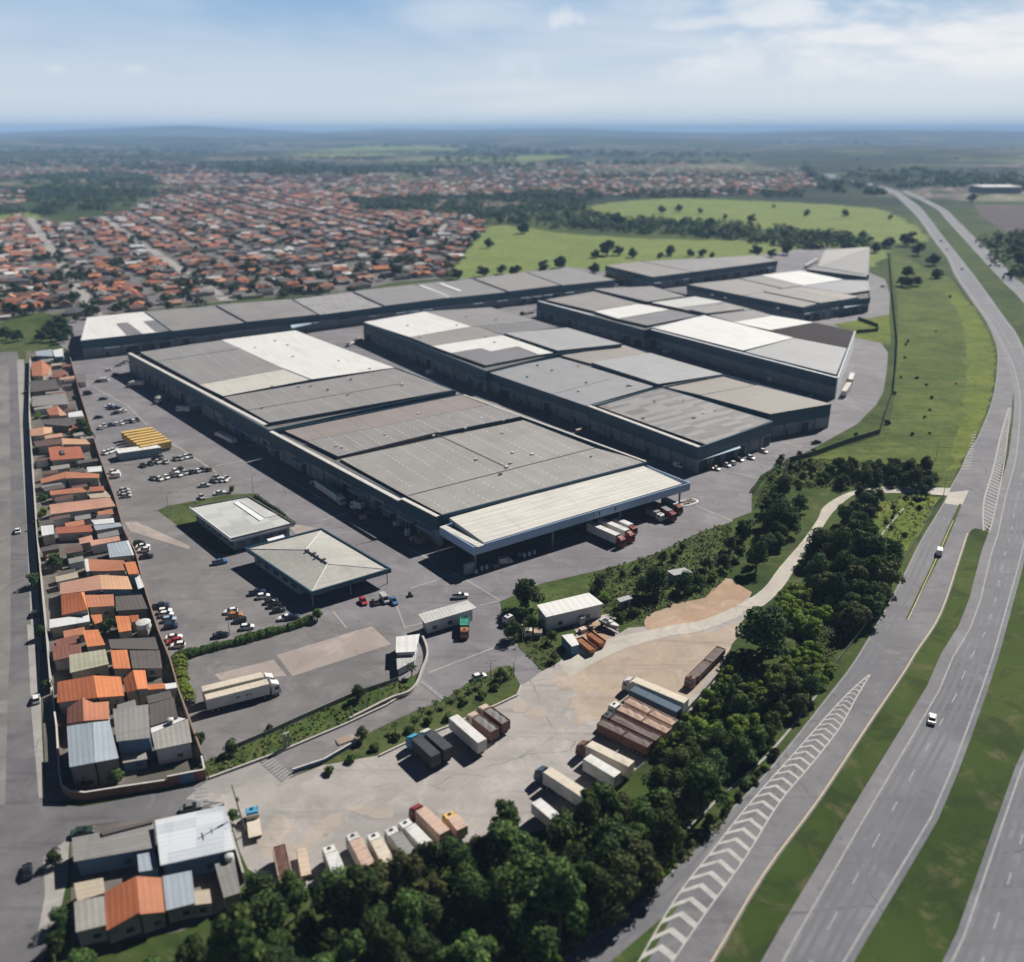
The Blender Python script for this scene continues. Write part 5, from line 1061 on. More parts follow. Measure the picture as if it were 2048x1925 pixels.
MB().box((p.x, p.y-.15, 1.2), (3.0, .14, 2.3), math.atan2((b-a).y, (b-a).x)).build('gate_leaf', MAT['bluewall'], t)
wall_run('garden_wall', 'pale front wall of the house row along the street', PM([('f2', 100, 160), ('f2', 95, 700), ('f2', 130, 1250), ('f2', 170, 1800), ('f1', 160, 700), ('f1', 200, 1100), ('f1', 250, 1690)]), 3.0, .22, 'wallpale')
wall_run('boundary_wall', 'whitewashed side wall of the zinc roofed building, running towards the wood', PM([('7', 1240, 990), ('7', 1300, 1240), ('7', 1355, 1430)]), 2.4, .22, 'wallpale')
wall_run('retaining_wall', 'curved pale retaining wall with blue panels around the guard house', smooth(PL('9', [(395, 760), (430, 830), (440, 900), (410, 980), (380, 1060), (330, 1110), (240, 1140), (100, 1210), (0, 1260)]), 4), 1.1, .35, 'wallpale')
wall_run('retaining_wall', 'low wall along the lower edge of the entrance ramp', PL('10', [(670, 700), (850, 640), (1030, 535)]), 1.0, .25, 'bluewall', capm='cap')
wall_run('kerb_wall', 'kerb below the palm strip at the edge of the truck park', PL('10', [(1160, 606), (1320, 530), (1560, 436), (1800, 330), (1945, 262), (1968, 205)]), .35, .3, 'wallpale')
wall_run('kerb_wall', 'kerb on the upper side of the entrance ramp', PL('10', [(195, 735), (560, 600), (960, 432), (1200, 320), (1370, 218)]), .45, .3, 'wallpale')
# fences
def fence(name, label, pts, h, step, mat, rails=2, r=.07):
    t = thing(name, label, 'fence', tuple(pts[len(pts)//2])); m = MB(); acc = 0
    posts = densify([Vector((p.x, p.y, 0)) for p in pts], step)
    proto = None
    for a, b in zip(posts[:-1], posts[1:]):
        d = (b-a).normalized(); n = Vector((-d.y, d.x, 0))*.03
        m.prism([(q.x, q.y) for q in (a-n, b-n, b+n, a+n)], .15, h-.15)
    m.build('mesh_panel', MAT[mat], t)
    for p in posts[:95]:
        if proto is None: proto = MB().box((0, 0, h/2), (r*2, r*2, h)).build('post', MAT['wallpale'], None); o = proto
        else: o = proto.copy(); COL.objects.link(o)
        o.parent = t; o.location = (p.x-t.location.x, p.y-t.location.y, 0)
    return t
MAT['meshdark'] = M('dark mesh fence', (.035, .05, .045), (.05, .065, .055), .4, .7)
MAT['wire'] = M('grey wire fence', (.20, .21, .19), (.15, .16, .14), .4, .7)
fence('perimeter_fence', 'tall dark perimeter fence between the works road and the grass slope', PL('5', [(1268, 150), (1290, 400), (1312, 620), (1305, 760), (1292, 890), (1255, 1000), (1222, 1112), (1050, 1165), (860, 1235), (740, 1265), (705, 1380)]), 2.6, 6, 'meshdark')
fence('perimeter_fence', 'short dark fence around the grass triangle behind the white roof', PL('5', [(1105, 505), (1210, 545), (1212, 568), (1095, 578)]), 2.6, 5, 'meshdark')
fence('roadside_fence', 'low wire fence following the slip road verge', smooth(PL('12', [(1435, 345), (1350, 520), (1200, 760), (1060, 1010), (900, 1230), (700, 1480)]), 3), 1.1, 4, 'wire', r=.06)
fence('yard_fence', 'pale concrete post fence above the grass strip below the gravel lot', PL('10', [(350, 560), (560, 470), (700, 405), (1040, 255), (1270, 180)]), 1.4, 4, 'wire')
fence('yard_fence', 'wire fence along the edge of the truck park beneath the bank', PL('11', [(1855, 230), (1740, 400), (1600, 570), (1480, 700)]), 1.3, 3, 'wire')
# ================================================================ the town behind the works
HC = {'orange': (.47, .19, .10), 'terracotta': (.37, .155, .095), 'salmon': (.45, .24, .17), 'brown': (.17, .10, .085), 'grey': (.22, .21, .205), 'dark grey': (.10, .10, .105), 'white': (.56, .56, .56), 'dusty red': (.30, .14, .10)}
HM = {k: M('town roof ' + k, v, tuple(x*.74 for x in v), .5, .9, .1, rand=.22) for k, v in HC.items()}
HWALL = [M('town wall pale', (.42, .38, .33), None, .4, .9), M('town wall grey', (.26, .25, .24), None, .4, .9), M('town wall cream', (.45, .40, .30), None, .4, .9)]
MAT['paving'] = M('patio', (.22, .21, .195), (.15, .14, .135), .3, .9)
def link_obj(o):
    for s_ in o.material_slots: s_.link = 'OBJECT'
def hip(m, w, l, z0, z1, ox=0, oy=0, mat=0, oh=.5, gable=False):
    a, b = w/2+oh, l/2+oh; r = 0 if gable else min(a, b)*.98
    q = [(ox-b, oy-a, z0), (ox+b, oy-a, z0), (ox+b, oy+a, z0), (ox-b, oy+a, z0)]; r0, r1 = (ox-b+r, oy, z1), (ox+b-r, oy, z1)
    for f in ((q[0], q[1], r1, r0), (q[2], q[3], r0, r1)): m.poly(f, mat)
    for f in ((q[1], q[2], r1), (q[3], q[0], r0)): m.poly(f, mat)
def proto_house(k):
    t = thing('town_house', None, 'house', (0, 0, 0), world=False); w, r, e = MB(), MB(), MB()
    if k == 0: w.box((0, 0, 1.5), (13, 8, 3)); hip(r, 8, 13, 3, 4.9, gable=True)
    elif k == 1: w.box((0, 0, 1.5), (11, 8.6, 3)); hip(r, 8.6, 11, 3, 4.8)
    elif k == 2:
        w.box((-2, 0, 1.5), (10, 8.5, 3)); w.box((6, 1, 1.3), (6, 6, 2.6)); hip(r, 8.5, 10, 3, 4.9, -2, gable=True); e.box((6, 1, 2.68), (6.6, 6.6, .16))
    elif k == 3: w.box((0, 0, 1.7), (14, 8.4, 3.4)); r.box((0, 0, 3.5), (14.4, 8.8, .2)); e.box((3, 1, 4.2), (2, 2, 1.2))
    elif k == 4:
        w.box((0, 0, 1.5), (12, 6, 3)); w.box((-3, 0, 1.5), (5.5, 9, 3)); hip(r, 6, 12, 3, 4.4, gable=True); q = MB(); hip(q, 5.5, 9, 3, 4.5, gable=True)
        for f, mt in zip(q.f, q.m): r.poly([Vector((-q.v[i].y-3, q.v[i].x, q.v[i].z)) for i in f])
    else:
        w.box((0, 0, 1.4), (15, 8.6, 2.8)); r.poly([(-7.8, -4.6, 2.9), (7.8, -4.6, 2.9), (7.8, 4.6, 3.9), (-7.8, 4.6, 3.9)]); r.poly([(-7.8, 4.6, 3.7), (7.8, 4.6, 3.7), (7.8, -4.6, 2.75), (-7.8, -4.6, 2.75)])
    wo = w.build('wall', HWALL[k % 3], t); ro = r.build('roof', HM['orange'], t)
    if e.f: eo = e.build('annex_roof', HM['grey'], t)
    m = MB(); m.box((0, -5.05, .95), (17, .18, 1.9)); m.build('yard_wall', HWALL[(k+1) % 3], t)
    return t
PROTO = [proto_house(k) for k in range(6)]
KM = [kidmap_of(t) for t in PROTO]
KIND = ['gabled', 'hipped', 'gabled', 'flat-roofed', 'cross-gabled', 'shed-roofed']
spots = []
def on_street(p):
    c = p.dot(TX); return any(abs(c-q) < (11 if q in (56, 156) else 5.5) for q in STREETS)
for ci in range(len(STREETS)-1):
    c0, c1 = STREETS[ci]+5, STREETS[ci+1]-5; W_ = c1-c0
    depth = W_/2
    s_ = 300.0
    while s_ < 2300:
        s_ += 10.2
        for side in (0, 1):
            rows = 1 if depth < 26 else 2
            for rr in range(rows):
                cc = (c0 + depth*(rr+.5)/rows) if side == 0 else (c1 - depth*(rr+.5)/rows)
                p = town_pt(cc + rnd.uniform(-5.5, 5.5), s_ + rnd.uniform(-2, 2))
                if not inside(pix(p), plot_px) or on_street(p): continue
                if any(abs(s_-x) < 8 for x in (770, 905, 1060, 1240)): continue
                f4s = pix(p)
                if abs(f4s[0] - lerp(898, 806, (f4s[1]-446)/90)) < 14 and f4s[1] > 440: continue
                if rnd.random() < .17: continue
                spots.append((p, ci, side, rr, s_))
spots.sort(key=lambda q: q[0].length)
near, far = spots[:285], spots[285:]
cnt = {}
cols = ['orange']*6 + ['terracotta']*5 + ['salmon']*2 + ['dusty red']*4 + ['brown']*6 + ['grey']*6 + ['dark grey']*6 + ['white']*2
near.sort(key=lambda q: q[4])
GT = 'houses of the town behind the long warehouse'
used = set()
for p, ci, side, rr, s_ in near:
    k = rnd.choice((0, 0, 1, 1, 2, 2, 3, 4, 4, 5)); col = rnd.choice(cols)
    if k in (3, 5): col = rnd.choice(('grey', 'grey', 'dark grey', 'white', 'brown', 'dusty red'))
    o = PROTO[k] if k not in used else None
    if o is None: o = copy_tree(PROTO[k], KM[k])
    used.add(k)
    key = (ci, side, rr); cnt[key] = cnt.get(key, 0)+1
    where = ('left' if side == 0 else 'right') + (' back' if rr else '') + ' side of town block ' + str(ci+1)
    tag(o, '%s %s house, %s from the works, %s' % (col, KIND[k], ordinal(cnt[key]), where), 'house', GT)
    o.location = (p.x, p.y, 0); o.rotation_euler = (0, 0, TH - math.pi/2 + (math.pi if rnd.random() < .5 else 0) + (math.pi/2 if rnd.random() < .3 else 0) + rnd.gauss(0, .05)); sc = rnd.uniform(.8, 1.1); o.scale = (sc*rnd.uniform(.8, 1.2), sc*.98, sc*rnd.uniform(.85, 1.25))
    for ch in o.children:
        if ch.name.startswith('roof'):
            ch.material_slots[0].link = 'OBJECT'; ch.material_slots[0].material = HM[col]
        if ch.name.startswith('wall'):
            ch.material_slots[0].link = 'OBJECT'; ch.material_slots[0].material = rnd.choice(HWALL)
for k in range(6):
    if k not in used: bpy.data.objects.remove(PROTO[k])
m = MB(); fm = list(HM.values()) + HWALL[:1]; keys = list(HM)
def mini(p, ang, col, sc=1.0):
    x, y = p.x, p.y; w, l, h = rnd.uniform(7, 9)*sc, rnd.uniform(9, 14)*sc, rnd.uniform(2.8, 3.4); ci = keys.index(col)
    m.box((x, y, h/2), (l, w, h), ang, mat=len(keys))
    q = MB(); hip(q, w, l, h, h+rnd.uniform(.8, 1.9), gable=rnd.random() < .5)
    for f in q.f: m.poly([Vector((*[a_+b_ for a_, b_ in zip(rot2(q.v[i].x, q.v[i].y, ang), (x, y))], q.v[i].z)) for i in f], ci)
for _ in range(420):
    q = (rnd.uniform(0, 960), rnd.uniform(370, 600))
    if inside(q, plot_px) and not on_street(P('s', *q)): mini(P('s', *q), TH-math.pi/2*(rnd.random() < .5)+rnd.gauss(0, .1), rnd.choice(('grey', 'dark grey', 'dark grey', 'brown', 'grey', 'white', 'dusty red')), rnd.choice((.7, .8, .9, 1.5)))
cols2 = ['salmon']*4 + ['white']*4 + ['grey']*5 + ['dark grey']*5 + ['dusty red']*5 + ['terracotta']*4 + ['brown']*5 + ['orange']*2
for p, ci, side, rr, s_ in far: mini(p, TH-math.pi/2*(rnd.random() < .7)+rnd.gauss(0, .06), rnd.choice(cols2), rnd.choice((.8, .95, 1.1, 1.3)))
def scatter(poly, n):
    """n pixels inside a photo polygon"""
    xs, ys = [q[0] for q in poly], [q[1] for q in poly]; out = []
    while len(out) < n:
        q = (rnd.uniform(min(xs), max(xs)), rnd.uniform(min(ys), max(ys)))
        if inside(q, poly): out.append(q)
    return out
FAR_TOWN = [([(-20, 322), (200, 318), (460, 330), (455, 368), (330, 372), (300, 352), (180, 344), (60, 352), (-20, 375)], 600), ([(310, 352), (500, 348), (690, 352), (1030, 356), (1020, 392), (700, 398), (560, 368), (330, 372)], 800),
  ([(860, 332), (1040, 326), (1200, 322), (1500, 326), (1600, 340), (1640, 375), (1500, 392), (1200, 392), (1030, 385), (1030, 356), (870, 350)], 1500), ([(1030, 278), (1300, 274), (1560, 284), (1560, 300), (1300, 306), (1050, 300)], 700), ([(-20, 376), (60, 372), (50, 408), (-20, 412)], 40), ([(400, 300), (900, 296), (1030, 308), (1020, 326), (800, 330), (500, 318)], 260), ([(1640, 290), (2040, 288), (2040, 302), (1700, 305)], 80)]
for poly, n in FAR_TOWN:
    for q in scatter(poly, n):
        p = P('s', *q); mini(p, rnd.choice((TH, TH+math.pi/2, .4))+rnd.gauss(0, .1), rnd.choice(cols2+['salmon']*6+['white']*8), 1.15 if q[1] > 310 else 1.6)
tag(m.build('distant_houses', fm), 'dense mass of small red and grey roofed houses of the far town', 'houses', kind='stuff')
# pale industrial hall across the highway
q = [P('e8', x, y) for x, y in ((1450, 480), (1880, 480))]; a, b = q
t = thing('distant_hall', 'long pale industrial hall far beyond the highway', 'hall', tuple((a+b)/2)); c_ = (a+b)/2
MB().box((c_.x, c_.y+30, 6), ((b-a).length, 60, 12)).build('wall', MAT['shutter'], t); MB().box((c_.x, c_.y+30, 13.1), ((b-a).length+2, 62, 2)).build('roof', MAT['roofwhite'], t)
# ================================================================ cars
def paint(name, c, rough=.32): return M(name, c, tuple(x*.9 for x in c), .6, rough, .5)
CARC = {'white': (.70, .70, .70), 'silver': (.40, .41, .42), 'grey': (.16, .165, .17), 'black': (.012, .013, .015), 'dark': (.03, .033, .038), 'navy': (.02, .035, .09), 'blue': (.05, .14, .32), 'red': (.40, .025, .03), 'dark green': (.02, .045, .03), 'orange': (.50, .17, .04), 'light blue': (.30, .40, .52)}
CM = {k: paint('car paint ' + k, v) for k, v in CARC.items()}
MAT['tyre'] = M('tyre rubber', (.018, .018, .02), None, .5, .9, .1)
MAT['rim'] = M('wheel rim', (.35, .35, .36), None, .5, .4, .5, .6)
MAT['carglass'] = M('car glass', (.012, .016, .02), None, .5, .08, .6)
MAT['lamp'] = M('headlamp glass', (.55, .56, .57), None, .5, .2, .5)
def loft(m, secs, mat=0):
    """secs: (x, z low, z high, half width low, half width high)"""
    R_ = [[(x, -a, zl), (x, -b, zh), (x, b, zh), (x, a, zl)] for x, zl, zh, a, b in secs]
    for A_, B_ in zip(R_[:-1], R_[1:]):
        for i in range(4): m.poly([A_[i], A_[(i+1) % 4], B_[(i+1) % 4], B_[i]][::-1], mat)
    m.poly(R_[0], mat); m.poly(R_[-1][::-1], mat)
def wheel_mesh(r, w):
    m = MB(); m.tube((0, -w/2, 0), (0, w/2, 0), r, n=14, mat=0); m.tube((0, -w/2-.015, 0), (0, w/2+.015, 0), r*.58, n=12, mat=1)
    o = m.build('wheel', [MAT['tyre'], MAT['rim']], link=False); me = o.data; bpy.data.objects.remove(o); return me
WCAR, WTRUCK = wheel_mesh(.33, .22), wheel_mesh(.5, .32)
def add_wheel(t, me, x, y, z):
    o = bpy.data.objects.new('wheel', me); COL.objects.link(o); o.parent = t; o.location = (x, y, z)
def proto_car(kind):
    t = thing('car', None, 'car', (0, 0, 0), world=False); b, g = MB(), MB()
    if kind == 'hatch':
        loft(b, [(-1.95, .4, .78, .72, .70), (-1.85, .26, .95, .84, .80), (-.9, .2, .98, .88, .84), (.75, .2, .95, .88, .84), (1.6, .24, .82, .85, .78), (1.95, .36, .62, .74, .70)])
        loft(g, [(-1.84, .93, 1.0, .80, .76), (-1.5, .93, 1.44, .80, .64), (-.3, .95, 1.48, .82, .66), (.15, .95, 1.43, .82, .64), (.95, .93, .97, .8, .72)]); b.box((-.65, 0, 1.49), (1.5, 1.22, .05), taper=.96)
        for s_ in (-1, 1): b.box((-.55, s_*.75, 1.2), (.09, .07, .5), mat=0)
    elif kind == 'sedan':
        loft(b, [(-2.2, .4, .80, .74, .70), (-2.1, .28, .93, .84, .80), (-1.2, .2, .96, .88, .84), (.75, .2, .95, .88, .84), (1.75, .24, .84, .86, .78), (2.2, .36, .62, .74, .70)])
        loft(g, [(-1.65, .93, .97, .80, .72), (-1.0, .93, 1.40, .80, .63), (-.2, .95, 1.44, .82, .65), (.2, .95, 1.40, .82, .63), (1.0, .93, .97, .8, .72)]); b.box((-.42, 0, 1.45), (1.2, 1.2, .05), taper=.96)
        for s_ in (-1, 1): b.box((-.45, s_*.75, 1.18), (.09, .07, .48))
    elif kind == 'pickup':
        loft(b, [(-2.5, .45, .95, .84, .84), (-1.0, .35, .98, .88, .86), (.9, .3, 1.02, .88, .86), (2.0, .32, .95, .86, .80), (2.4, .42, .7, .78, .74)])
        loft(g, [(-.75, 1.0, 1.5, .80, .66), (.2, 1.0, 1.58, .82, .68), (.5, 1.0, 1.54, .82, .66), (1.15, 1.0, 1.04, .8, .72)]); b.box((-.15, 0, 1.6), (.9, 1.25, .05), taper=.96)
        g.box((-1.7, 0, 1.0), (1.45, 1.5, .05))
    else:
        loft(b, [(-2.3, .4, 1.95, .86, .80), (-2.2, .3, 2.1, .92, .84), (.9, .28, 2.12, .92, .84), (1.35, .28, 1.6, .92, .82), (1.7, .28, 1.15, .9, .80), (2.25, .38, .85, .82, .76)])
        g.poly([(1.37, -.74, 1.66), (1.37, .74, 1.66), (.95, .76, 2.04), (.95, -.76, 2.04)]); g.poly([(1.40, -.76, 1.62), (1.40, .76, 1.62), (1.73, .76, 1.2), (1.73, -.76, 1.2)][::-1]); 
        for s_ in (-1, 1): g.box((.6, s_*.905, 1.5), (1.1, .03, .5))
    b.build('body', CM['white'], t); g.build('windows' if False else 'glasshouse', MAT['carglass'], t)
    fx = {'hatch': 1.9, 'sedan': 2.12, 'pickup': 2.32, 'van': 2.2}[kind]
    for s_ in (-1, 1): MB().box((fx-.03, s_*.6, .68), (.12, .3, .14)).build('headlight', MAT['lamp'], t)
    wx = {'hatch': (1.2, -1.2), 'sedan': (1.35, -1.35), 'pickup': (1.5, -1.5), 'van': (1.45, -1.35)}[kind]
    for x in wx:
        for s_ in (-.76, .76): add_wheel(t, WCAR, x, s_, .33)
    return t
CP_ = {k: proto_car(k) for k in ('hatch', 'sedan', 'pickup', 'van')}; CKM = {k: kidmap_of(t) for k, t in CP_.items()}; CUSED = set()
KN = {'hatch': 'hatchback', 'sedan': 'sedan', 'pickup': 'pickup', 'van': 'van'}
def car(tg, x, y, col, kind, head, label, group=None, z=.7):
    o = copy_tree(CP_[kind], CKM[kind]) if kind in CUSED else CP_[kind]; CUSED.add(kind)
    p = P(tg, x, y, z); o.location = (p.x, p.y, .065); o.rotation_euler = (0, 0, math.radians(head))
    if kind == 'van': o.name = 'van'
    if kind == 'pickup': o.name = 'pickup_truck'
    tag(o, label, {'van': 'van', 'pickup': 'pickup'}.get(kind, 'car'), group)
    for ch in o.children:
        if ch.name.startswith('body'): ch.material_slots[0].link = 'OBJECT'; ch.material_slots[0].material = CM[col]
    return o
def row(phrase, group, tg, head, items, start='left'):
    n = {}
    for i, it in enumerate(items):
        x, y, col = it[:3]; kind = it[3] if len(it) > 3 else rnd.choice(('hatch', 'hatch', 'sedan'))
        car(tg, x, y, col, kind, head + rnd.gauss(0, 2) + (180 if rnd.random() < .3 else 0), '%s %s, %s from the %s %s' % (col, KN[kind], ordinal(i+1), start, phrase), group)
row('in the upper rows above the yellow trailers', 'cars in the upper parking rows', 'e1', 32, [(240, 250, 'dark'), (318, 345, 'white'), (345, 372, 'navy'), (410, 372, 'navy', 'pickup'), (395, 440, 'dark green'), (455, 425, 'white'), (500, 412, 'white'), (175, 495, 'black', 'sedan')])
row('in the diagonal row just above the yellow trailers', 'cars in the row above the yellow trailers', 'e1', -52, [(205, 632, 'white'), (258, 608, 'silver'), (335, 590, 'navy'), (410, 582, 'white'), (490, 570, 'white'), (545, 552, 'grey'), (592, 540, 'navy'), (640, 545, 'white'), (690, 530, 'dark')])
row('beside the end of the white container', 'cars beside the white container', 'e1', -40, [(268, 968, 'white'), (325, 948, 'white'), (372, 930, 'white')])
row('in the row in front of the white container', 'cars in the row by the white container', 'e1', -48, [(770, 1132, 'black'), (872, 1104, 'dark green'), (965, 1082, 'silver'), (1070, 1085, 'silver'), (940, 1030, 'dark'), (1010, 1022, 'grey')])
row('in the short group right of the white container', 'cars in the short group', 'e1', -50, [(1205, 1045, 'grey'), (1270, 1038, 'silver'), (1340, 1015, 'white'), (1395, 1005, 'grey')])
row('in the long middle row of the parking lot', 'cars in the long middle row', 'e1', -46, [(910, 1300, 'grey'), (990, 1308, 'white'), (1080, 1288, 'white'), (1165, 1258, 'grey'), (1250, 1252, 'white'), (1330, 1228, 'silver'), (1405, 1215, 'dark'), (1490, 1200, 'white'), (1560, 1190, 'dark'), (1632, 1182, 'grey')])
row('behind the long middle row', 'cars behind the long middle row', 'e1', -46, [(1200, 1208, 'white'), (1275, 1185, 'dark')])
row('in the tight cluster near the yard road', 'cars in the tight cluster', 'e1', -30, [(1715, 1335, 'grey'), (1750, 1285, 'silver'), (1790, 1330, 'silver'), (1845, 1325, 'white'), (1875, 1300, 'silver')])
car('e1', 1580, 1395, 'silver', 'sedan', 15, 'silver sedan parked alone on the marked bays above the lawn', 'lone cars'); car('e1', 1548, 1550, 'silver', 'hatch', -60, 'silver hatchback standing at the edge of the office lawn', 'lone cars'); car('e1', 1788, 1495, 'white', 'sedan', 25, 'white sedan at the upper corner of the office lawn', 'lone cars')
row('against the boundary wall below the white container', 'cars against the wall', 'e1', 14, [(385, 1215, 'white'), (392, 1275, 'white', 'van')], 'top')
row('in the three-car group against the wall', 'cars in the three-car wall group', 'e1', 14, [(520, 1458, 'silver'), (530, 1495, 'silver'), (545, 1535, 'silver')], 'top')
row('in the four-car wall group beside the bluish roof', 'cars in the four-car wall group', '8', 16, [(258, 615, 'dark green'), (285, 638, 'white'), (290, 662, 'white'), (308, 704, 'black', 'sedan')], 'top')
row('in the long column against the wall', 'cars in the long wall column', '8', 14, [(405, 1032, 'navy', 'pickup'), (430, 1066, 'white'), (440, 1088, 'white'), (458, 1122, 'light blue'), (470, 1165, 'navy'), (490, 1240, 'white'), (492, 1266, 'red'), (515, 1292, 'white')], 'top')
row('in the middle group of the lower parking lot', 'cars in the middle of the lower lot', '8', 16, [(865, 1068, 'white'), (897, 1094, 'orange'), (925, 1128, 'dark'), (975, 1172, 'white')], 'top')
row('in the shaded row beside the hip-roofed office', 'cars beside the hip-roofed office', '8', 18, [(1042, 942, 'navy', 'pickup'), (1082, 968, 'white'), (1135, 1000, 'dark'), (1155, 1028, 'black'), (1185, 1058, 'dark'), (1228, 1110, 'white', 'sedan'), (1272, 1106, 'navy')], 'top')
car('8', 795, 742, 'blue', 'pickup', 22, 'blue pickup between the two offices at the lawn corner', 'lone cars'); car('8', 800, 1225, 'black', 'sedan', 16, 'black sedan parked alone beside the lamp post at the hedge', 'lone cars')
row('in front of the office porch at the entrance', 'cars in front of the office porch', '8', -62, [(1745, 1002, 'red'), (1825, 1002, 'grey'), (1885, 990, 'silver', 'van'), (1945, 1000, 'blue')])
car('9', 628, 545, 'white', 'pickup', 12, 'white pickup on the yard road above the gatehouse', 'lone cars'); car('9', 735, 1003, 'white', 'hatch', 25, 'white car waiting at the palm strip by the gate', 'lone cars')
car('5', 885, 1155, 'black', 'pickup', 25, 'black pickup driving on the perimeter road bend', 'lone cars'); car('5', 1238, 326, 'silver', 'sedan', 10, 'silver car beside the far end of the perimeter fence', 'lone cars')
row('along the end wall of the middle warehouse', 'cars along the end wall', 'f6', -58, [(1120, 380, 'dark'), (1200, 360, 'orange', 'van'), (1275, 375, 'white'), (1415, 330, 'white'), (1485, 302, 'white'), (1735, 232, 'white'), (1905, 148, 'white'), (1580, 255, 'dark')])
row('at the top corner of the parking lot', 'cars at the top corner', 'e7', 20, [(1300, 938, 'silver'), (1350, 915, 'silver'), (1388, 893, 'white')])
car('e7', 1195, 992, 'white', 'hatch', 30, 'white hatchback alone in the upper yard corner', 'lone cars'); car('e7', 1270, 1038, 'dark', 'hatch', 40, 'dark hatchback at the tip of the warehouse shadow', 'lone cars'); car('e7', 1085, 1115, 'dark', 'sedan', 15, 'dark sedan nose to nose with a white van', 'lone cars'); car('e7', 1150, 1105, 'white', 'van', 15, 'white van at the edge of the big warehouse shadow', 'lone cars')
car('e7', 965, 1250, 'black', 'van', 25, 'black van under the corner wall of the lot', 'lone cars')
car('7', 200, 408, 'white', 'hatch', 118, 'white hatchback on the side street beside the house row', 'street cars'); car('7', 150, 1360, 'black', 'sedan', 118, 'black sedan on the side street near the bottom corner', 'street cars'); car('6', 110, 1125, 'white', 'sedan', 118, 'white sedan further up the side street', 'street cars')
car('6', 215, 1640, 'dark', 'hatch', 118, 'dark hatchback in the shade of the street wall', 'street cars'); car('7', 455, 1145, 'dark green', 'sedan', 20, 'dark green sedan parked behind the low grey roof', 'street cars'); car('7', 1060, 1008, 'grey', 'sedan', 18, 'grey sedan at the top edge of the zinc roof', 'street cars')
car('f2', 50, 430, 'dark', 'hatch', 118, 'dark car parked by the dark grey roofed house', 'street cars')
gH = 'vehicles on the highway'
car('13', 1640, 165, 'white', 'sedan', 62, 'white sedan on the near carriageway of the highway', gH); car('f3', 850, 1625, 'white', 'van', 63, 'white van beside the green divider of the slip road', gH)
car('e8', 1000, 1000, 'dark', 'van', 75, 'first dark vehicle of the far pair on the highway', gH); car('e8', 1065, 1095, 'grey', 'sedan', 75, 'grey car behind the dark vehicle on the far highway', gH); car('e8', 1230, 1312, 'grey', 'sedan', 75, 'lone grey car on the far highway bend', gH)
car('f5', 1630, 795, 'white', 'hatch', 30, 'white car at the end of a town street behind the long warehouse', 'street cars')
car('4', 455, 697, 'white', 'van', 35, 'white van in the alley beside the checkered roof', 'lone cars'); car('f6', 775, 345, 'white', 'van', -50, 'white van in the shaded alley behind the canopy', 'lone cars'); car('9', 885, 350, 'silver', 'van', 20, 'silver van under the left part of the canopy', 'lone cars')
# ================================================================ trucks
TC = {'white': (.60, .595, .58), 'cream': (.56, .50, .41), 'beige': (.52, .42, .33), 'brown': (.16, .085, .07), 'rust': (.36, .15, .07), 'dark': (.045, .05, .06), 'navy': (.05, .085, .13), 'blue': (.06, .30, .50), 'red': (.21, .03, .03), 'teal': (.06, .25, .24), 'grey': (.24, .235, .23), 'yellow': (.62, .42, .14), 'pinkbeige': (.50, .36, .29), 'green': (.05, .30, .22), 'greybrown': (.20, .165, .155)}
TM = {k: M('truck paint ' + k, v, tuple(x*.84 for x in v), .5, .6, .3, dirt=(.35, tuple(x*.66 for x in v))) for k, v in TC.items()}
MAT['chassis'] = M('truck chassis', (.03, .03, .032), None, .5, .8)
TARP = {k: M('load tarp ' + k, tuple(x*.8 for x in v), tuple(x*.55 for x in v), .7, .9) for k, v in TC.items()}
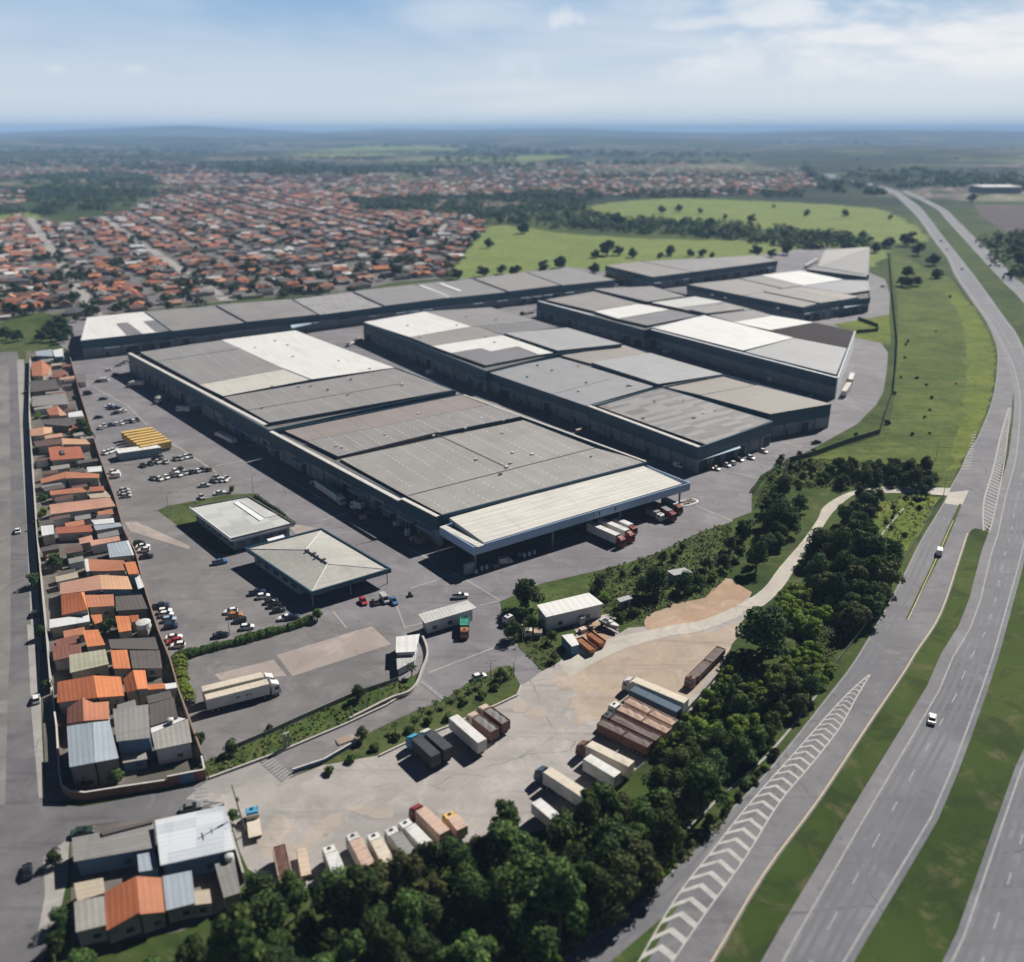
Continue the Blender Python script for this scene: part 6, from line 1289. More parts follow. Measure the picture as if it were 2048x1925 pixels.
def truck(label, tg, front, rear, cabc, bodyc, kind='semi', top=4.0, roofc=None, group='trucks', w=2.5, name='truck', tarp=None, cabh=3.3):
    a, b = P(tg, *front, top), P(tg, *rear, top); d = (a-b); L = max(5, d.xy.length); ang = math.atan2(d.y, d.x)
    t = thing(name, label, 'trailer' if kind in ('trailer', 'opentrailer') else 'truck', (a.x, a.y, .06), group, world=False, rz=ang)
    x0 = 0.0; hw = w/2
    if kind not in ('trailer', 'opentrailer'):
        m = MB(); loft(m, [(-2.25, .7, cabh, hw-.08, hw-.14), (-.7, .6, cabh, hw-.05, hw-.14), (-.3, .55, cabh-.25, hw-.05, hw-.16), (-.08, .5, 1.75, hw-.05, hw-.06), (0, .5, .9, hw-.1, hw-.08)][::1])
        c = m.build('cab', TM[cabc], t)
        m = MB(); m.poly([(-.33+.02, -hw+.28, cabh-.35), (-.33+.02, hw-.28, cabh-.35), (-.07+.03, hw-.2, 1.8), (-.07+.03, -hw+.2, 1.8)][::-1]); m.build('windscreen', MAT['carglass'], c)
        m = MB()
        for s_ in (-1, 1): m.box((-.95, s_*(hw-.075), 2.25), (.9, .06, .75))
        m.build('side_window', MAT['carglass'], c)
        if top > 3.5 and cabh < 3.6:
            m = MB(); loft(m, [(-2.1, cabh-.02, top-.15, hw-.25, hw-.3), (-.9, cabh-.02, cabh+.08, hw-.35, hw-.4)]); m.build('roof_deflector', TM[cabc], c)
        else: MB().box((-1.2, 0, cabh+.1), (.5, .6, .2)).build('roof_vent', MAT['chassis'], c)
        for s_ in (-1, 1): MB().box((-.05, s_*(hw-.4), .75), (.12, .35, .2)).build('headlight', MAT['lamp'], c)
        x0 = -2.75 if kind != 'rigid' else -2.4
    m = MB(); m.box(((x0-L)/2 if kind in ('trailer', 'opentrailer') else -(L+.4)/2, 0, .85), (L+x0-.4 if kind in ('trailer', 'opentrailer') else L-.6, .9, .35)); m.box((x0/2-L/2, hw-.15, .8), (2.2, .12, .35)); m.box((x0/2-L/2, -hw+.15, .8), (2.2, .12, .35)); m.build('chassis', MAT['chassis'], t)
    bl = L + x0
    cx = x0 - bl/2
    if kind in ('semi', 'trailer', 'rigid'):
        m = MB(); m.box((cx, 0, (1.1+top)/2), (bl, w, top-1.1)); k = int(bl/1.2)
        for i in range(k):
            for s_ in (-1, 1): m.box((x0 - bl*(i+.5)/k, s_*(hw+.02), (1.1+top)/2), (.08, .05, top-1.3))
        c = m.build('cargo_box', TM[bodyc], t)
        m = MB(); m.box((cx, 0, top+.03), (bl-.1, w-.12, .06)); 
        for i in range(k): m.box((x0 - bl*(i+.5)/k, 0, top+.07), (.07, w-.2, .04))
        m.build('box_roof', TM[roofc or bodyc], c)
    elif kind in ('tipper', 'opentrailer'):
        n = 2 if bl > 13 else 1
        for j in range(n):
            xa, xb = x0 - bl*j/n - (.25 if j else 0), x0 - bl*(j+1)/n + .05; m = MB(); l_ = xa-xb; xc = (xa+xb)/2
            for s_ in (-1, 1): m.box((xc, s_*(hw-.06), (1.1+top)/2), (l_, .12, top-1.1))
            for xe in (xa-.06, xb+.06): m.box((xe, 0, (1.1+top)/2), (.12, w-.24, top-1.1))
            m.box((xc, 0, 1.2), (l_-.24, w-.24, .16)); kk = int(l_/1.4)
            for i in range(kk):
                for s_ in (-1, 1): m.box((xa - l_*(i+.5)/kk, s_*(hw+.03), (1.1+top)/2), (.12, .07, top-1.15))
            c = m.build('cargo_bed', TM[bodyc], t)
            m = MB(); s0 = 5
            for i in range(s0):
                u0, u1 = xa-.15-(l_-.3)*i/s0, xa-.15-(l_-.3)*(i+1)/s0; zf = lambda q: top-.12+.16*math.sin(q*2.1+j)
                m.poly([(u0, -hw+.12, top-.2), (u0, 0, zf(u0)), (u1, 0, zf(u1)), (u1, -hw+.12, top-.2)]); m.poly([(u0, 0, zf(u0)), (u0, hw-.12, top-.2), (u1, hw-.12, top-.2), (u1, 0, zf(u1))])
            m.build('tarpaulin', TARP[tarp or bodyc], c)
    elif kind == 'flat':
        m = MB(); m.box((cx, 0, 1.2), (bl, w, .22)); m.box((x0-.06, 0, 1.75), (.12, w, 1.1)); m.build('flat_bed', TM[bodyc], t)
    ax = [-L+1.2, -L+2.45] + ([-L+3.7] if bl > 9 else [])
    if kind not in ('trailer', 'opentrailer'): ax += [-1.25] + ([-4.1] if bl > 7 else [])
    for x in ax:
        for s_ in (-1, 1): add_wheel(t, WTRUCK, x, s_*(hw-.2), .5)
    if kind in ('trailer', 'opentrailer'):
        m = MB()
        for s_ in (-.7, .7): m.box((-2.2, s_, .4), (.14, .14, .8))
        m.build('landing_gear', MAT['chassis'], t)
    return t
gA, gB_, gC_ = 'trucks parked along the wood', 'trucks parked below the palm strip', 'trucks at the bottom of the truck park'
T_ = truck
near_t = T_('white semi-trailer truck, the nearer of two on the gravel lot', '10', (592, 165), (172, 272), 'white', 'white', roofc='cream', group='two white trucks on the gravel lot')
T_('white semi-trailer truck, the farther of two on the gravel lot', '10', (560, 127), (152, 225), 'white', 'cream', roofc='cream', group='two white trucks on the gravel lot')
# faint lettering on the side of the near trailer
m = MB()
for x, w_, h_ in ((-8.2, .35, .5), (-7.6, .12, .7), (-7.3, .4, .2), (-10.4, .3, .45), (-10.0, .5, .25), (-10.6, .15, .6)): m.box((x, -1.285, 2.6), (w_, .03, h_), mat=0)
m.build('side_lettering', MAT['chassis'], near_t)
T_('truck with blue cab and charcoal box, leftmost below the palm strip', '10', (1332, 462), (1482, 600), 'blue', 'dark', group=gB_)
T_('truck with white cab and charcoal box, beside the blue-cabbed truck', '10', (1405, 433), (1552, 562), 'white', 'dark', group=gB_)
T_('white box trailer without tractor casting a long shadow by the palm strip', '10', (1580, 378), (1745, 520), 'white', 'white', 'trailer', roofc='white', group=gB_, name='semi_trailer')
T_('brown tipper truck next to the white box trailer', '10', (1672, 345), (1818, 458), 'beige', 'brown', 'tipper', 3.6, group=gB_, tarp='grey')
T_('brown tipper truck, rightmost below the palm strip', '10', (1735, 303), (1882, 412), 'beige', 'brown', 'tipper', 3.6, group=gB_, tarp='grey')
T_('white-cabbed semi-trailer truck with cream roof, topmost along the wood', '11', (990, 402), (1482, 608), 'white', 'white', roofc='cream', group=gA)
T_('dark blue trailer without tractor beside the cream-roofed truck', '11', (1050, 505), (1425, 680), 'navy', 'navy', 'trailer', roofc='navy', group=gA, name='semi_trailer')
T_('pinkish beige open trailer without tractor along the wood', '11', (1010, 590), (1395, 780), 'beige', 'pinkbeige', 'opentrailer', 3.6, group=gA, name='semi_trailer', tarp='pinkbeige')
T_('truck with tall white cab and pinkish beige double body', '11', (875, 618), (1345, 842), 'white', 'pinkbeige', 'tipper', 3.6, group=gA, tarp='pinkbeige', cabh=3.7)
T_('grey-brown double tipper with dark cab along the wood', '11', (820, 690), (1262, 902), 'dark', 'brown', 'tipper', 3.5, group=gA, tarp='greybrown')
T_('dark red-brown double trailer without cab in front of the grey-brown tipper', '11', (795, 765), (1195, 955), 'brown', 'brown', 'opentrailer', 3.4, group=gA, name='semi_trailer', tarp='greybrown')
T_('brown-cabbed semi-trailer truck with cream box', '11', (625, 905), (1045, 1110), 'brown', 'cream', roofc='cream', group=gA)
T_('short white box trailer without tractor, half under the trees', '11', (690, 1050), (935, 1195), 'white', 'white', 'trailer', roofc='white', group=gA, name='semi_trailer')
T_('dark-cabbed semi-trailer truck with white box, lowest along the wood', '11', (298, 1105), (705, 1368), 'navy', 'white', roofc='cream', group=gA)
T_('brown double flat-sided truck standing alone on the dirt by the fence', '11', (1500, 440), (1760, 180), 'brown', 'brown', 'tipper', 2.6, group=None, tarp='greybrown', cabh=2.9)
T_('red-cabbed truck with beige body at the bottom of the truck park', 'e6', (1322, 240), (1565, 480), 'red', 'pinkbeige', 'semi', group=gC_)
T_('small beige box truck at the right end of the bottom row', 'e6', (1580, 300), (1700, 450), 'yellow', 'pinkbeige', 'rigid', 3.2, group=gC_, cabh=2.7)
T_('bright white truck beside the red-cabbed one', 'e6', (1238, 370), (1450, 590), 'white', 'white', group=gC_, roofc='white', cabh=3.7)
T_('white truck with grey roof, second left of the red-cabbed one', 'e6', (1135, 425), (1300, 640), 'white', 'white', group=gC_, roofc='grey', cabh=3.7)
T_('white truck with cream roof and dark gap behind its cab', 'e6', (1005, 465), (1150, 740), 'white', 'cream', group=gC_, roofc='cream', cabh=3.7)
T_('white truck with long pinkish roof, longest shadow in the bottom row', 'e6', (845, 465), (1020, 800), 'white', 'cream', group=gC_, roofc='pinkbeige', cabh=3.7)
T_('white truck with pale grey roof, leftmost of the cabbed trucks in the bottom row', 'e6', (668, 560), (780, 850), 'white', 'white', group=gC_, roofc='white', cabh=3.7)
T_('empty brown open trailer at the left end of the bottom row', 'e6', (298, 575), (355, 850), 'beige', 'beige', 'opentrailer', 3.2, group=gC_, name='semi_trailer', tarp='brown')
T_('narrow beige flat trailer beside the empty brown one', 'e6', (468, 605), (505, 810), 'beige', 'beige', 'trailer', 1.7, group=gC_, name='flat_trailer', w=1.9)
T_('small truck with bright blue roof near the utility pole', 'e6', (85, 268), (112, 470), 'blue', 'cream', 'flat', 2.6, group=None, cabh=2.5)
gD = 'trucks docked under the loading canopy'
T_('red-cabbed truck with white roof, leftmost under the canopy', 'e3', (1408, 366), (1140, 250), 'red', 'white', roofc='white', group=gD)
T_('red-cabbed truck with white roof, second under the canopy', 'e3', (1478, 330), (1225, 222), 'red', 'white', roofc='white', group=gD)
T_('short red truck with white top, third under the canopy', 'e3', (1498, 285), (1340, 215), 'red', 'white', 'rigid', 3.4, roofc='white', group=gD, cabh=3.0)
T_('small white-cabbed truck in the canopy shade', 'e3', (1708, 185), (1590, 135), 'white', 'grey', 'rigid', 3.2, group=gD, cabh=2.7)
T_('red truck near the right end of the canopy', 'e3', (1795, 180), (1660, 105), 'red', 'red', 'rigid', 3.6, roofc='grey', group=gD)
T_('teal and red truck at the right end of the canopy', 'e3', (1845, 125), (1710, 62), 'red', 'teal', 'rigid', 3.6, roofc='white', group=gD)
T_('white rigid truck beside the slanted end wall, with a trailer behind', '5', (1078, 782), (1066, 822), 'white', 'white', 'rigid', 3.2, roofc='white', group=None, cabh=2.8)
T_('white box trailer by the slanted end wall', '5', (1060, 838), (1030, 885), 'white', 'white', 'trailer', 3.6, roofc='cream', group=None, name='semi_trailer')
gE = 'trucks docked along the parking side'
T_('white truck at the dock in the warehouse shadow, upper one', 'e1', (940, 235), (1100, 180), 'white', 'grey', 'rigid', 3.4, group=gE); T_('pale blue truck at the dock in the warehouse shadow, below the white one', 'e1', (1215, 345), (1400, 360), 'white', 'white', 'rigid', 3.2, group=gE); T_('light blue truck parked along the dock wall', 'e1', (1740, 670), (1975, 790), 'white', 'white', 'rigid', 2.8, group=gE, cabh=2.6)
T_('white awninged truck backed to the rear corner dock', '3', (440, 462), (535, 462), 'white', 'white', 'rigid', 3.0, group=gE, cabh=2.6)
T_('long dark trailer with pale roof docked in the front warehouse shadow', 'e4', (800, 740), (520, 550), 'white', 'white', 'semi', 3.8, roofc='teal', group=gE)
T_('white box truck standing with its rear to the shadowed dock', 'e4', (900, 770), (985, 790), 'white', 'white', 'rigid', 3.6, group=gE, roofc='teal')
T_('orange-cabbed truck with green load at the gatehouse window', '9', (650, 742), (652, 668), 'rust', 'green', 'tipper', 3.0, group=None, tarp='green', cabh=2.6)
T_('white flatbed truck parked in the shade of the round tree', 'e2', (200, 455), (405, 565), 'white', 'cream', 'flat', 2.6, group=None, cabh=2.6)
T_('small flatbed truck with beige load beside the workshop', 'e2', (450, 670), (680, 672), 'cream', 'beige', 'tipper', 2.0, group=None, cabh=2.4, tarp='pinkbeige')
T_('white trailer almost hidden under the wood beside the navy-cabbed truck', '11', (285, 1400), (440, 1530), 'white', 'white', 'trailer', 3.6, group=gA, roofc='white', name='semi_trailer')
T_('dark flatbed truck crossing between the rear halls', 'f4', (1235, 958), (1330, 940), 'brown', 'brown', 'flat', 2.4, group=None, cabh=2.6)
T_('white truck docked at the corner of the checkered hall', '3', (1690, 245), (1765, 205), 'white', 'cream', 'flat', 2.6, group=None, cabh=2.6)
T_('white lorry parked beyond the far grey hall', 'B', (1140, 1030), (1185, 1005), 'white', 'white', 'rigid', 3.8, group=None, roofc='white')
# yellow trailers side by side
Lp = [(478, 702), (520, 745), (560, 782), (605, 812), (650, 842), (690, 872), (735, 905)]
for i in range(7):
    x0, y0 = lerp(478, 725, i/6.0), lerp(702, 884, i/6.0); x1, y1 = lerp(900, 1128, i/6.0), lerp(636, 806, i/6.0)
    T_('yellow box trailer, %s from the back of the seven parked side by side' % ordinal(i+1), 'e1', (x0, y0), (x1, y1), 'yellow', 'yellow', 'trailer', 3.9, roofc='yellow', group='yellow trailers parked side by side', name='semi_trailer', w=2.55)
# rusty skips, boat, chairs of scrap
for i, (a, b, lab) in enumerate((((1180, 770), (1372, 925), 'rusty orange skip nearest to the white cabin'), ((1310, 695), (1500, 832), 'rusty skip farther from the white cabin'))):
    a, b = P('e2', *a, 1.8), P('e2', *b, 1.8); d = (b-a); c = (a+b)/2; t = thing('skip', lab, 'skip', (c.x, c.y, .08), 'rusty skips', world=False, rz=math.atan2(d.y, d.x)); L = d.xy.length
    m = MB()
    for s_ in (-1, 1): m.poly([(-L/2+.5, s_*.8, .1), (L/2-.5, s_*.8, .1), (L/2, s_*1.15, 1.8), (-L/2, s_*1.15, 1.8)][::s_]); m.box((0, s_*1.15, 1.8), (L, .12, .12))
    for s_ in (-1, 1): m.poly([(s_*(L/2-.5), -.8, .1), (s_*(L/2-.5), .8, .1), (s_*L/2, 1.15, 1.8), (s_*L/2, -1.15, 1.8)][::s_])
    m.poly([(-L/2+.5, -.8, .12), (L/2-.5, -.8, .12), (L/2-.5, .8, .12), (-L/2+.5, .8, .12)]); m.build('bin', TM['rust'], t)
    m = MB(); m.poly([(-L/2+.1, -1.0, 1.4), (L/2-.1, -1.0, 1.4), (L/2-.1, 1.0, 1.55), (-L/2+.1, 1.0, 1.5)]); m.build('scrap_load', TARP['rust'], t)
    for x in (-L/4, L/4): MB().box((x, 0, .09), (.3, 1.7, .16)).build('runner', MAT['chassis'], t)
a, b = P('e2', 1490, 560, 1.8), P('e2', 1690, 590, 1.8); d = b-a; c = (a+b)/2; t = thing('motor_boat', 'white motor boat on a trailer at the edge of the scrap yard', 'boat', (c.x, c.y, .08), None, world=False, rz=math.atan2(d.y, d.x)-.5)
m = MB(); L = 6.5
secs = [(-3.2, .9, 1.9, .7, 1.15), (-1, .7, 1.95, .7, 1.25), (1, .7, 2.0, .55, 1.15), (2.4, .9, 2.1, .25, .7), (3.3, 1.5, 2.2, .04, .08)]; loft(m, secs[::-1]); m.build('hull', TM['grey'], t)
m = MB(); loft(m, [(-3.0, 1.9, 2.02, 1.05, 1.0), (.2, 1.95, 2.1, 1.1, 1.0), (2.3, 2.08, 2.18, .6, .5), (3.1, 2.15, 2.2, .1, .08)][::-1]); m.box((.2, 0, 2.35), (1.2, 1.5, .5), taper=.8); m.build('deck', TM['white'], t)
m = MB(); m.box((-1.4, 0, 2.08), (2.0, 1.5, .1)); m.build('cockpit', MAT['chassis'], t); m = MB(); m.box((0, 0, .55), (6.4, .3, .2)); m.box((-1, 0, .5), (.2, 2.0, .2)); m.build('trailer_frame', MAT['chassis'], t)
for s_ in (-1, 1): add_wheel(t, WCAR, -1, s_*1.0, .33)
# ================================================================ foliage
def leafmat(name, a, b_, c_, rand=.25):
    m, t, b, pos = newmat(name, .8, .15)
    g = t.n('ShaderNodeNewGeometry').outputs['Random Per Island']
    col = t.mix(t.ramp(g, .15, .6), a, b_); col = t.mix(t.math('GREATER_THAN', g, .84), col, c_)
    oi = t.n('ShaderNodeObjectInfo'); h = t.n('ShaderNodeHueSaturation')
    t.l(t.math('MULTIPLY_ADD', oi.outputs['Random'], 2*rand, 1-rand), h.inputs['Value']); t.l(t.math('MULTIPLY_ADD', oi.outputs['Random'], .03, .485), h.inputs['Hue'])
    t.l(col, h.inputs['Color']); t.l(h.outputs['Color'], b.inputs['Base Color'])
    tr = t.n('ShaderNodeBsdfTranslucent'); t.l(h.outputs['Color'], tr.inputs['Color']); ms = t.n('ShaderNodeMixShader'); ms.inputs[0].default_value = .22
    out = m.node_tree.nodes['Material Output']; t.l(b.outputs[0], ms.inputs[1]); t.l(tr.outputs[0], ms.inputs[2]); t.l(ms.outputs[0], out.inputs['Surface'])
    return m
LEAF = {'wood': leafmat('wood leaves', (.022, .050, .015), (.060, .105, .025), (.125, .165, .045), .45), 'dark': leafmat('dark leaves', (.015, .037, .014), (.042, .08, .022), (.09, .13, .035), .35), 'light': leafmat('light leaves', (.085, .145, .015), (.15, .215, .025), (.19, .24, .05)),
 'olive': leafmat('olive leaves', (.05, .065, .02), (.085, .095, .03), (.12, .115, .05)), 'far': leafmat('far leaves', (.018, .04, .014), (.034, .064, .02), (.055, .085, .025))}
MAT['bark'] = M('bark', (.10, .075, .055), (.06, .045, .035), 2, .95)
def card(m, p, n, s, r):
    u = n.orthogonal().normalized(); a = r.uniform(0, 6.28); w = n.cross(u); u, w = u*math.cos(a)+w*math.sin(a), w*math.cos(a)-u*math.sin(a)
    u = u*s*.5*r.uniform(.8, 1.3); w = w*s*.5*r.uniform(.6, 1.0)
    m.poly([p-u-w*.6, p+u*.2-w, p+u+w*.3, p+w-u*.35], uv=[(0, 0)]*4)
def crown_mesh(m, r, R, h0, H, lobes, per, s, flat=1.0):
    for i in range(lobes):
        a = r.uniform(0, 6.28); q = math.sqrt(r.uniform(0, 1))*R*.72; f = i/max(1, lobes-1)
        zz_ = h0 + (H-h0)*(.25+.6*f*r.uniform(.7, 1.05)); q *= (1.05-.55*f)
        c = Vector((q*math.cos(a), q*math.sin(a), zz_)); lr = R*(r.uniform(.2, .42) if lobes > 20 else r.uniform(.3, .5))
        for _ in range(per):
            d = Vector((r.gauss(0, 1), r.gauss(0, 1), r.gauss(.25, 1))).normalized()
            k = lr*r.uniform(.72, 1.06); p = c + Vector((d.x*k, d.y*k, d.z*k*.8*flat))
            n = (d + Vector((r.gauss(0, .35), r.gauss(0, .35), r.gauss(.15, .35)))).normalized(); card(m, p, n, s*r.uniform(.7, 1.3), r)
def proto_tree(name, kind, R, H, seed, lobes=26, per=110, s=.5):
    r = random.Random(seed); t = thing(name, None, 'tree', (0, 0, 0), world=False)
    m = MB(); top = Vector((r.uniform(-.3, .3), r.uniform(-.3, .3), H*.55)); m.tube((0, 0, -.1), top, .06*R+.08, .04*R, 7)
    for k in range(6):
        a = k*1.05+r.uniform(-.3, .3); e = Vector((math.cos(a)*R*.6, math.sin(a)*R*.6, H*r.uniform(.55, .8))); m.tube(top*r.uniform(.55, .95), e, .03*R+.02, .02, 5)
    m.build('trunk', MAT['bark'], t)
    m = MB(); crown_mesh(m, r, R, H*(.02 if kind in ('dark', 'far') else .16), H, lobes, per, s); m.build('crown', LEAF[kind], t)
    return t
PT = {}
for key, args in {'wood0': ('wood', 4.2, 9.0, 1), 'wood1': ('wood', 4.6, 10.0, 2), 'wood2': ('wood', 3.8, 8.0, 3), 'wood3': ('dark', 4.4, 9.5, 4), 'dark0': ('dark', 4.4, 8.5, 5), 'dark1': ('dark', 4.0, 7.5, 6), 'olive0': ('olive', 3.6, 6.5, 7), 'light0': ('light', 3.6, 5.0, 8)}.items():
    PT[key] = proto_tree('tree', *args)
PT['far0'] = proto_tree('tree', 'far', 4.5, 7.5, 21, 10, 40, 1.3); PT['far1'] = proto_tree('tree', 'far', 4.0, 8.5, 22, 10, 40, 1.3)
def proto_palm(seed):
    r = random.Random(seed); t = thing('palm', None, 'palm', (0, 0, 0), world=False)
    m = MB(); m.tube((0, 0, 0), (.1, 0, 2.6), .16, .11, 8); m.build('trunk', MAT['bark'], t)
    m = MB()
    for k in range(16):
        a = k*2*math.pi/16+r.uniform(-.15, .15); up = r.uniform(.5, 1.25); prev = Vector((.1, 0, 2.6)); L = r.uniform(1.5, 2.0)
        for j in range(5):
            d = Vector((math.cos(a)*math.cos(up), math.sin(a)*math.cos(up), math.sin(up))); nx = prev+d*L/5; w = Vector((-math.sin(a), math.cos(a), 0))*(.30*(1-j/5.5)+.04); dr = Vector((0, 0, -.12))
            m.poly([prev-w+dr, nx-w*.85+dr, nx, prev], uv=[(0, 0)]*4); m.poly([prev, nx, nx+w*.85+dr, prev+w+dr], uv=[(0, 0)]*4); prev = nx; up -= .42
    m.build('fronds', LEAF['wood'], t)
    return t
PT['palm0'] = proto_palm(31)
def proto_shrub(kind, seed, R=1.6, H=1.8):
    r = random.Random(seed); m = MB(); crown_mesh(m, r, R, 0, H, 7, 80, .42, .8); o = m.build('shrub', LEAF[kind]); o['category'] = 'shrub'; return o
PT['shrub0'] = proto_shrub('wood', 41); PT['shrub1'] = proto_shrub('light', 42); PT['shrub2'] = proto_shrub('dark', 43); PT['shrub3'] = proto_shrub('olive', 44)
PUSED = set(); NTREE = [0]
PT['wood4'] = proto_tree('tree', 'wood', 3.4, 11.5, 51); PT['wood5'] = proto_tree('tree', 'olive', 4.0, 8.5, 52)
PRAD = {'wood4': 3.4, 'wood5': 4.0, 'wood0': 4.2, 'wood1': 4.6, 'wood2': 3.8, 'wood3': 4.4, 'dark0': 4.4, 'dark1': 4.0, 'olive0': 3.6, 'light0': 3.6, 'far0': 4.5, 'far1': 4.0, 'palm0': 1.9, 'shrub0': 1.6, 'shrub1': 1.6, 'shrub2': 1.6, 'shrub3': 1.6}
PKM = {k: kidmap_of(o) for k, o in PT.items()}
def plant(key, p, rad, label, group, hs=1.0, word='tree'):
    o = copy_tree(PT[key], PKM[key]) if key in PUSED else PT[key]; PUSED.add(key)
    k = rad/PRAD[key]; o.location = (p.x, p.y, 0); o.scale = (k, k*rnd.uniform(.9, 1.1), k*hs); o.rotation_euler = (0, 0, rnd.uniform(0, 6.28))
    if word == 'bush': o.name = 'bush'
    tag(o, label, 'bush' if word == 'bush' else 'shrub' if key.startswith('shrub') else ('palm' if key.startswith('palm') else 'tree'), group); NTREE[0] += 1
    return o
def poisson(poly_px, z, dmin, n, tries=9000):
    """ground points at least dmin apart whose crowns (height z) fall inside a photo polygon"""
    out = []; xs, ys = [q[0] for q in poly_px], [q[1] for q in poly_px]
    for _ in range(tries):
        q = (rnd.uniform(min(xs), max(xs)), rnd.uniform(min(ys), max(ys)))
        if not inside(q, poly_px): continue
        p = P('s', q[0], q[1], z)
        if all((p-o).xy.length > dmin for o in out):
            out.append(p)
            if len(out) >= n: break
    return [Vector((p.x, p.y, 0)) for p in out]
def S_(tg, pts): ox, oy, s = CROPS[tg]; return [(ox+x*s, oy+y*s) for x, y in pts]
ROAD_MID = densify([Vector((p.x, p.y, 0)) for p in smooth(PL('12', [(0, 1082), (220, 995), (390, 905), (505, 775), (610, 635), (710, 500), (735, 455), (790, 365), (880, 292), (985, 255)]), 4)], 1.5)
def grove(poly, z, dmin, n, kinds, rad, phrase, group, rowm=7.0, word='tree'):
    pts = [p for p in poisson(poly, z, dmin, n) if min((p-q).length for q in ROAD_MID) > 2.6 + rad*.8]
    pts.sort(key=lambda p: p.y); 
    rows = {}
    for p in pts: rows.setdefault(int((p.y-pts[0].y)/rowm), []).append(p)
    for ri, rk in enumerate(sorted(rows)):
        for i, p in enumerate(sorted(rows[rk], key=lambda q: q.x)):
            k = rnd.choice(kinds); desc = {'w': 'leafy green', 'd': 'dark', 'o': 'olive-brown', 'l': 'light green', 'f': 'dark', 's': 'low', 'p': 'small'}[k[0]]
            plant(k, p, rad*rnd.uniform(.68, 1.25), '%s %s %s, %s from left in front row %d' % (desc, word if word != 'tree' else {'s': 'shrub', 'p': 'palm'}.get(k[0], 'tree'), phrase, ordinal(i+1), ri+1), group, rnd.uniform(.75, 1.3), word)
W4 = ['wood0', 'wood1', 'wood2', 'wood3', 'wood0', 'wood1', 'wood4', 'wood5', 'wood3']
grove(S_('d', [(470, 1730), (560, 1722), (650, 1735), (740, 1700), (830, 1672), (930, 1622), (1000, 1600), (1060, 1640), (1150, 1590), (1230, 1535), (1310, 1450), (1400, 1440), (1380, 1540), (1300, 1640), (1200, 1745), (1090, 1815), (960, 1890), (900, 1960), (430, 1990), (420, 1800)]), 5.5, 4.2, 122, W4, 4.3, 'in the wood below the trucks', 'trees of the wood below the trucks')
grove(S_('d', [(150, 1885), (300, 1868), (420, 1815), (430, 1990), (130, 1990)]), 3.5, 5, 12, W4, 3.6, 'in the bottom corner garden', 'trees of the bottom left corner')
grove(S_('d', [(1330, 1405), (1420, 1345), (1470, 1370), (1440, 1470), (1370, 1520)]), 3.5, 3.4, 16, ['wood2', 'light0', 'wood0'], 2.9, 'on the truck park embankment', 'trees of the embankment')
grove(S_('d', [(1500, 1330), (1590, 1260), (1630, 1290), (1500, 1420), (1440, 1470)]), 3, 3.6, 16, ['olive0', 'light0', 'dark1', 'wood2'], 2.8, 'beside the slip road', 'trees beside the slip road')
grove(S_('12', [(780, 540), (900, 470), (1080, 560), (1190, 640), (1150, 800), (1060, 980), (900, 1060), (830, 900), (720, 800), (600, 800), (620, 680)]), 4.5, 4.2, 44, ['dark0', 'dark1', 'dark0', 'olive0', 'wood3', 'wood0'], 4.3, 'right of the concrete road', 'trees of the belt by the concrete road')
grove(S_('12', [(870, 310), (1010, 235), (1130, 230), (1130, 290), (1040, 380), (960, 470), (850, 520), (800, 460)]), 4, 4.5, 14, ['dark0', 'dark1', 'wood3'], 3.6, 'at the concrete road bend', 'trees at the bend of the concrete road')
grove(S_('12', [(540, 860), (700, 840), (820, 920), (790, 1010), (700, 1130), (590, 1060), (470, 980)]), 2, 2.5, 36, ['light0', 'light0', 'shrub1'], 3.0, 'by the concrete road', 'bright bushes by the concrete road', 5, 'bush')
grove(S_('12', [(830, 60), (1000, 70), (1200, 70), (1400, 120), (1460, 190), (1300, 200), (1000, 190), (780, 210), (740, 130)]), 2.5, 3.1, 46, ['dark1', 'shrub2', 'dark1', 'olive0'], 3.0, 'above the concrete road', 'thicket above the concrete road', 5, 'bush')
grove(S_('12', [(380, 300), (470, 210), (600, 220), (680, 330), (660, 460), (560, 500), (430, 480), (370, 400)]), 4.5, 4.2, 13, ['dark0', 'dark1', 'wood3'], 4.0, 'at the works road corner', 'trees at the corner of the works road')
grove(S_('12', [(340, 560), (500, 480), (610, 470), (620, 560), (500, 690), (380, 760), (330, 680)]), 4, 4.4, 11, ['dark0', 'wood3', 'wood0'], 3.7, 'left of the concrete road', 'trees left of the concrete road')
grove(S_('12', [(430, 1400), (640, 1220), (740, 1200), (690, 1350), (520, 1500), (330, 1534)]), 2.5, 3.4, 20, ['light0', 'olive0', 'wood2', 'shrub0'], 2.5, 'below the great dark tree', 'bushes below the great dark tree', 5, 'bush')
SH = ['shrub0', 'shrub2', 'shrub3', 'shrub0', 'shrub1']
grove(S_('11', [(1560, 640), (1750, 420), (1860, 260), (1990, 200), (1990, 560), (1700, 900), (1480, 1100), (1300, 1180), (1250, 960)]), .8, 2.2, 70, SH, 1.9, 'on the slope behind the trucks', 'shrubs of the slope behind the trucks', 5)
grove(S_('13', [(190, 1060), (480, 850), (640, 690), (780, 560), (960, 390), (1010, 300), (1060, 290), (900, 480), (740, 640), (560, 820), (220, 1085)]), .6, 2.4, 46, ['shrub3', 'shrub0', 'shrub3', 'shrub1'], 1.4, 'between the wood and the slip road', 'shrubs beside the slip road', 5)
grove(S_('12', [(1080, 310), (1320, 290), (1400, 320), (1250, 560), (1150, 560), (1080, 480)]), .5, 3.6, 11, ['shrub1', 'shrub0', 'shrub1', 'shrub3'], 1.3, 'in the meadow below the concrete road', 'shrubs of the meadow', 5)
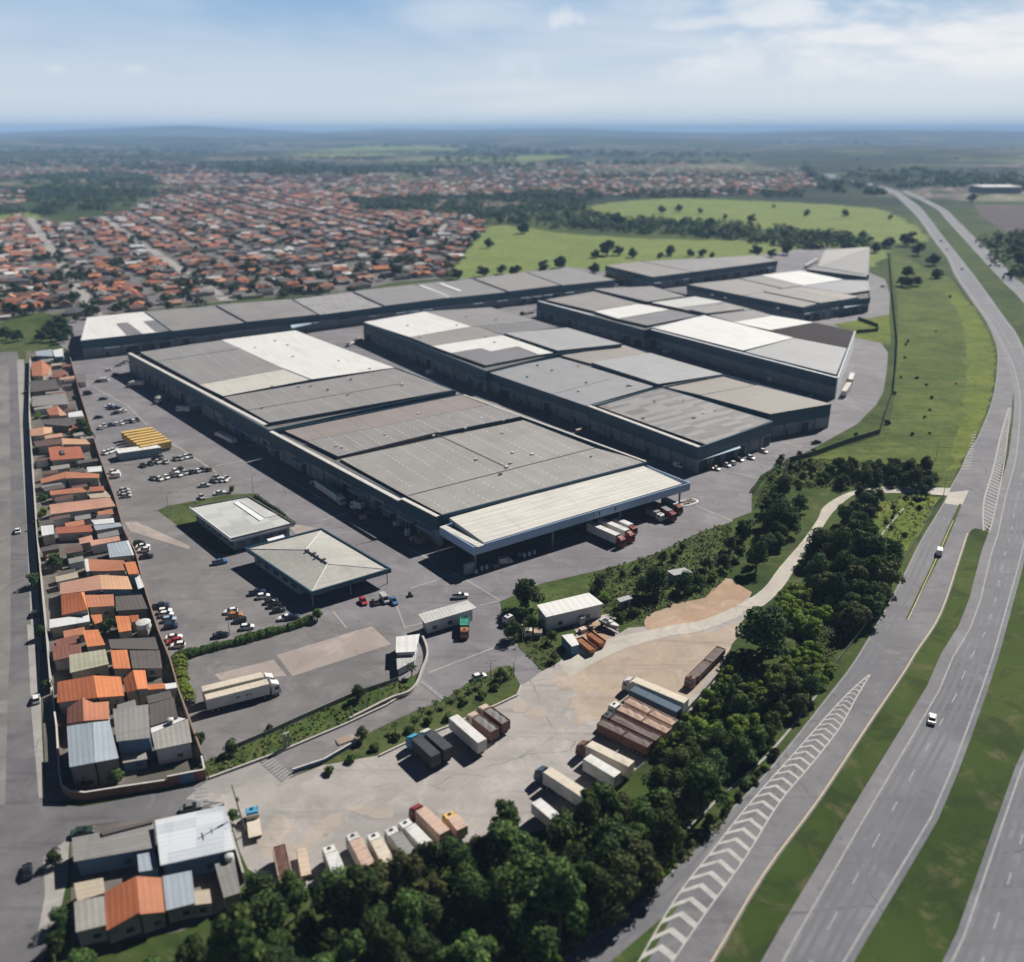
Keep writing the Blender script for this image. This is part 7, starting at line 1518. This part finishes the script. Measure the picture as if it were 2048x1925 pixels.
grove(S_('12', [(480, 80), (720, 60), (760, 200), (620, 230), (500, 220), (420, 200)]), .5, 2.6, 30, ['shrub1', 'shrub0', 'shrub3'], 1.6, 'on the bank above the works corner', 'shrubs of the upper bank', 5)
grove(S_('5', [(1330, 560), (1500, 480), (1660, 700), (1660, 1000), (1560, 1200), (1300, 1150), (1310, 900)]), .4, 9, 12, ['shrub0', 'shrub3', 'shrub2', 'shrub1'], 1.1, 'on the open grass slope', 'shrubs of the open slope', 12)
grove(S_('12', [(500, 1290), (640, 1190), (720, 1200), (690, 1330), (560, 1420), (430, 1500), (330, 1530), (280, 1480)]), 1.6, 2.4, 22, ['light0', 'shrub1', 'light0'], 2.2, 'under the great tree', 'bright bushes under the great tree', 5, 'bush')
ga = 'single trees and bushes of the yard'
for tg, x, y, z, rad, key, lab in (('12', 400, 1140, 5.5, 9.2, 'dark0', 'great dark round tree beside the dirt yard, largest on the right bank'), ('9', 1000, 545, 4.2, 5.4, 'dark0', 'big round dark tree at the corner of the workshop'), ('9', 935, 740, 3, 3.2, 'dark1', 'dark tree casting shadow on the entrance road'), ('e2', 420, 480, 2.5, 3.0, 'dark1', 'dark tree between the white flatbed and the workshop'), ('e2', 560, 590, 2, 2.3, 'wood3', 'low dark tree against the workshop end wall'),
    ('9', 1145, 770, 2.2, 2.0, 'wood2', 'small tree on the lawn in front of the workshop'), ('9', 1160, 890, 1.6, 1.7, 'olive0', 'small reddish-olive tree at the lawn corner by the truck park'), ('12', 280, 490, 4, 4.4, 'dark1', 'round tree at the kink of the yard edge'), ('e5', 690, 870, 4, 5.2, 'dark0', 'largest dark tree on the bank between the two huts'), ('e5', 560, 930, 3, 3.4, 'wood3', 'dark tree shading the small hut'), ('e5', 1000, 880, 3, 3.4, 'wood3', 'tree in front of the half hidden hut'), ('e5', 930, 900, 2, 2.2, 'light0', 'pale palm-like bush by the half hidden hut'),
    ('e5', 1120, 830, 3, 2.9, 'dark1', 'dark tree right of the half hidden hut'), ('e5', 1220, 650, 3, 2.6, 'dark1', 'dark tree above the bank path'), ('e5', 1400, 650, 3, 3.2, 'dark0', 'dark tree at the right end of the bank'), ('e5', 1290, 800, 1.5, 2.2, 'light0', 'bright green bush above the orange earth'), ('e5', 1460, 480, 2, 2.6, 'wood0', 'green sapling clump below the round tree'), ('e5', 1560, 560, 2, 2.6, 'wood2', 'leafy bush right of the bank path'),
    ('e5', 545, 640, 2, 1.7, 'palm0', 'palm on the bank edge, second from the canopy side'), ('e5', 200, 730, 2, 1.7, 'palm0', 'palm on the bank edge nearest the round tree'), ('e5', 970, 480, 2, 1.8, 'wood2', 'small tree at the inner bend of the bank'), ('e5', 760, 610, 2, 2.0, 'wood0', 'bushy sapling on the middle of the bank'), ('e5', 350, 750, 1.6, 1.3, 'dark1', 'small dark sapling left on the bank'), ('e5', 490, 720, 1.4, 1.5, 'dark1', 'dark sapling beside the second palm'), ('e5', 110, 880, 2, 2.8, 'dark1', 'wide dark bush at the foot of the bank by the workshop'), ('e5', 880, 600, 1.6, 1.8, 'dark1', 'dark sapling below the inner bend'),
    ('e5', 300, 1230, .8, 2.2, 'shrub0', 'low green shrub patch beside the boat'), ('e5', 450, 1190, .8, 2.4, 'shrub0', 'low green shrub patch left of the orange earth'), ('e5', 160, 1010, 1.5, 2.0, 'light0', 'light bush behind the workshop'), ('5', 700, 1240, 1.8, 2.0, 'dark1', 'small tree at the inside of the perimeter bend'), ('5', 795, 1210, 1.8, 1.5, 'dark1', 'small tree by the parked black pickup'), ('5', 870, 1195, 1, 1.3, 'shrub2', 'shrub behind the black pickup'),
    ('5', 1300, 890, 1.2, 1.6, 'shrub2', 'dark shrub in the kink of the perimeter fence'), ('5', 1420, 812, .8, 1.4, 'shrub2', 'lone dark shrub in the middle of the grass slope'), ('5', 1262, 1052, .8, 2.0, 'shrub2', 'dark shrub under the fence at the slope foot'), ('5', 1098, 1110, .8, 1.2, 'shrub0', 'shrub on the grass inside the fence bend'), ('5', 1595, 380, 1, 1.8, 'shrub2', 'small dark shrub high on the slope'),
    ('12', 1365, 245, 3, 3.2, 'dark1', 'lone tree where the concrete road meets the slip road'), ('12', 1170, 600, 3, 2.4, 'dark1', 'dark tree at the outer edge of the belt'), ('8', 875, 258, 1.4, 1.5, 'dark1', 'round dark bush at the lawn corner by the office'), ('8', 1440, 1110, 1.2, 2.0, 'wood2', 'bushy end of the hedge near the office porch'), ('9', 350, 965, 2, 2.0, 'palm0', 'palm inside the curved entrance wall'), ('9', 340, 530, 1, 1.2, 'shrub2', 'shrub at the tip of the office forecourt island'),
    ('10', 1040, 250, 1.8, 2.1, 'wood3', 'round dark bush on the strip below the gravel lot'), ('10', 1065, 478, 1.8, 2.0, 'olive0', 'olive bush beside the ramp kerb'), ('10', 320, 555, 1.6, 2.1, 'dark1', 'round bush at the corner of the gravel lot'), ('10', 145, 510, 1.4, 1.9, 'dark1', 'bush at the foot of the boundary wall'), ('10', 535, 425, 1, 1.0, 'shrub3', 'dry shrub at the gravel lot edge'),
    ('f1', 870, 940, 2.5, 2.6, 'dark1', 'yard tree between the small orange roofs'), ('f1', 270, 260, 2, 3.2, 'dark1', 'dark garden tree by the street'), ('f1', 480, 230, .8, 2.4, 'shrub0', 'green garden shrub beside the dark street tree'), ('f2', 570, 770, 3, 4.6, 'dark0', 'big dark garden tree against the parking lot wall'), ('f2', 640, 840, 2, 2.6, 'dark1', 'dark tree close to the lot wall by the cars'), ('f2', 165, 650, 1, 2.4, 'shrub1', 'bright shrub in the upper front gardens'),
    ('f2', 420, 1550, .9, 2.6, 'shrub2', 'dark shrub in the garden below the pale pink roof'), ('f2', 600, 1540, .9, 2.6, 'shrub2', 'second dark shrub below the pale pink roof'), ('f2', 750, 1530, .9, 2.4, 'shrub2', 'third dark shrub below the pale pink roof'), ('f2', 210, 1390, 1, 2.2, 'shrub0', 'shrub beside the street wall in the middle gardens'), ('f2', 210, 1530, 1, 2.4, 'shrub1', 'bright shrub at the corner of the pink-roofed garden'), ('f2', 290, 830, 1, 2.6, 'shrub1', 'yellow-green shrub behind the apricot house'), ('f2', 190, 1060, 1, 2.4, 'shrub2', 'dark shrub left of the red tiled house'), ('f2', 500, 480, 1.2, 2.2, 'shrub2', 'dark shrub by the upper wall corner'),
    ('7', 640, 850, 1.6, 2.0, 'wood2', 'bushy tree behind the rounded brick wall'), ('7', 480, 860, 1.2, 1.8, 'dark1', 'dark garden bush beneath the metal roofed house'), ('7', 1285, 1065, 1.2, 1.6, 'wood2', 'bush beside the zinc roof by the utility pole'), ('7', 330, 1640, 1.5, 2.4, 'dark1', 'dark street tree beside the bottom corner block'), ('7', 300, 1290, 1.6, 2.0, 'dark1', 'dark street tree above the bottom corner block'), ('7', 320, 1760, 1.6, 2.4, 'dark1', 'street tree at the bottom edge'),
    ('6', 205, 1430, 2.5, 2.6, 'dark1', 'dark street tree halfway along the side street, in front of the pale wall'), ('6', 225, 620, 2, 1.8, 'dark1', 'small street tree by the upper front wall'), ('6', 232, 1080, 2, 2.0, 'dark1', 'street tree in front of the white cube house'), ('6', 212, 330, 2, 1.8, 'wood3', 'small street tree near the top of the house row'), ('6', 255, 1760, 2, 1.9, 'wood3', 'street tree before the dull brick-red house'), ('7', 262, 330, 1.8, 1.8, 'dark1', 'street tree beside the biggest orange house'),
    ('7', 590, 1600, 1.0, 1.4, 'shrub0', 'shrub by the small white roof')):
    plant(key, P(tg, x, y, z), rad, lab, ga, .85 if rad > 6 else 1.0)
for i, (x, y) in enumerate(((1400, 345), (1480, 305), (1540, 285), (1600, 245), (1660, 225), (1700, 195), (1740, 175), (1850, 140), (1910, 115), (1360, 395), (1250, 430))):
    plant('palm0' if i != 7 else 'dark1', P('10', x, y, 1.8), 1.5 if i != 7 else 2.0, 'palm in the strip beside the entrance ramp, %s counted along the strip' % ordinal(i+1) if i != 7 else 'dark leafy tree among the palms beside the entrance ramp', 'palms beside the entrance ramp')
for i, (x, y) in enumerate(((880, 690), (1000, 620), (1130, 560), (1250, 500), (1330, 460), (1440, 410), (1550, 390), (1640, 300), (1740, 260), (1820, 215))):
    plant('shrub0', P('10', x, y, .5), 1.5, 'green shrub on the palm strip, %s from the crossing' % ordinal(i+1), 'shrubs on the palm strip')
# hedges
def hedge(name, label, pts, w, h, kind, n):
    pts = densify([Vector((p.x, p.y, 0)) for p in pts], 1.0); r = random.Random(len(pts)); m = MB()
    for _ in range(n):
        i = r.randrange(len(pts)-1); a, b = pts[i], pts[i+1]; d = (b-a).normalized(); nn = Vector((-d.y, d.x, 0)); f = r.uniform(0, math.pi); bump = 1+.10*math.sin(i*.9)+.14*math.sin(i*.37+1)+.1*math.sin(i*2.3)
        p = a.lerp(b, r.random()) + nn*math.cos(f)*w/2*bump + Vector((0, 0, math.sin(f)**.6*h*bump*r.uniform(.8, 1.05)))
        card(m, p, (nn*math.cos(f)+Vector((r.gauss(0, .3), r.gauss(0, .3), math.sin(f)+.2))).normalized(), r.uniform(.3, .6), r)
    o = m.build(name, LEAF[kind], loc=tuple(pts[len(pts)//2])); return tag(o, label, 'hedge')
hedge('hedge', 'long clipped green hedge separating the parking lot from the gravel lot', PL('8', [(500, 1375), (700, 1320), (900, 1270), (1080, 1220), (1250, 1175), (1400, 1120)], .8), 2.6, 1.9, 'wood', 7000)
hedge('hedge', 'short bright hedge along the boundary wall beside the gravel lot', PL('8', [(510, 1390), (530, 1500), (555, 1600), (575, 1680)], .8), 4.0, 2.2, 'light', 4200)
hedge('hedge', 'dark trimmed hedge along the yard road behind the office', PL('8', [(1030, 300), (1180, 400), (1290, 490)], .5), 1.2, 1.0, 'dark', 1500)
hedge('hedge', 'rough hedge along the curb of the bend near the rear fence', PL('5', [(540, 1420), (600, 1340), (680, 1280)], .4), 1.4, 1.0, 'dark', 1400)
# trees of the town and pastures
gt = 'trees among the town houses'
tp = poisson([q for q in plot_px], 3, 12, 260)
for c_ in poisson([q for q in plot_px], 3, 70, 22): tp += [c_ + Vector((rnd.gauss(0, 11), rnd.gauss(0, 11), 0)) for _ in range(8)]; m = MB(); r = random.Random(77)
for p in tp: 
    q = MB(); crown_mesh(q, r, rnd.choice((3.4, 4.2, 5, 6, 7.5)), 1, rnd.uniform(5, 8), 9, 30, 1.3)
    for f in q.f: m.poly([q.v[i]+p for i in f], uv=[(0, 0)]*len(f))
tag(m.build('town_trees', LEAF['far']), 'scattered dark trees between the town roofs', 'trees', kind='stuff')
gp = 'trees of the pastures'
for x, y, rad, lab in ((370, 965, 11, 'largest round pasture tree'), (325, 985, 7, 'left side of the largest pasture clump'), (415, 975, 7, 'right side of the largest pasture clump'), (470, 980, 8, 'upright pasture tree right of the largest clump'), (620, 970, 9, 'pasture tree near the middle of the back hall'), (580, 990, 5, 'small pasture tree left of the middle one'), (690, 980, 6, 'pasture tree right of the middle one'), (740, 985, 6, 'pasture tree above the back hall roof'), (780, 990, 5, 'low pasture tree at the back hall end'),
    (185, 1025, 7, 'tree just behind the long warehouse end'), (125, 1040, 6, 'pale tree left of the warehouse end'), (20, 1050, 6, 'tree above the long warehouse roof'), (320, 1040, 8, 'tree between the long warehouse and the back hall'), (380, 1075, 7, 'tree at the corner of the back hall'), (430, 1090, 6, 'tree below the corner of the back hall'), (950, 975, 8, 'tree behind the right end of the back hall'), (1070, 970, 8, 'tree left of the tilted grey roof'), (1010, 985, 6, 'bush behind the parked lorry'), (650, 810, 8, 'tree in the far pasture, middle'), (410, 855, 12, 'big tree at the far pasture hedge'), (580, 815, 8, 'left tree of the far pasture'), (770, 870, 10, 'dark tree at the far pasture edge'), (830, 840, 6, 'small tree in the far pasture'), (930, 850, 8, 'tree near the middle of the far pasture'), (1150, 825, 8, 'right tree of the far pasture'), (1290, 825, 9, 'tree near the highway end of the far pasture'), (1080, 890, 8, 'tree below the far pasture'), (1015, 800, 5, 'tiny tree in the far pasture'), (730, 820, 6, 'bush in the far pasture'), (1470, 845, 5, 'last bush of the far pasture'),
    (1410, 960, 9, 'dark tree by the slope top, left'), (1470, 940, 10, 'dark tree by the slope top'), (1540, 930, 11, 'tallest dark tree at the slope top'), (1580, 970, 9, 'dark tree at the slope top, right'), (1640, 1010, 8, 'tree at the highway edge of the slope top'), (1650, 1060, 7, 'lower tree at the highway edge'), (1300, 915, 8, 'hedgerow tree above the tilted roof'), (1240, 915, 8, 'hedgerow tree left above the tilted roof'), (1360, 910, 8, 'hedgerow tree right above the tilted roof'), (1960, 950, 12, 'dark tree across the highway'), (1970, 1000, 11, 'lower dark tree across the highway'), (1790, 770, 10, 'tree by the pale industrial hall'), (1900, 920, 7, 'bush by the ploughed field')):
    plant(rnd.choice(('far0', 'far1')), P('B', x, y, rad*.7), rad, lab, gp, .75)
for x, y, rad, lab in ((1370, 250, 7.5, 'big round tree on top of the grass slope'), (1340, 300, 6, 'left part of the round clump on the slope'), (1420, 300, 6, 'right part of the round clump on the slope'), (1375, 305, 6.5, 'front part of the round clump on the slope'), (1540, 260, 5, 'bush on the slope beside the highway')): plant('dark0', P('5', x, y, rad*.7), rad, lab, gp, .8)
for x, y, rad, lab in ((330, 660, 8, 'dark tree at the town street end by the warehouse'), (770, 690, 7, 'tree behind the long warehouse, at the pasture corner'), (960, 670, 7, 'second tree behind the long warehouse'), (1100, 655, 6, 'third tree behind the long warehouse'), (1180, 655, 6, 'fourth tree behind the long warehouse'), (1400, 620, 6, 'fifth tree behind the long warehouse'), (1520, 605, 8, 'sixth and roundest tree behind the long warehouse'), (1000, 465, 7, 'lone umbrella tree in the near pasture'), (1255, 350, 12, 'broad tree at the pasture top'), (1235, 275, 11, 'tree behind the broad pasture tree'), (1080, 290, 9, 'tree at the end of the hedgerow'), (200, 560, 9, 'big dark town tree beside the diagonal street'), (290, 350, 9, 'town tree above the diagonal street'), (450, 400, 10, 'dark town tree on the left of the diagonal street'), (560, 390, 9, 'town tree close to the diagonal street'), (900, 410, 8, 'town tree near the pasture corner'), (1900, 290, 12, 'tree at the right end of the pasture hedgerow')): plant(rnd.choice(('far0', 'far1')), P('f4', x, y, rad*.6), rad, lab, gp, .75)
gl_ = 'trees beside the long warehouse'
for i, (x, y, rad) in enumerate(((650, 480, 5.5), (560, 540, 5.5), (700, 560, 5.5), (740, 600, 5), (600, 620, 5), (500, 580, 4.5), (690, 640, 4.5), (450, 620, 4), (150, 340, 5), (60, 600, 5), (190, 620, 4.5), (830, 410, 3.5), (1060, 340, 4), (980, 340, 4), (700, 240, 5), (800, 220, 5), (60, 330, 5), (350, 330, 5))): plant(rnd.choice(('dark0', 'dark1', 'far1')), P('e7', x, y, 3.5), rad, 'dark tree beside the white end of the long warehouse, %s in its cluster' % ordinal(i+1), gl_)
# far woods: leafy masses nobody could count
m = MB(); r = random.Random(5)
FARMID = densify([Vector((p.x, p.y, 0)) for p in far_road], 30)
WOODS = [([(690, 400), (1000, 390), (1180, 398), (1172, 428), (1250, 442), (1400, 448), (1500, 455), (1740, 482), (1735, 505), (1600, 498), (1430, 478), (1150, 462), (1000, 446), (930, 438), (800, 424), (720, 420)], 560, 1.0), ([(50, 352), (180, 346), (310, 364), (300, 392), (250, 420), (120, 424), (50, 402)], 230, 1.1), ([(560, 318), (700, 338), (860, 342), (860, 356), (500, 352), (380, 330)], 150, 1.6), ([(-20, 296), (300, 296), (480, 310), (300, 320), (-20, 314)], 150, 1.9), ([(1600, 330), (1800, 340), (2060, 350), (2060, 385), (1850, 375), (1780, 395), (1640, 385)], 190, 1.7), ([(1050, 385), (1600, 385), (1620, 395), (1050, 398)], 120, 1.2), ([(900, 300), (1040, 300), (1040, 322), (860, 330)], 70, 1.8), ([(300, 276), (1000, 276), (1000, 290), (300, 290)], 90, 3.5), ([(1560, 300), (2060, 300), (2060, 330), (1560, 325)], 120, 2.4), ([(1960, 480), (2060, 470), (2060, 560), (2010, 560)], 40, .9), ([(-20, 425), (110, 420), (110, 430), (-20, 432)], 30, 1.0), ([(300, 392), (330, 375), (420, 372), (420, 380), (320, 400)], 30, .9)]
WOODS += [([(-20, 322), (460, 336), (700, 344), (700, 350), (-20, 334)], 110, 1.4), ([(700, 338), (1030, 330), (1500, 322), (1500, 327), (1030, 338), (700, 346)], 130, 1.5), ([(1000, 300), (1600, 312), (1600, 320), (1000, 310)], 120, 2.2), ([(-20, 280), (500, 284), (1000, 292), (1000, 297), (-20, 290)], 140, 3.0), ([(1000, 282), (2060, 284), (2060, 290), (1000, 288)], 120, 3.5), ([(1100, 352), (1580, 352), (1580, 357), (1100, 358)], 60, 1.1), ([(330, 385), (690, 380), (690, 386), (330, 392)], 45, .9)]
for poly, n, k in WOODS:
    for q in scatter(poly, n):
        c = P('s', *q)
        if min((c-z_).xy.length for z_ in FARMID) < 38: continue
        R = r.uniform(6, 10)*k; Hh = r.uniform(7, 11)*min(k, 1.8)
        for _ in range(34):
            d = Vector((r.gauss(0, 1), r.gauss(0, 1), abs(r.gauss(.3, .8)))).normalized(); p = c + Vector((d.x*R, d.y*R, 1+d.z*Hh)); card(m, p, (d+Vector((r.gauss(0, .4), r.gauss(0, .4), .3))).normalized(), r.uniform(2.6, 4.6)*k, r)
tag(m.build('woodland', LEAF['far']), 'dark far woodland between town and pastures', 'woodland', kind='stuff')
# grass tufts and weeds on the rough banks
m = MB(); r = random.Random(9)
for poly, n in ((S_('10', [(110, 660), (190, 735), (560, 598), (960, 432), (1200, 320), (1370, 215), (1330, 165), (1040, 250), (700, 412), (350, 560)]), 260), (S_('e5', [(300, 690), (700, 560), (960, 432), (1200, 322), (1480, 237), (1560, 500), (1480, 760), (1250, 985), (640, 1190), (560, 1260), (300, 1330), (0, 1000), (0, 800)]), 1900), (S_('12', [(1080, 300), (1300, 290), (1460, 300), (1330, 520), (1180, 700), (1100, 560), (1000, 480)]), 350), (S_('12', [(560, 60), (830, 60), (1500, 180), (1100, 215), (700, 240), (520, 220)]), 1500), (S_('12', [(330, 380), (420, 160), (560, 40), (600, 60), (520, 220), (400, 300)]), 500), (S_('12', [(300, 1534), (1000, 760), (1090, 700), (1120, 850), (760, 1330), (600, 1534)]), 1500), (S_('13', [(150, 1091), (700, 660), (820, 540), (860, 560), (560, 830), (230, 1080)]), 500), (S_('e2', [(430, 800), (700, 740), (900, 900), (880, 1120), (690, 1210), (560, 1090)]), 90)):
    for q in scatter(poly, n):
        p = P('s', *q); hh = r.uniform(.25, .8)
        for _ in range(2):
            d = Vector((r.gauss(0, .5), r.gauss(0, .5), 1)).normalized(); card(m, p + Vector((r.gauss(0, .3), r.gauss(0, .3), hh*.6+.1)), (d+Vector((0, -.4, 0))).normalized(), r.uniform(.4, 1.0), r)
tag(m.build('undergrowth', leafmat('weed leaves', (.04, .06, .018), (.075, .095, .028), (.125, .12, .05))), 'weeds and grass tufts on the rough banks', 'undergrowth', kind='stuff')
for k in list(PT):
    if k not in PUSED:
        for ch in list(PT[k].children): bpy.data.objects.remove(ch)
        bpy.data.objects.remove(PT[k])
# ================================================================ poles and lamps
MAT['pole'] = M('concrete pole', (.30, .29, .27), (.24, .23, .21), .6, .85)
MAT['woodpole'] = M('weathered pole', (.16, .14, .12), None, .6, .9)
def lamp(tg, x, y, h, label, arms=1, ang=0.5):
    p = P(tg, x, y); t = thing('street_lamp', label, 'lamp post', (p.x, p.y, .06), 'lamp posts of the works', world=False, rz=ang); m = MB(); m.tube((0, 0, 0), (0, 0, h), .12, .07, 8); m.build('post', MAT['pole'], t)
    for a in range(arms):
        s_ = 1 if a == 0 else -1; m = MB(); m.tube((0, 0, h), (s_*1.2, 0, h+.25), .05, .04, 6); m.build('arm', MAT['pole'], t); MB().box((s_*1.35, 0, h+.26), (.7, .3, .14)).build('lamp_head', MAT['shutter'], t)
lamp('e1', 1105, 1685, 5.5, 'lamp post at the near corner of the office lawn', 2); lamp('8', 1017, 290, 7.5, 'tall lamp post behind the flat-roofed office', 1, .5); lamp('8', 860, 1228, 7, 'lamp post beside the black sedan at the hedge', 1); lamp('10', 1092, 340, 6.5, 'lamp post on the strip beside the entrance ramp', 1)
lamp('9', 800, 1020, 5, 'lamp post at the waiting white car', 2); lamp('9', 930, 1010, 5, 'lamp post at the tip of the palm strip', 2, 1.2); lamp('12', 1490, 300, 9, 'tall lamp post at the slip road junction', 1); lamp('12', 1445, 70, 7, 'lamp post on the slope beside the slip road', 1); lamp('e2', 430, 850, 4, 'short white post at the lawn tip', 1)
lamp('9', 500, 320, 5, 'pale lamp post at the canopy corner', 1)
p = P('10', 405, 1050); t = thing('utility_pole', 'tall leaning utility pole beside the zinc roof', 'utility pole', (p.x, p.y, 0), None, world=False, rz=.5)
m = MB(); m.tube((0, 0, 0), (-1.3, .6, 12.3), .17, .11, 8); m.build('post', MAT['woodpole'], t); m = MB(); m.box((-1.2, .55, 11.5), (.12, 2.0, .14)); m.box((-1.05, .5, 10.0), (.1, 1.4, .12)); m.build('cross_arm', MAT['woodpole'], t); m = MB(); m.tube((-.6, .45, 8.3), (-.68, .5, 9.2), .26, n=10); m.build('transformer', MAT['shutter'], t)
p = P('10', 640, 560); t = thing('entrance_frame', 'pale concrete pillar pair over the kerb at the entrance ramp', 'frame', (p.x, p.y, 0), None, world=False, rz=.6)
for s_ in (-.45, .45): MB().box((s_, 0, 2.0), (.35, .5, 4.0)).build('pillar', MAT['pole'], t)
MB().box((0, 0, 4.1), (1.4, .55, .25)).build('lintel', MAT['pole'], t)
p = P('10', 970, 515); t = thing('planter', 'square tan slab island in the middle of the entrance ramp', 'planter', (p.x, p.y, .08), None, world=False, rz=.55)
MB().box((0, 0, .15), (4.2, 2.2, .3)).build('kerb', MAT['slab'], t); MB().box((0, 0, .31), (3.8, 1.8, .06)).build('paving', MAT['earth'], t)
p = P('f6', 900, 830); t = thing('kerb_island', 'curved kerb island with rubble at the right end of the canopy', 'kerb island', (p.x, p.y, .04), None, world=False, rz=.6)
q = smooth([Vector(v) for v in ((-4, -2.2, 0), (2, -2.6, 0), (4.2, -1.0, 0), (3.6, 1.2, 0), (0, 2.2, 0), (-4, 2.0, 0))], 4, True); m = MB(); m.prism([(v.x, v.y) for v in q], 0, .25); m.build('kerb', MAT['capwhite'], t); m = MB(); m.prism([(v.x, v.y) for v in inset(q, .5)], 0, .3); r = random.Random(3)
for _ in range(40): m.box((r.uniform(-3, 3), r.uniform(-1.5, 1.2), .4), (r.uniform(.2, .9), r.uniform(.2, .6), r.uniform(.2, .7)), r.uniform(0, 3))
m.build('rubble', MAT['slab'], t)
# pallets, drums and bundles along the docks
MAT['drum'] = M('white drums', (.55, .56, .57), (.4, .41, .42), .8, .5)
def drums(tg, pts, label):
    for i, (x, y) in enumerate(pts):
        p = P(tg, x, y); t = thing('drum', '%s, %s from the left' % (label, ordinal(i+1)), 'drum', (p.x, p.y, .06), 'white drums under the canopy', world=False)
        m = MB(); m.tube((0, 0, 0), (0, 0, 1.3), .55, n=12); m.build('barrel', MAT['drum'], t); m = MB(); m.tube((0, 0, 1.3), (0, 0, 1.4), .57, .4, 12); m.build('lid', MAT['rooffaded'], t)
drums('e3', [(275, 640), (320, 615), (358, 605)], 'white drum at the left corner below the canopy'); drums('e3', [(645, 515), (685, 505), (722, 492)], 'white drum in the middle below the canopy')
def crate(tg, x, y, size, mt, label, ang=.6, z0=.06):
    p = P(tg, x, y); t = thing('crate', label, 'crate', (p.x, p.y, z0), 'crates and bundles along the docks', world=False, rz=ang); sx_, sy_, sz_ = size
    m = MB(); m.box((0, 0, sz_/2+.12), (sx_, sy_, sz_)); 
    for k in range(4): 
        for s_ in (-1, 1): m.box((-sx_/2+sx_*(k+.5)/4, s_*(sy_/2+.02), sz_/2+.12), (.12, .05, sz_))
    m.build('box', TM[mt], t); m = MB(); m.box((0, 0, .06), (sx_*1.05, sy_*1.05, .12)); m.build('pallet', MAT['bark'], t)
for a in (('e4', 1030, 985, (2.2, 1.6, 1.4), 'beige', 'beige bundle by the middle dock in the warehouse shade'), ('e4', 1090, 960, (2.6, 1.6, 1.8), 'brown', 'brown crate by the middle dock in the warehouse shade'), ('e4', 1400, 1060, (2, 1.6, 1.6), 'white', 'pale crate at the shaded dock'), ('e4', 1520, 1170, (1.4, 1.4, 2.4), 'white', 'tall white crate near the shaded corner'), ('e4', 1660, 1250, (3.5, 2.4, 2.6), 'greybrown', 'large brown crate at the shaded corner'), ('e4', 470, 600, (1.6, 1.2, 1.2), 'white', 'white crate before the long docked trailer'), ('e4', 640, 690, (1.8, 1.4, 1.6), 'rust', 'rusty crate behind the docked trailer'), ('e4', 1570, 1225, (1.2, 1.2, 1.2), 'pinkbeige', 'small beige crate at the shaded corner'), ('3', 1150, 840, (3, 2, 2), 'brown', 'brown crate at the shaded end of the rear hall'), ('4', 480, 680, (2, 1.4, 1.4), 'grey', 'grey crate in the alley by the checkered hall'), ('4', 840, 830, (3, 1.6, 1.2), 'greybrown', 'flat bundle in the middle alley'), ('4', 960, 870, (2.4, 1.8, 1.8), 'teal', 'teal crate in the middle alley'), ('4', 1120, 940, (4, 2.4, 1.8), 'brown', 'large dark crate heap in the middle alley'), ('4', 1300, 1035, (3, 1.6, 1.2), 'pinkbeige', 'beige bundle in the lower alley'), ('4', 1595, 1095, (5, 1.6, 1.6), 'white', 'long white bundle in the lower alley'), ('e3', 620, 505, (1.8, 1.2, 1.2), 'grey', 'grey crate beside the middle drums'), ('e3', 430, 590, (2, 1.2, .8), 'grey', 'low grey crate under the canopy'), ('5', 640, 830, (3, 2.2, 2.4), 'light' if 0 else 'white', 'white crate stack in the right alley'), ('5', 470, 790, (4, 2, 1.6), 'grey', 'grey bundle in the right alley'), ('5', 90, 680, (5, 2, 1.6), 'white', 'white pallet row in the right alley'), ('5', 850, 912, (3.4, 1.4, .4), 'cream', 'flat white slab at the mouth of the right alley'), ('e2', 1230, 690, (2, 1.6, 1.0), 'beige', 'beige scrap crate by the workshop wall'), ('e2', 1400, 500, (1.5, 1.4, 1.4), 'white', 'white crate at the workshop corner'), ('e2', 1190, 570, (1.6, 3, 2.2), 'white', 'white locker against the workshop wall')): crate(*a)
# shade roofs in the scrap yard: tyre heap
p = P('e2', 1390, 660); t = thing('scrap_heap', 'heap of old tyres and pipes between the skips and the workshop', 'heap', (p.x, p.y, .08), None, world=False); m = MB(); r = random.Random(12)
for _ in range(36):
    a = Vector((r.uniform(-2.5, 2.5), r.uniform(-2, 2), r.uniform(.1, .7))); m.tube(a, a+Vector((r.gauss(0, .5), r.gauss(0, .5), r.gauss(0, .15)+.15)), r.uniform(.12, .4), n=8)
m.build('tyres', MAT['tyre'], t)
# ================================================================ the air
m = MB(); m.box((2000, 9000, 65), (48000, 44000, 250))
hz_m = bpy.data.materials.new('haze air'); hz_m.use_nodes = True; n_ = hz_m.node_tree; n_.nodes.remove(n_.nodes['Principled BSDF'])
pv = n_.nodes.new('ShaderNodeVolumePrincipled'); pv.inputs['Color'].default_value = (.42, .65, 1.0, 1); pv.inputs['Density'].default_value = .92e-4; pv.inputs['Anisotropy'].default_value = -.1
n_.links.new(pv.outputs[0], n_.nodes['Material Output'].inputs['Volume'])
tag(m.build('haze', hz_m), 'thin blue haze in the air', 'haze', kind='stuff')
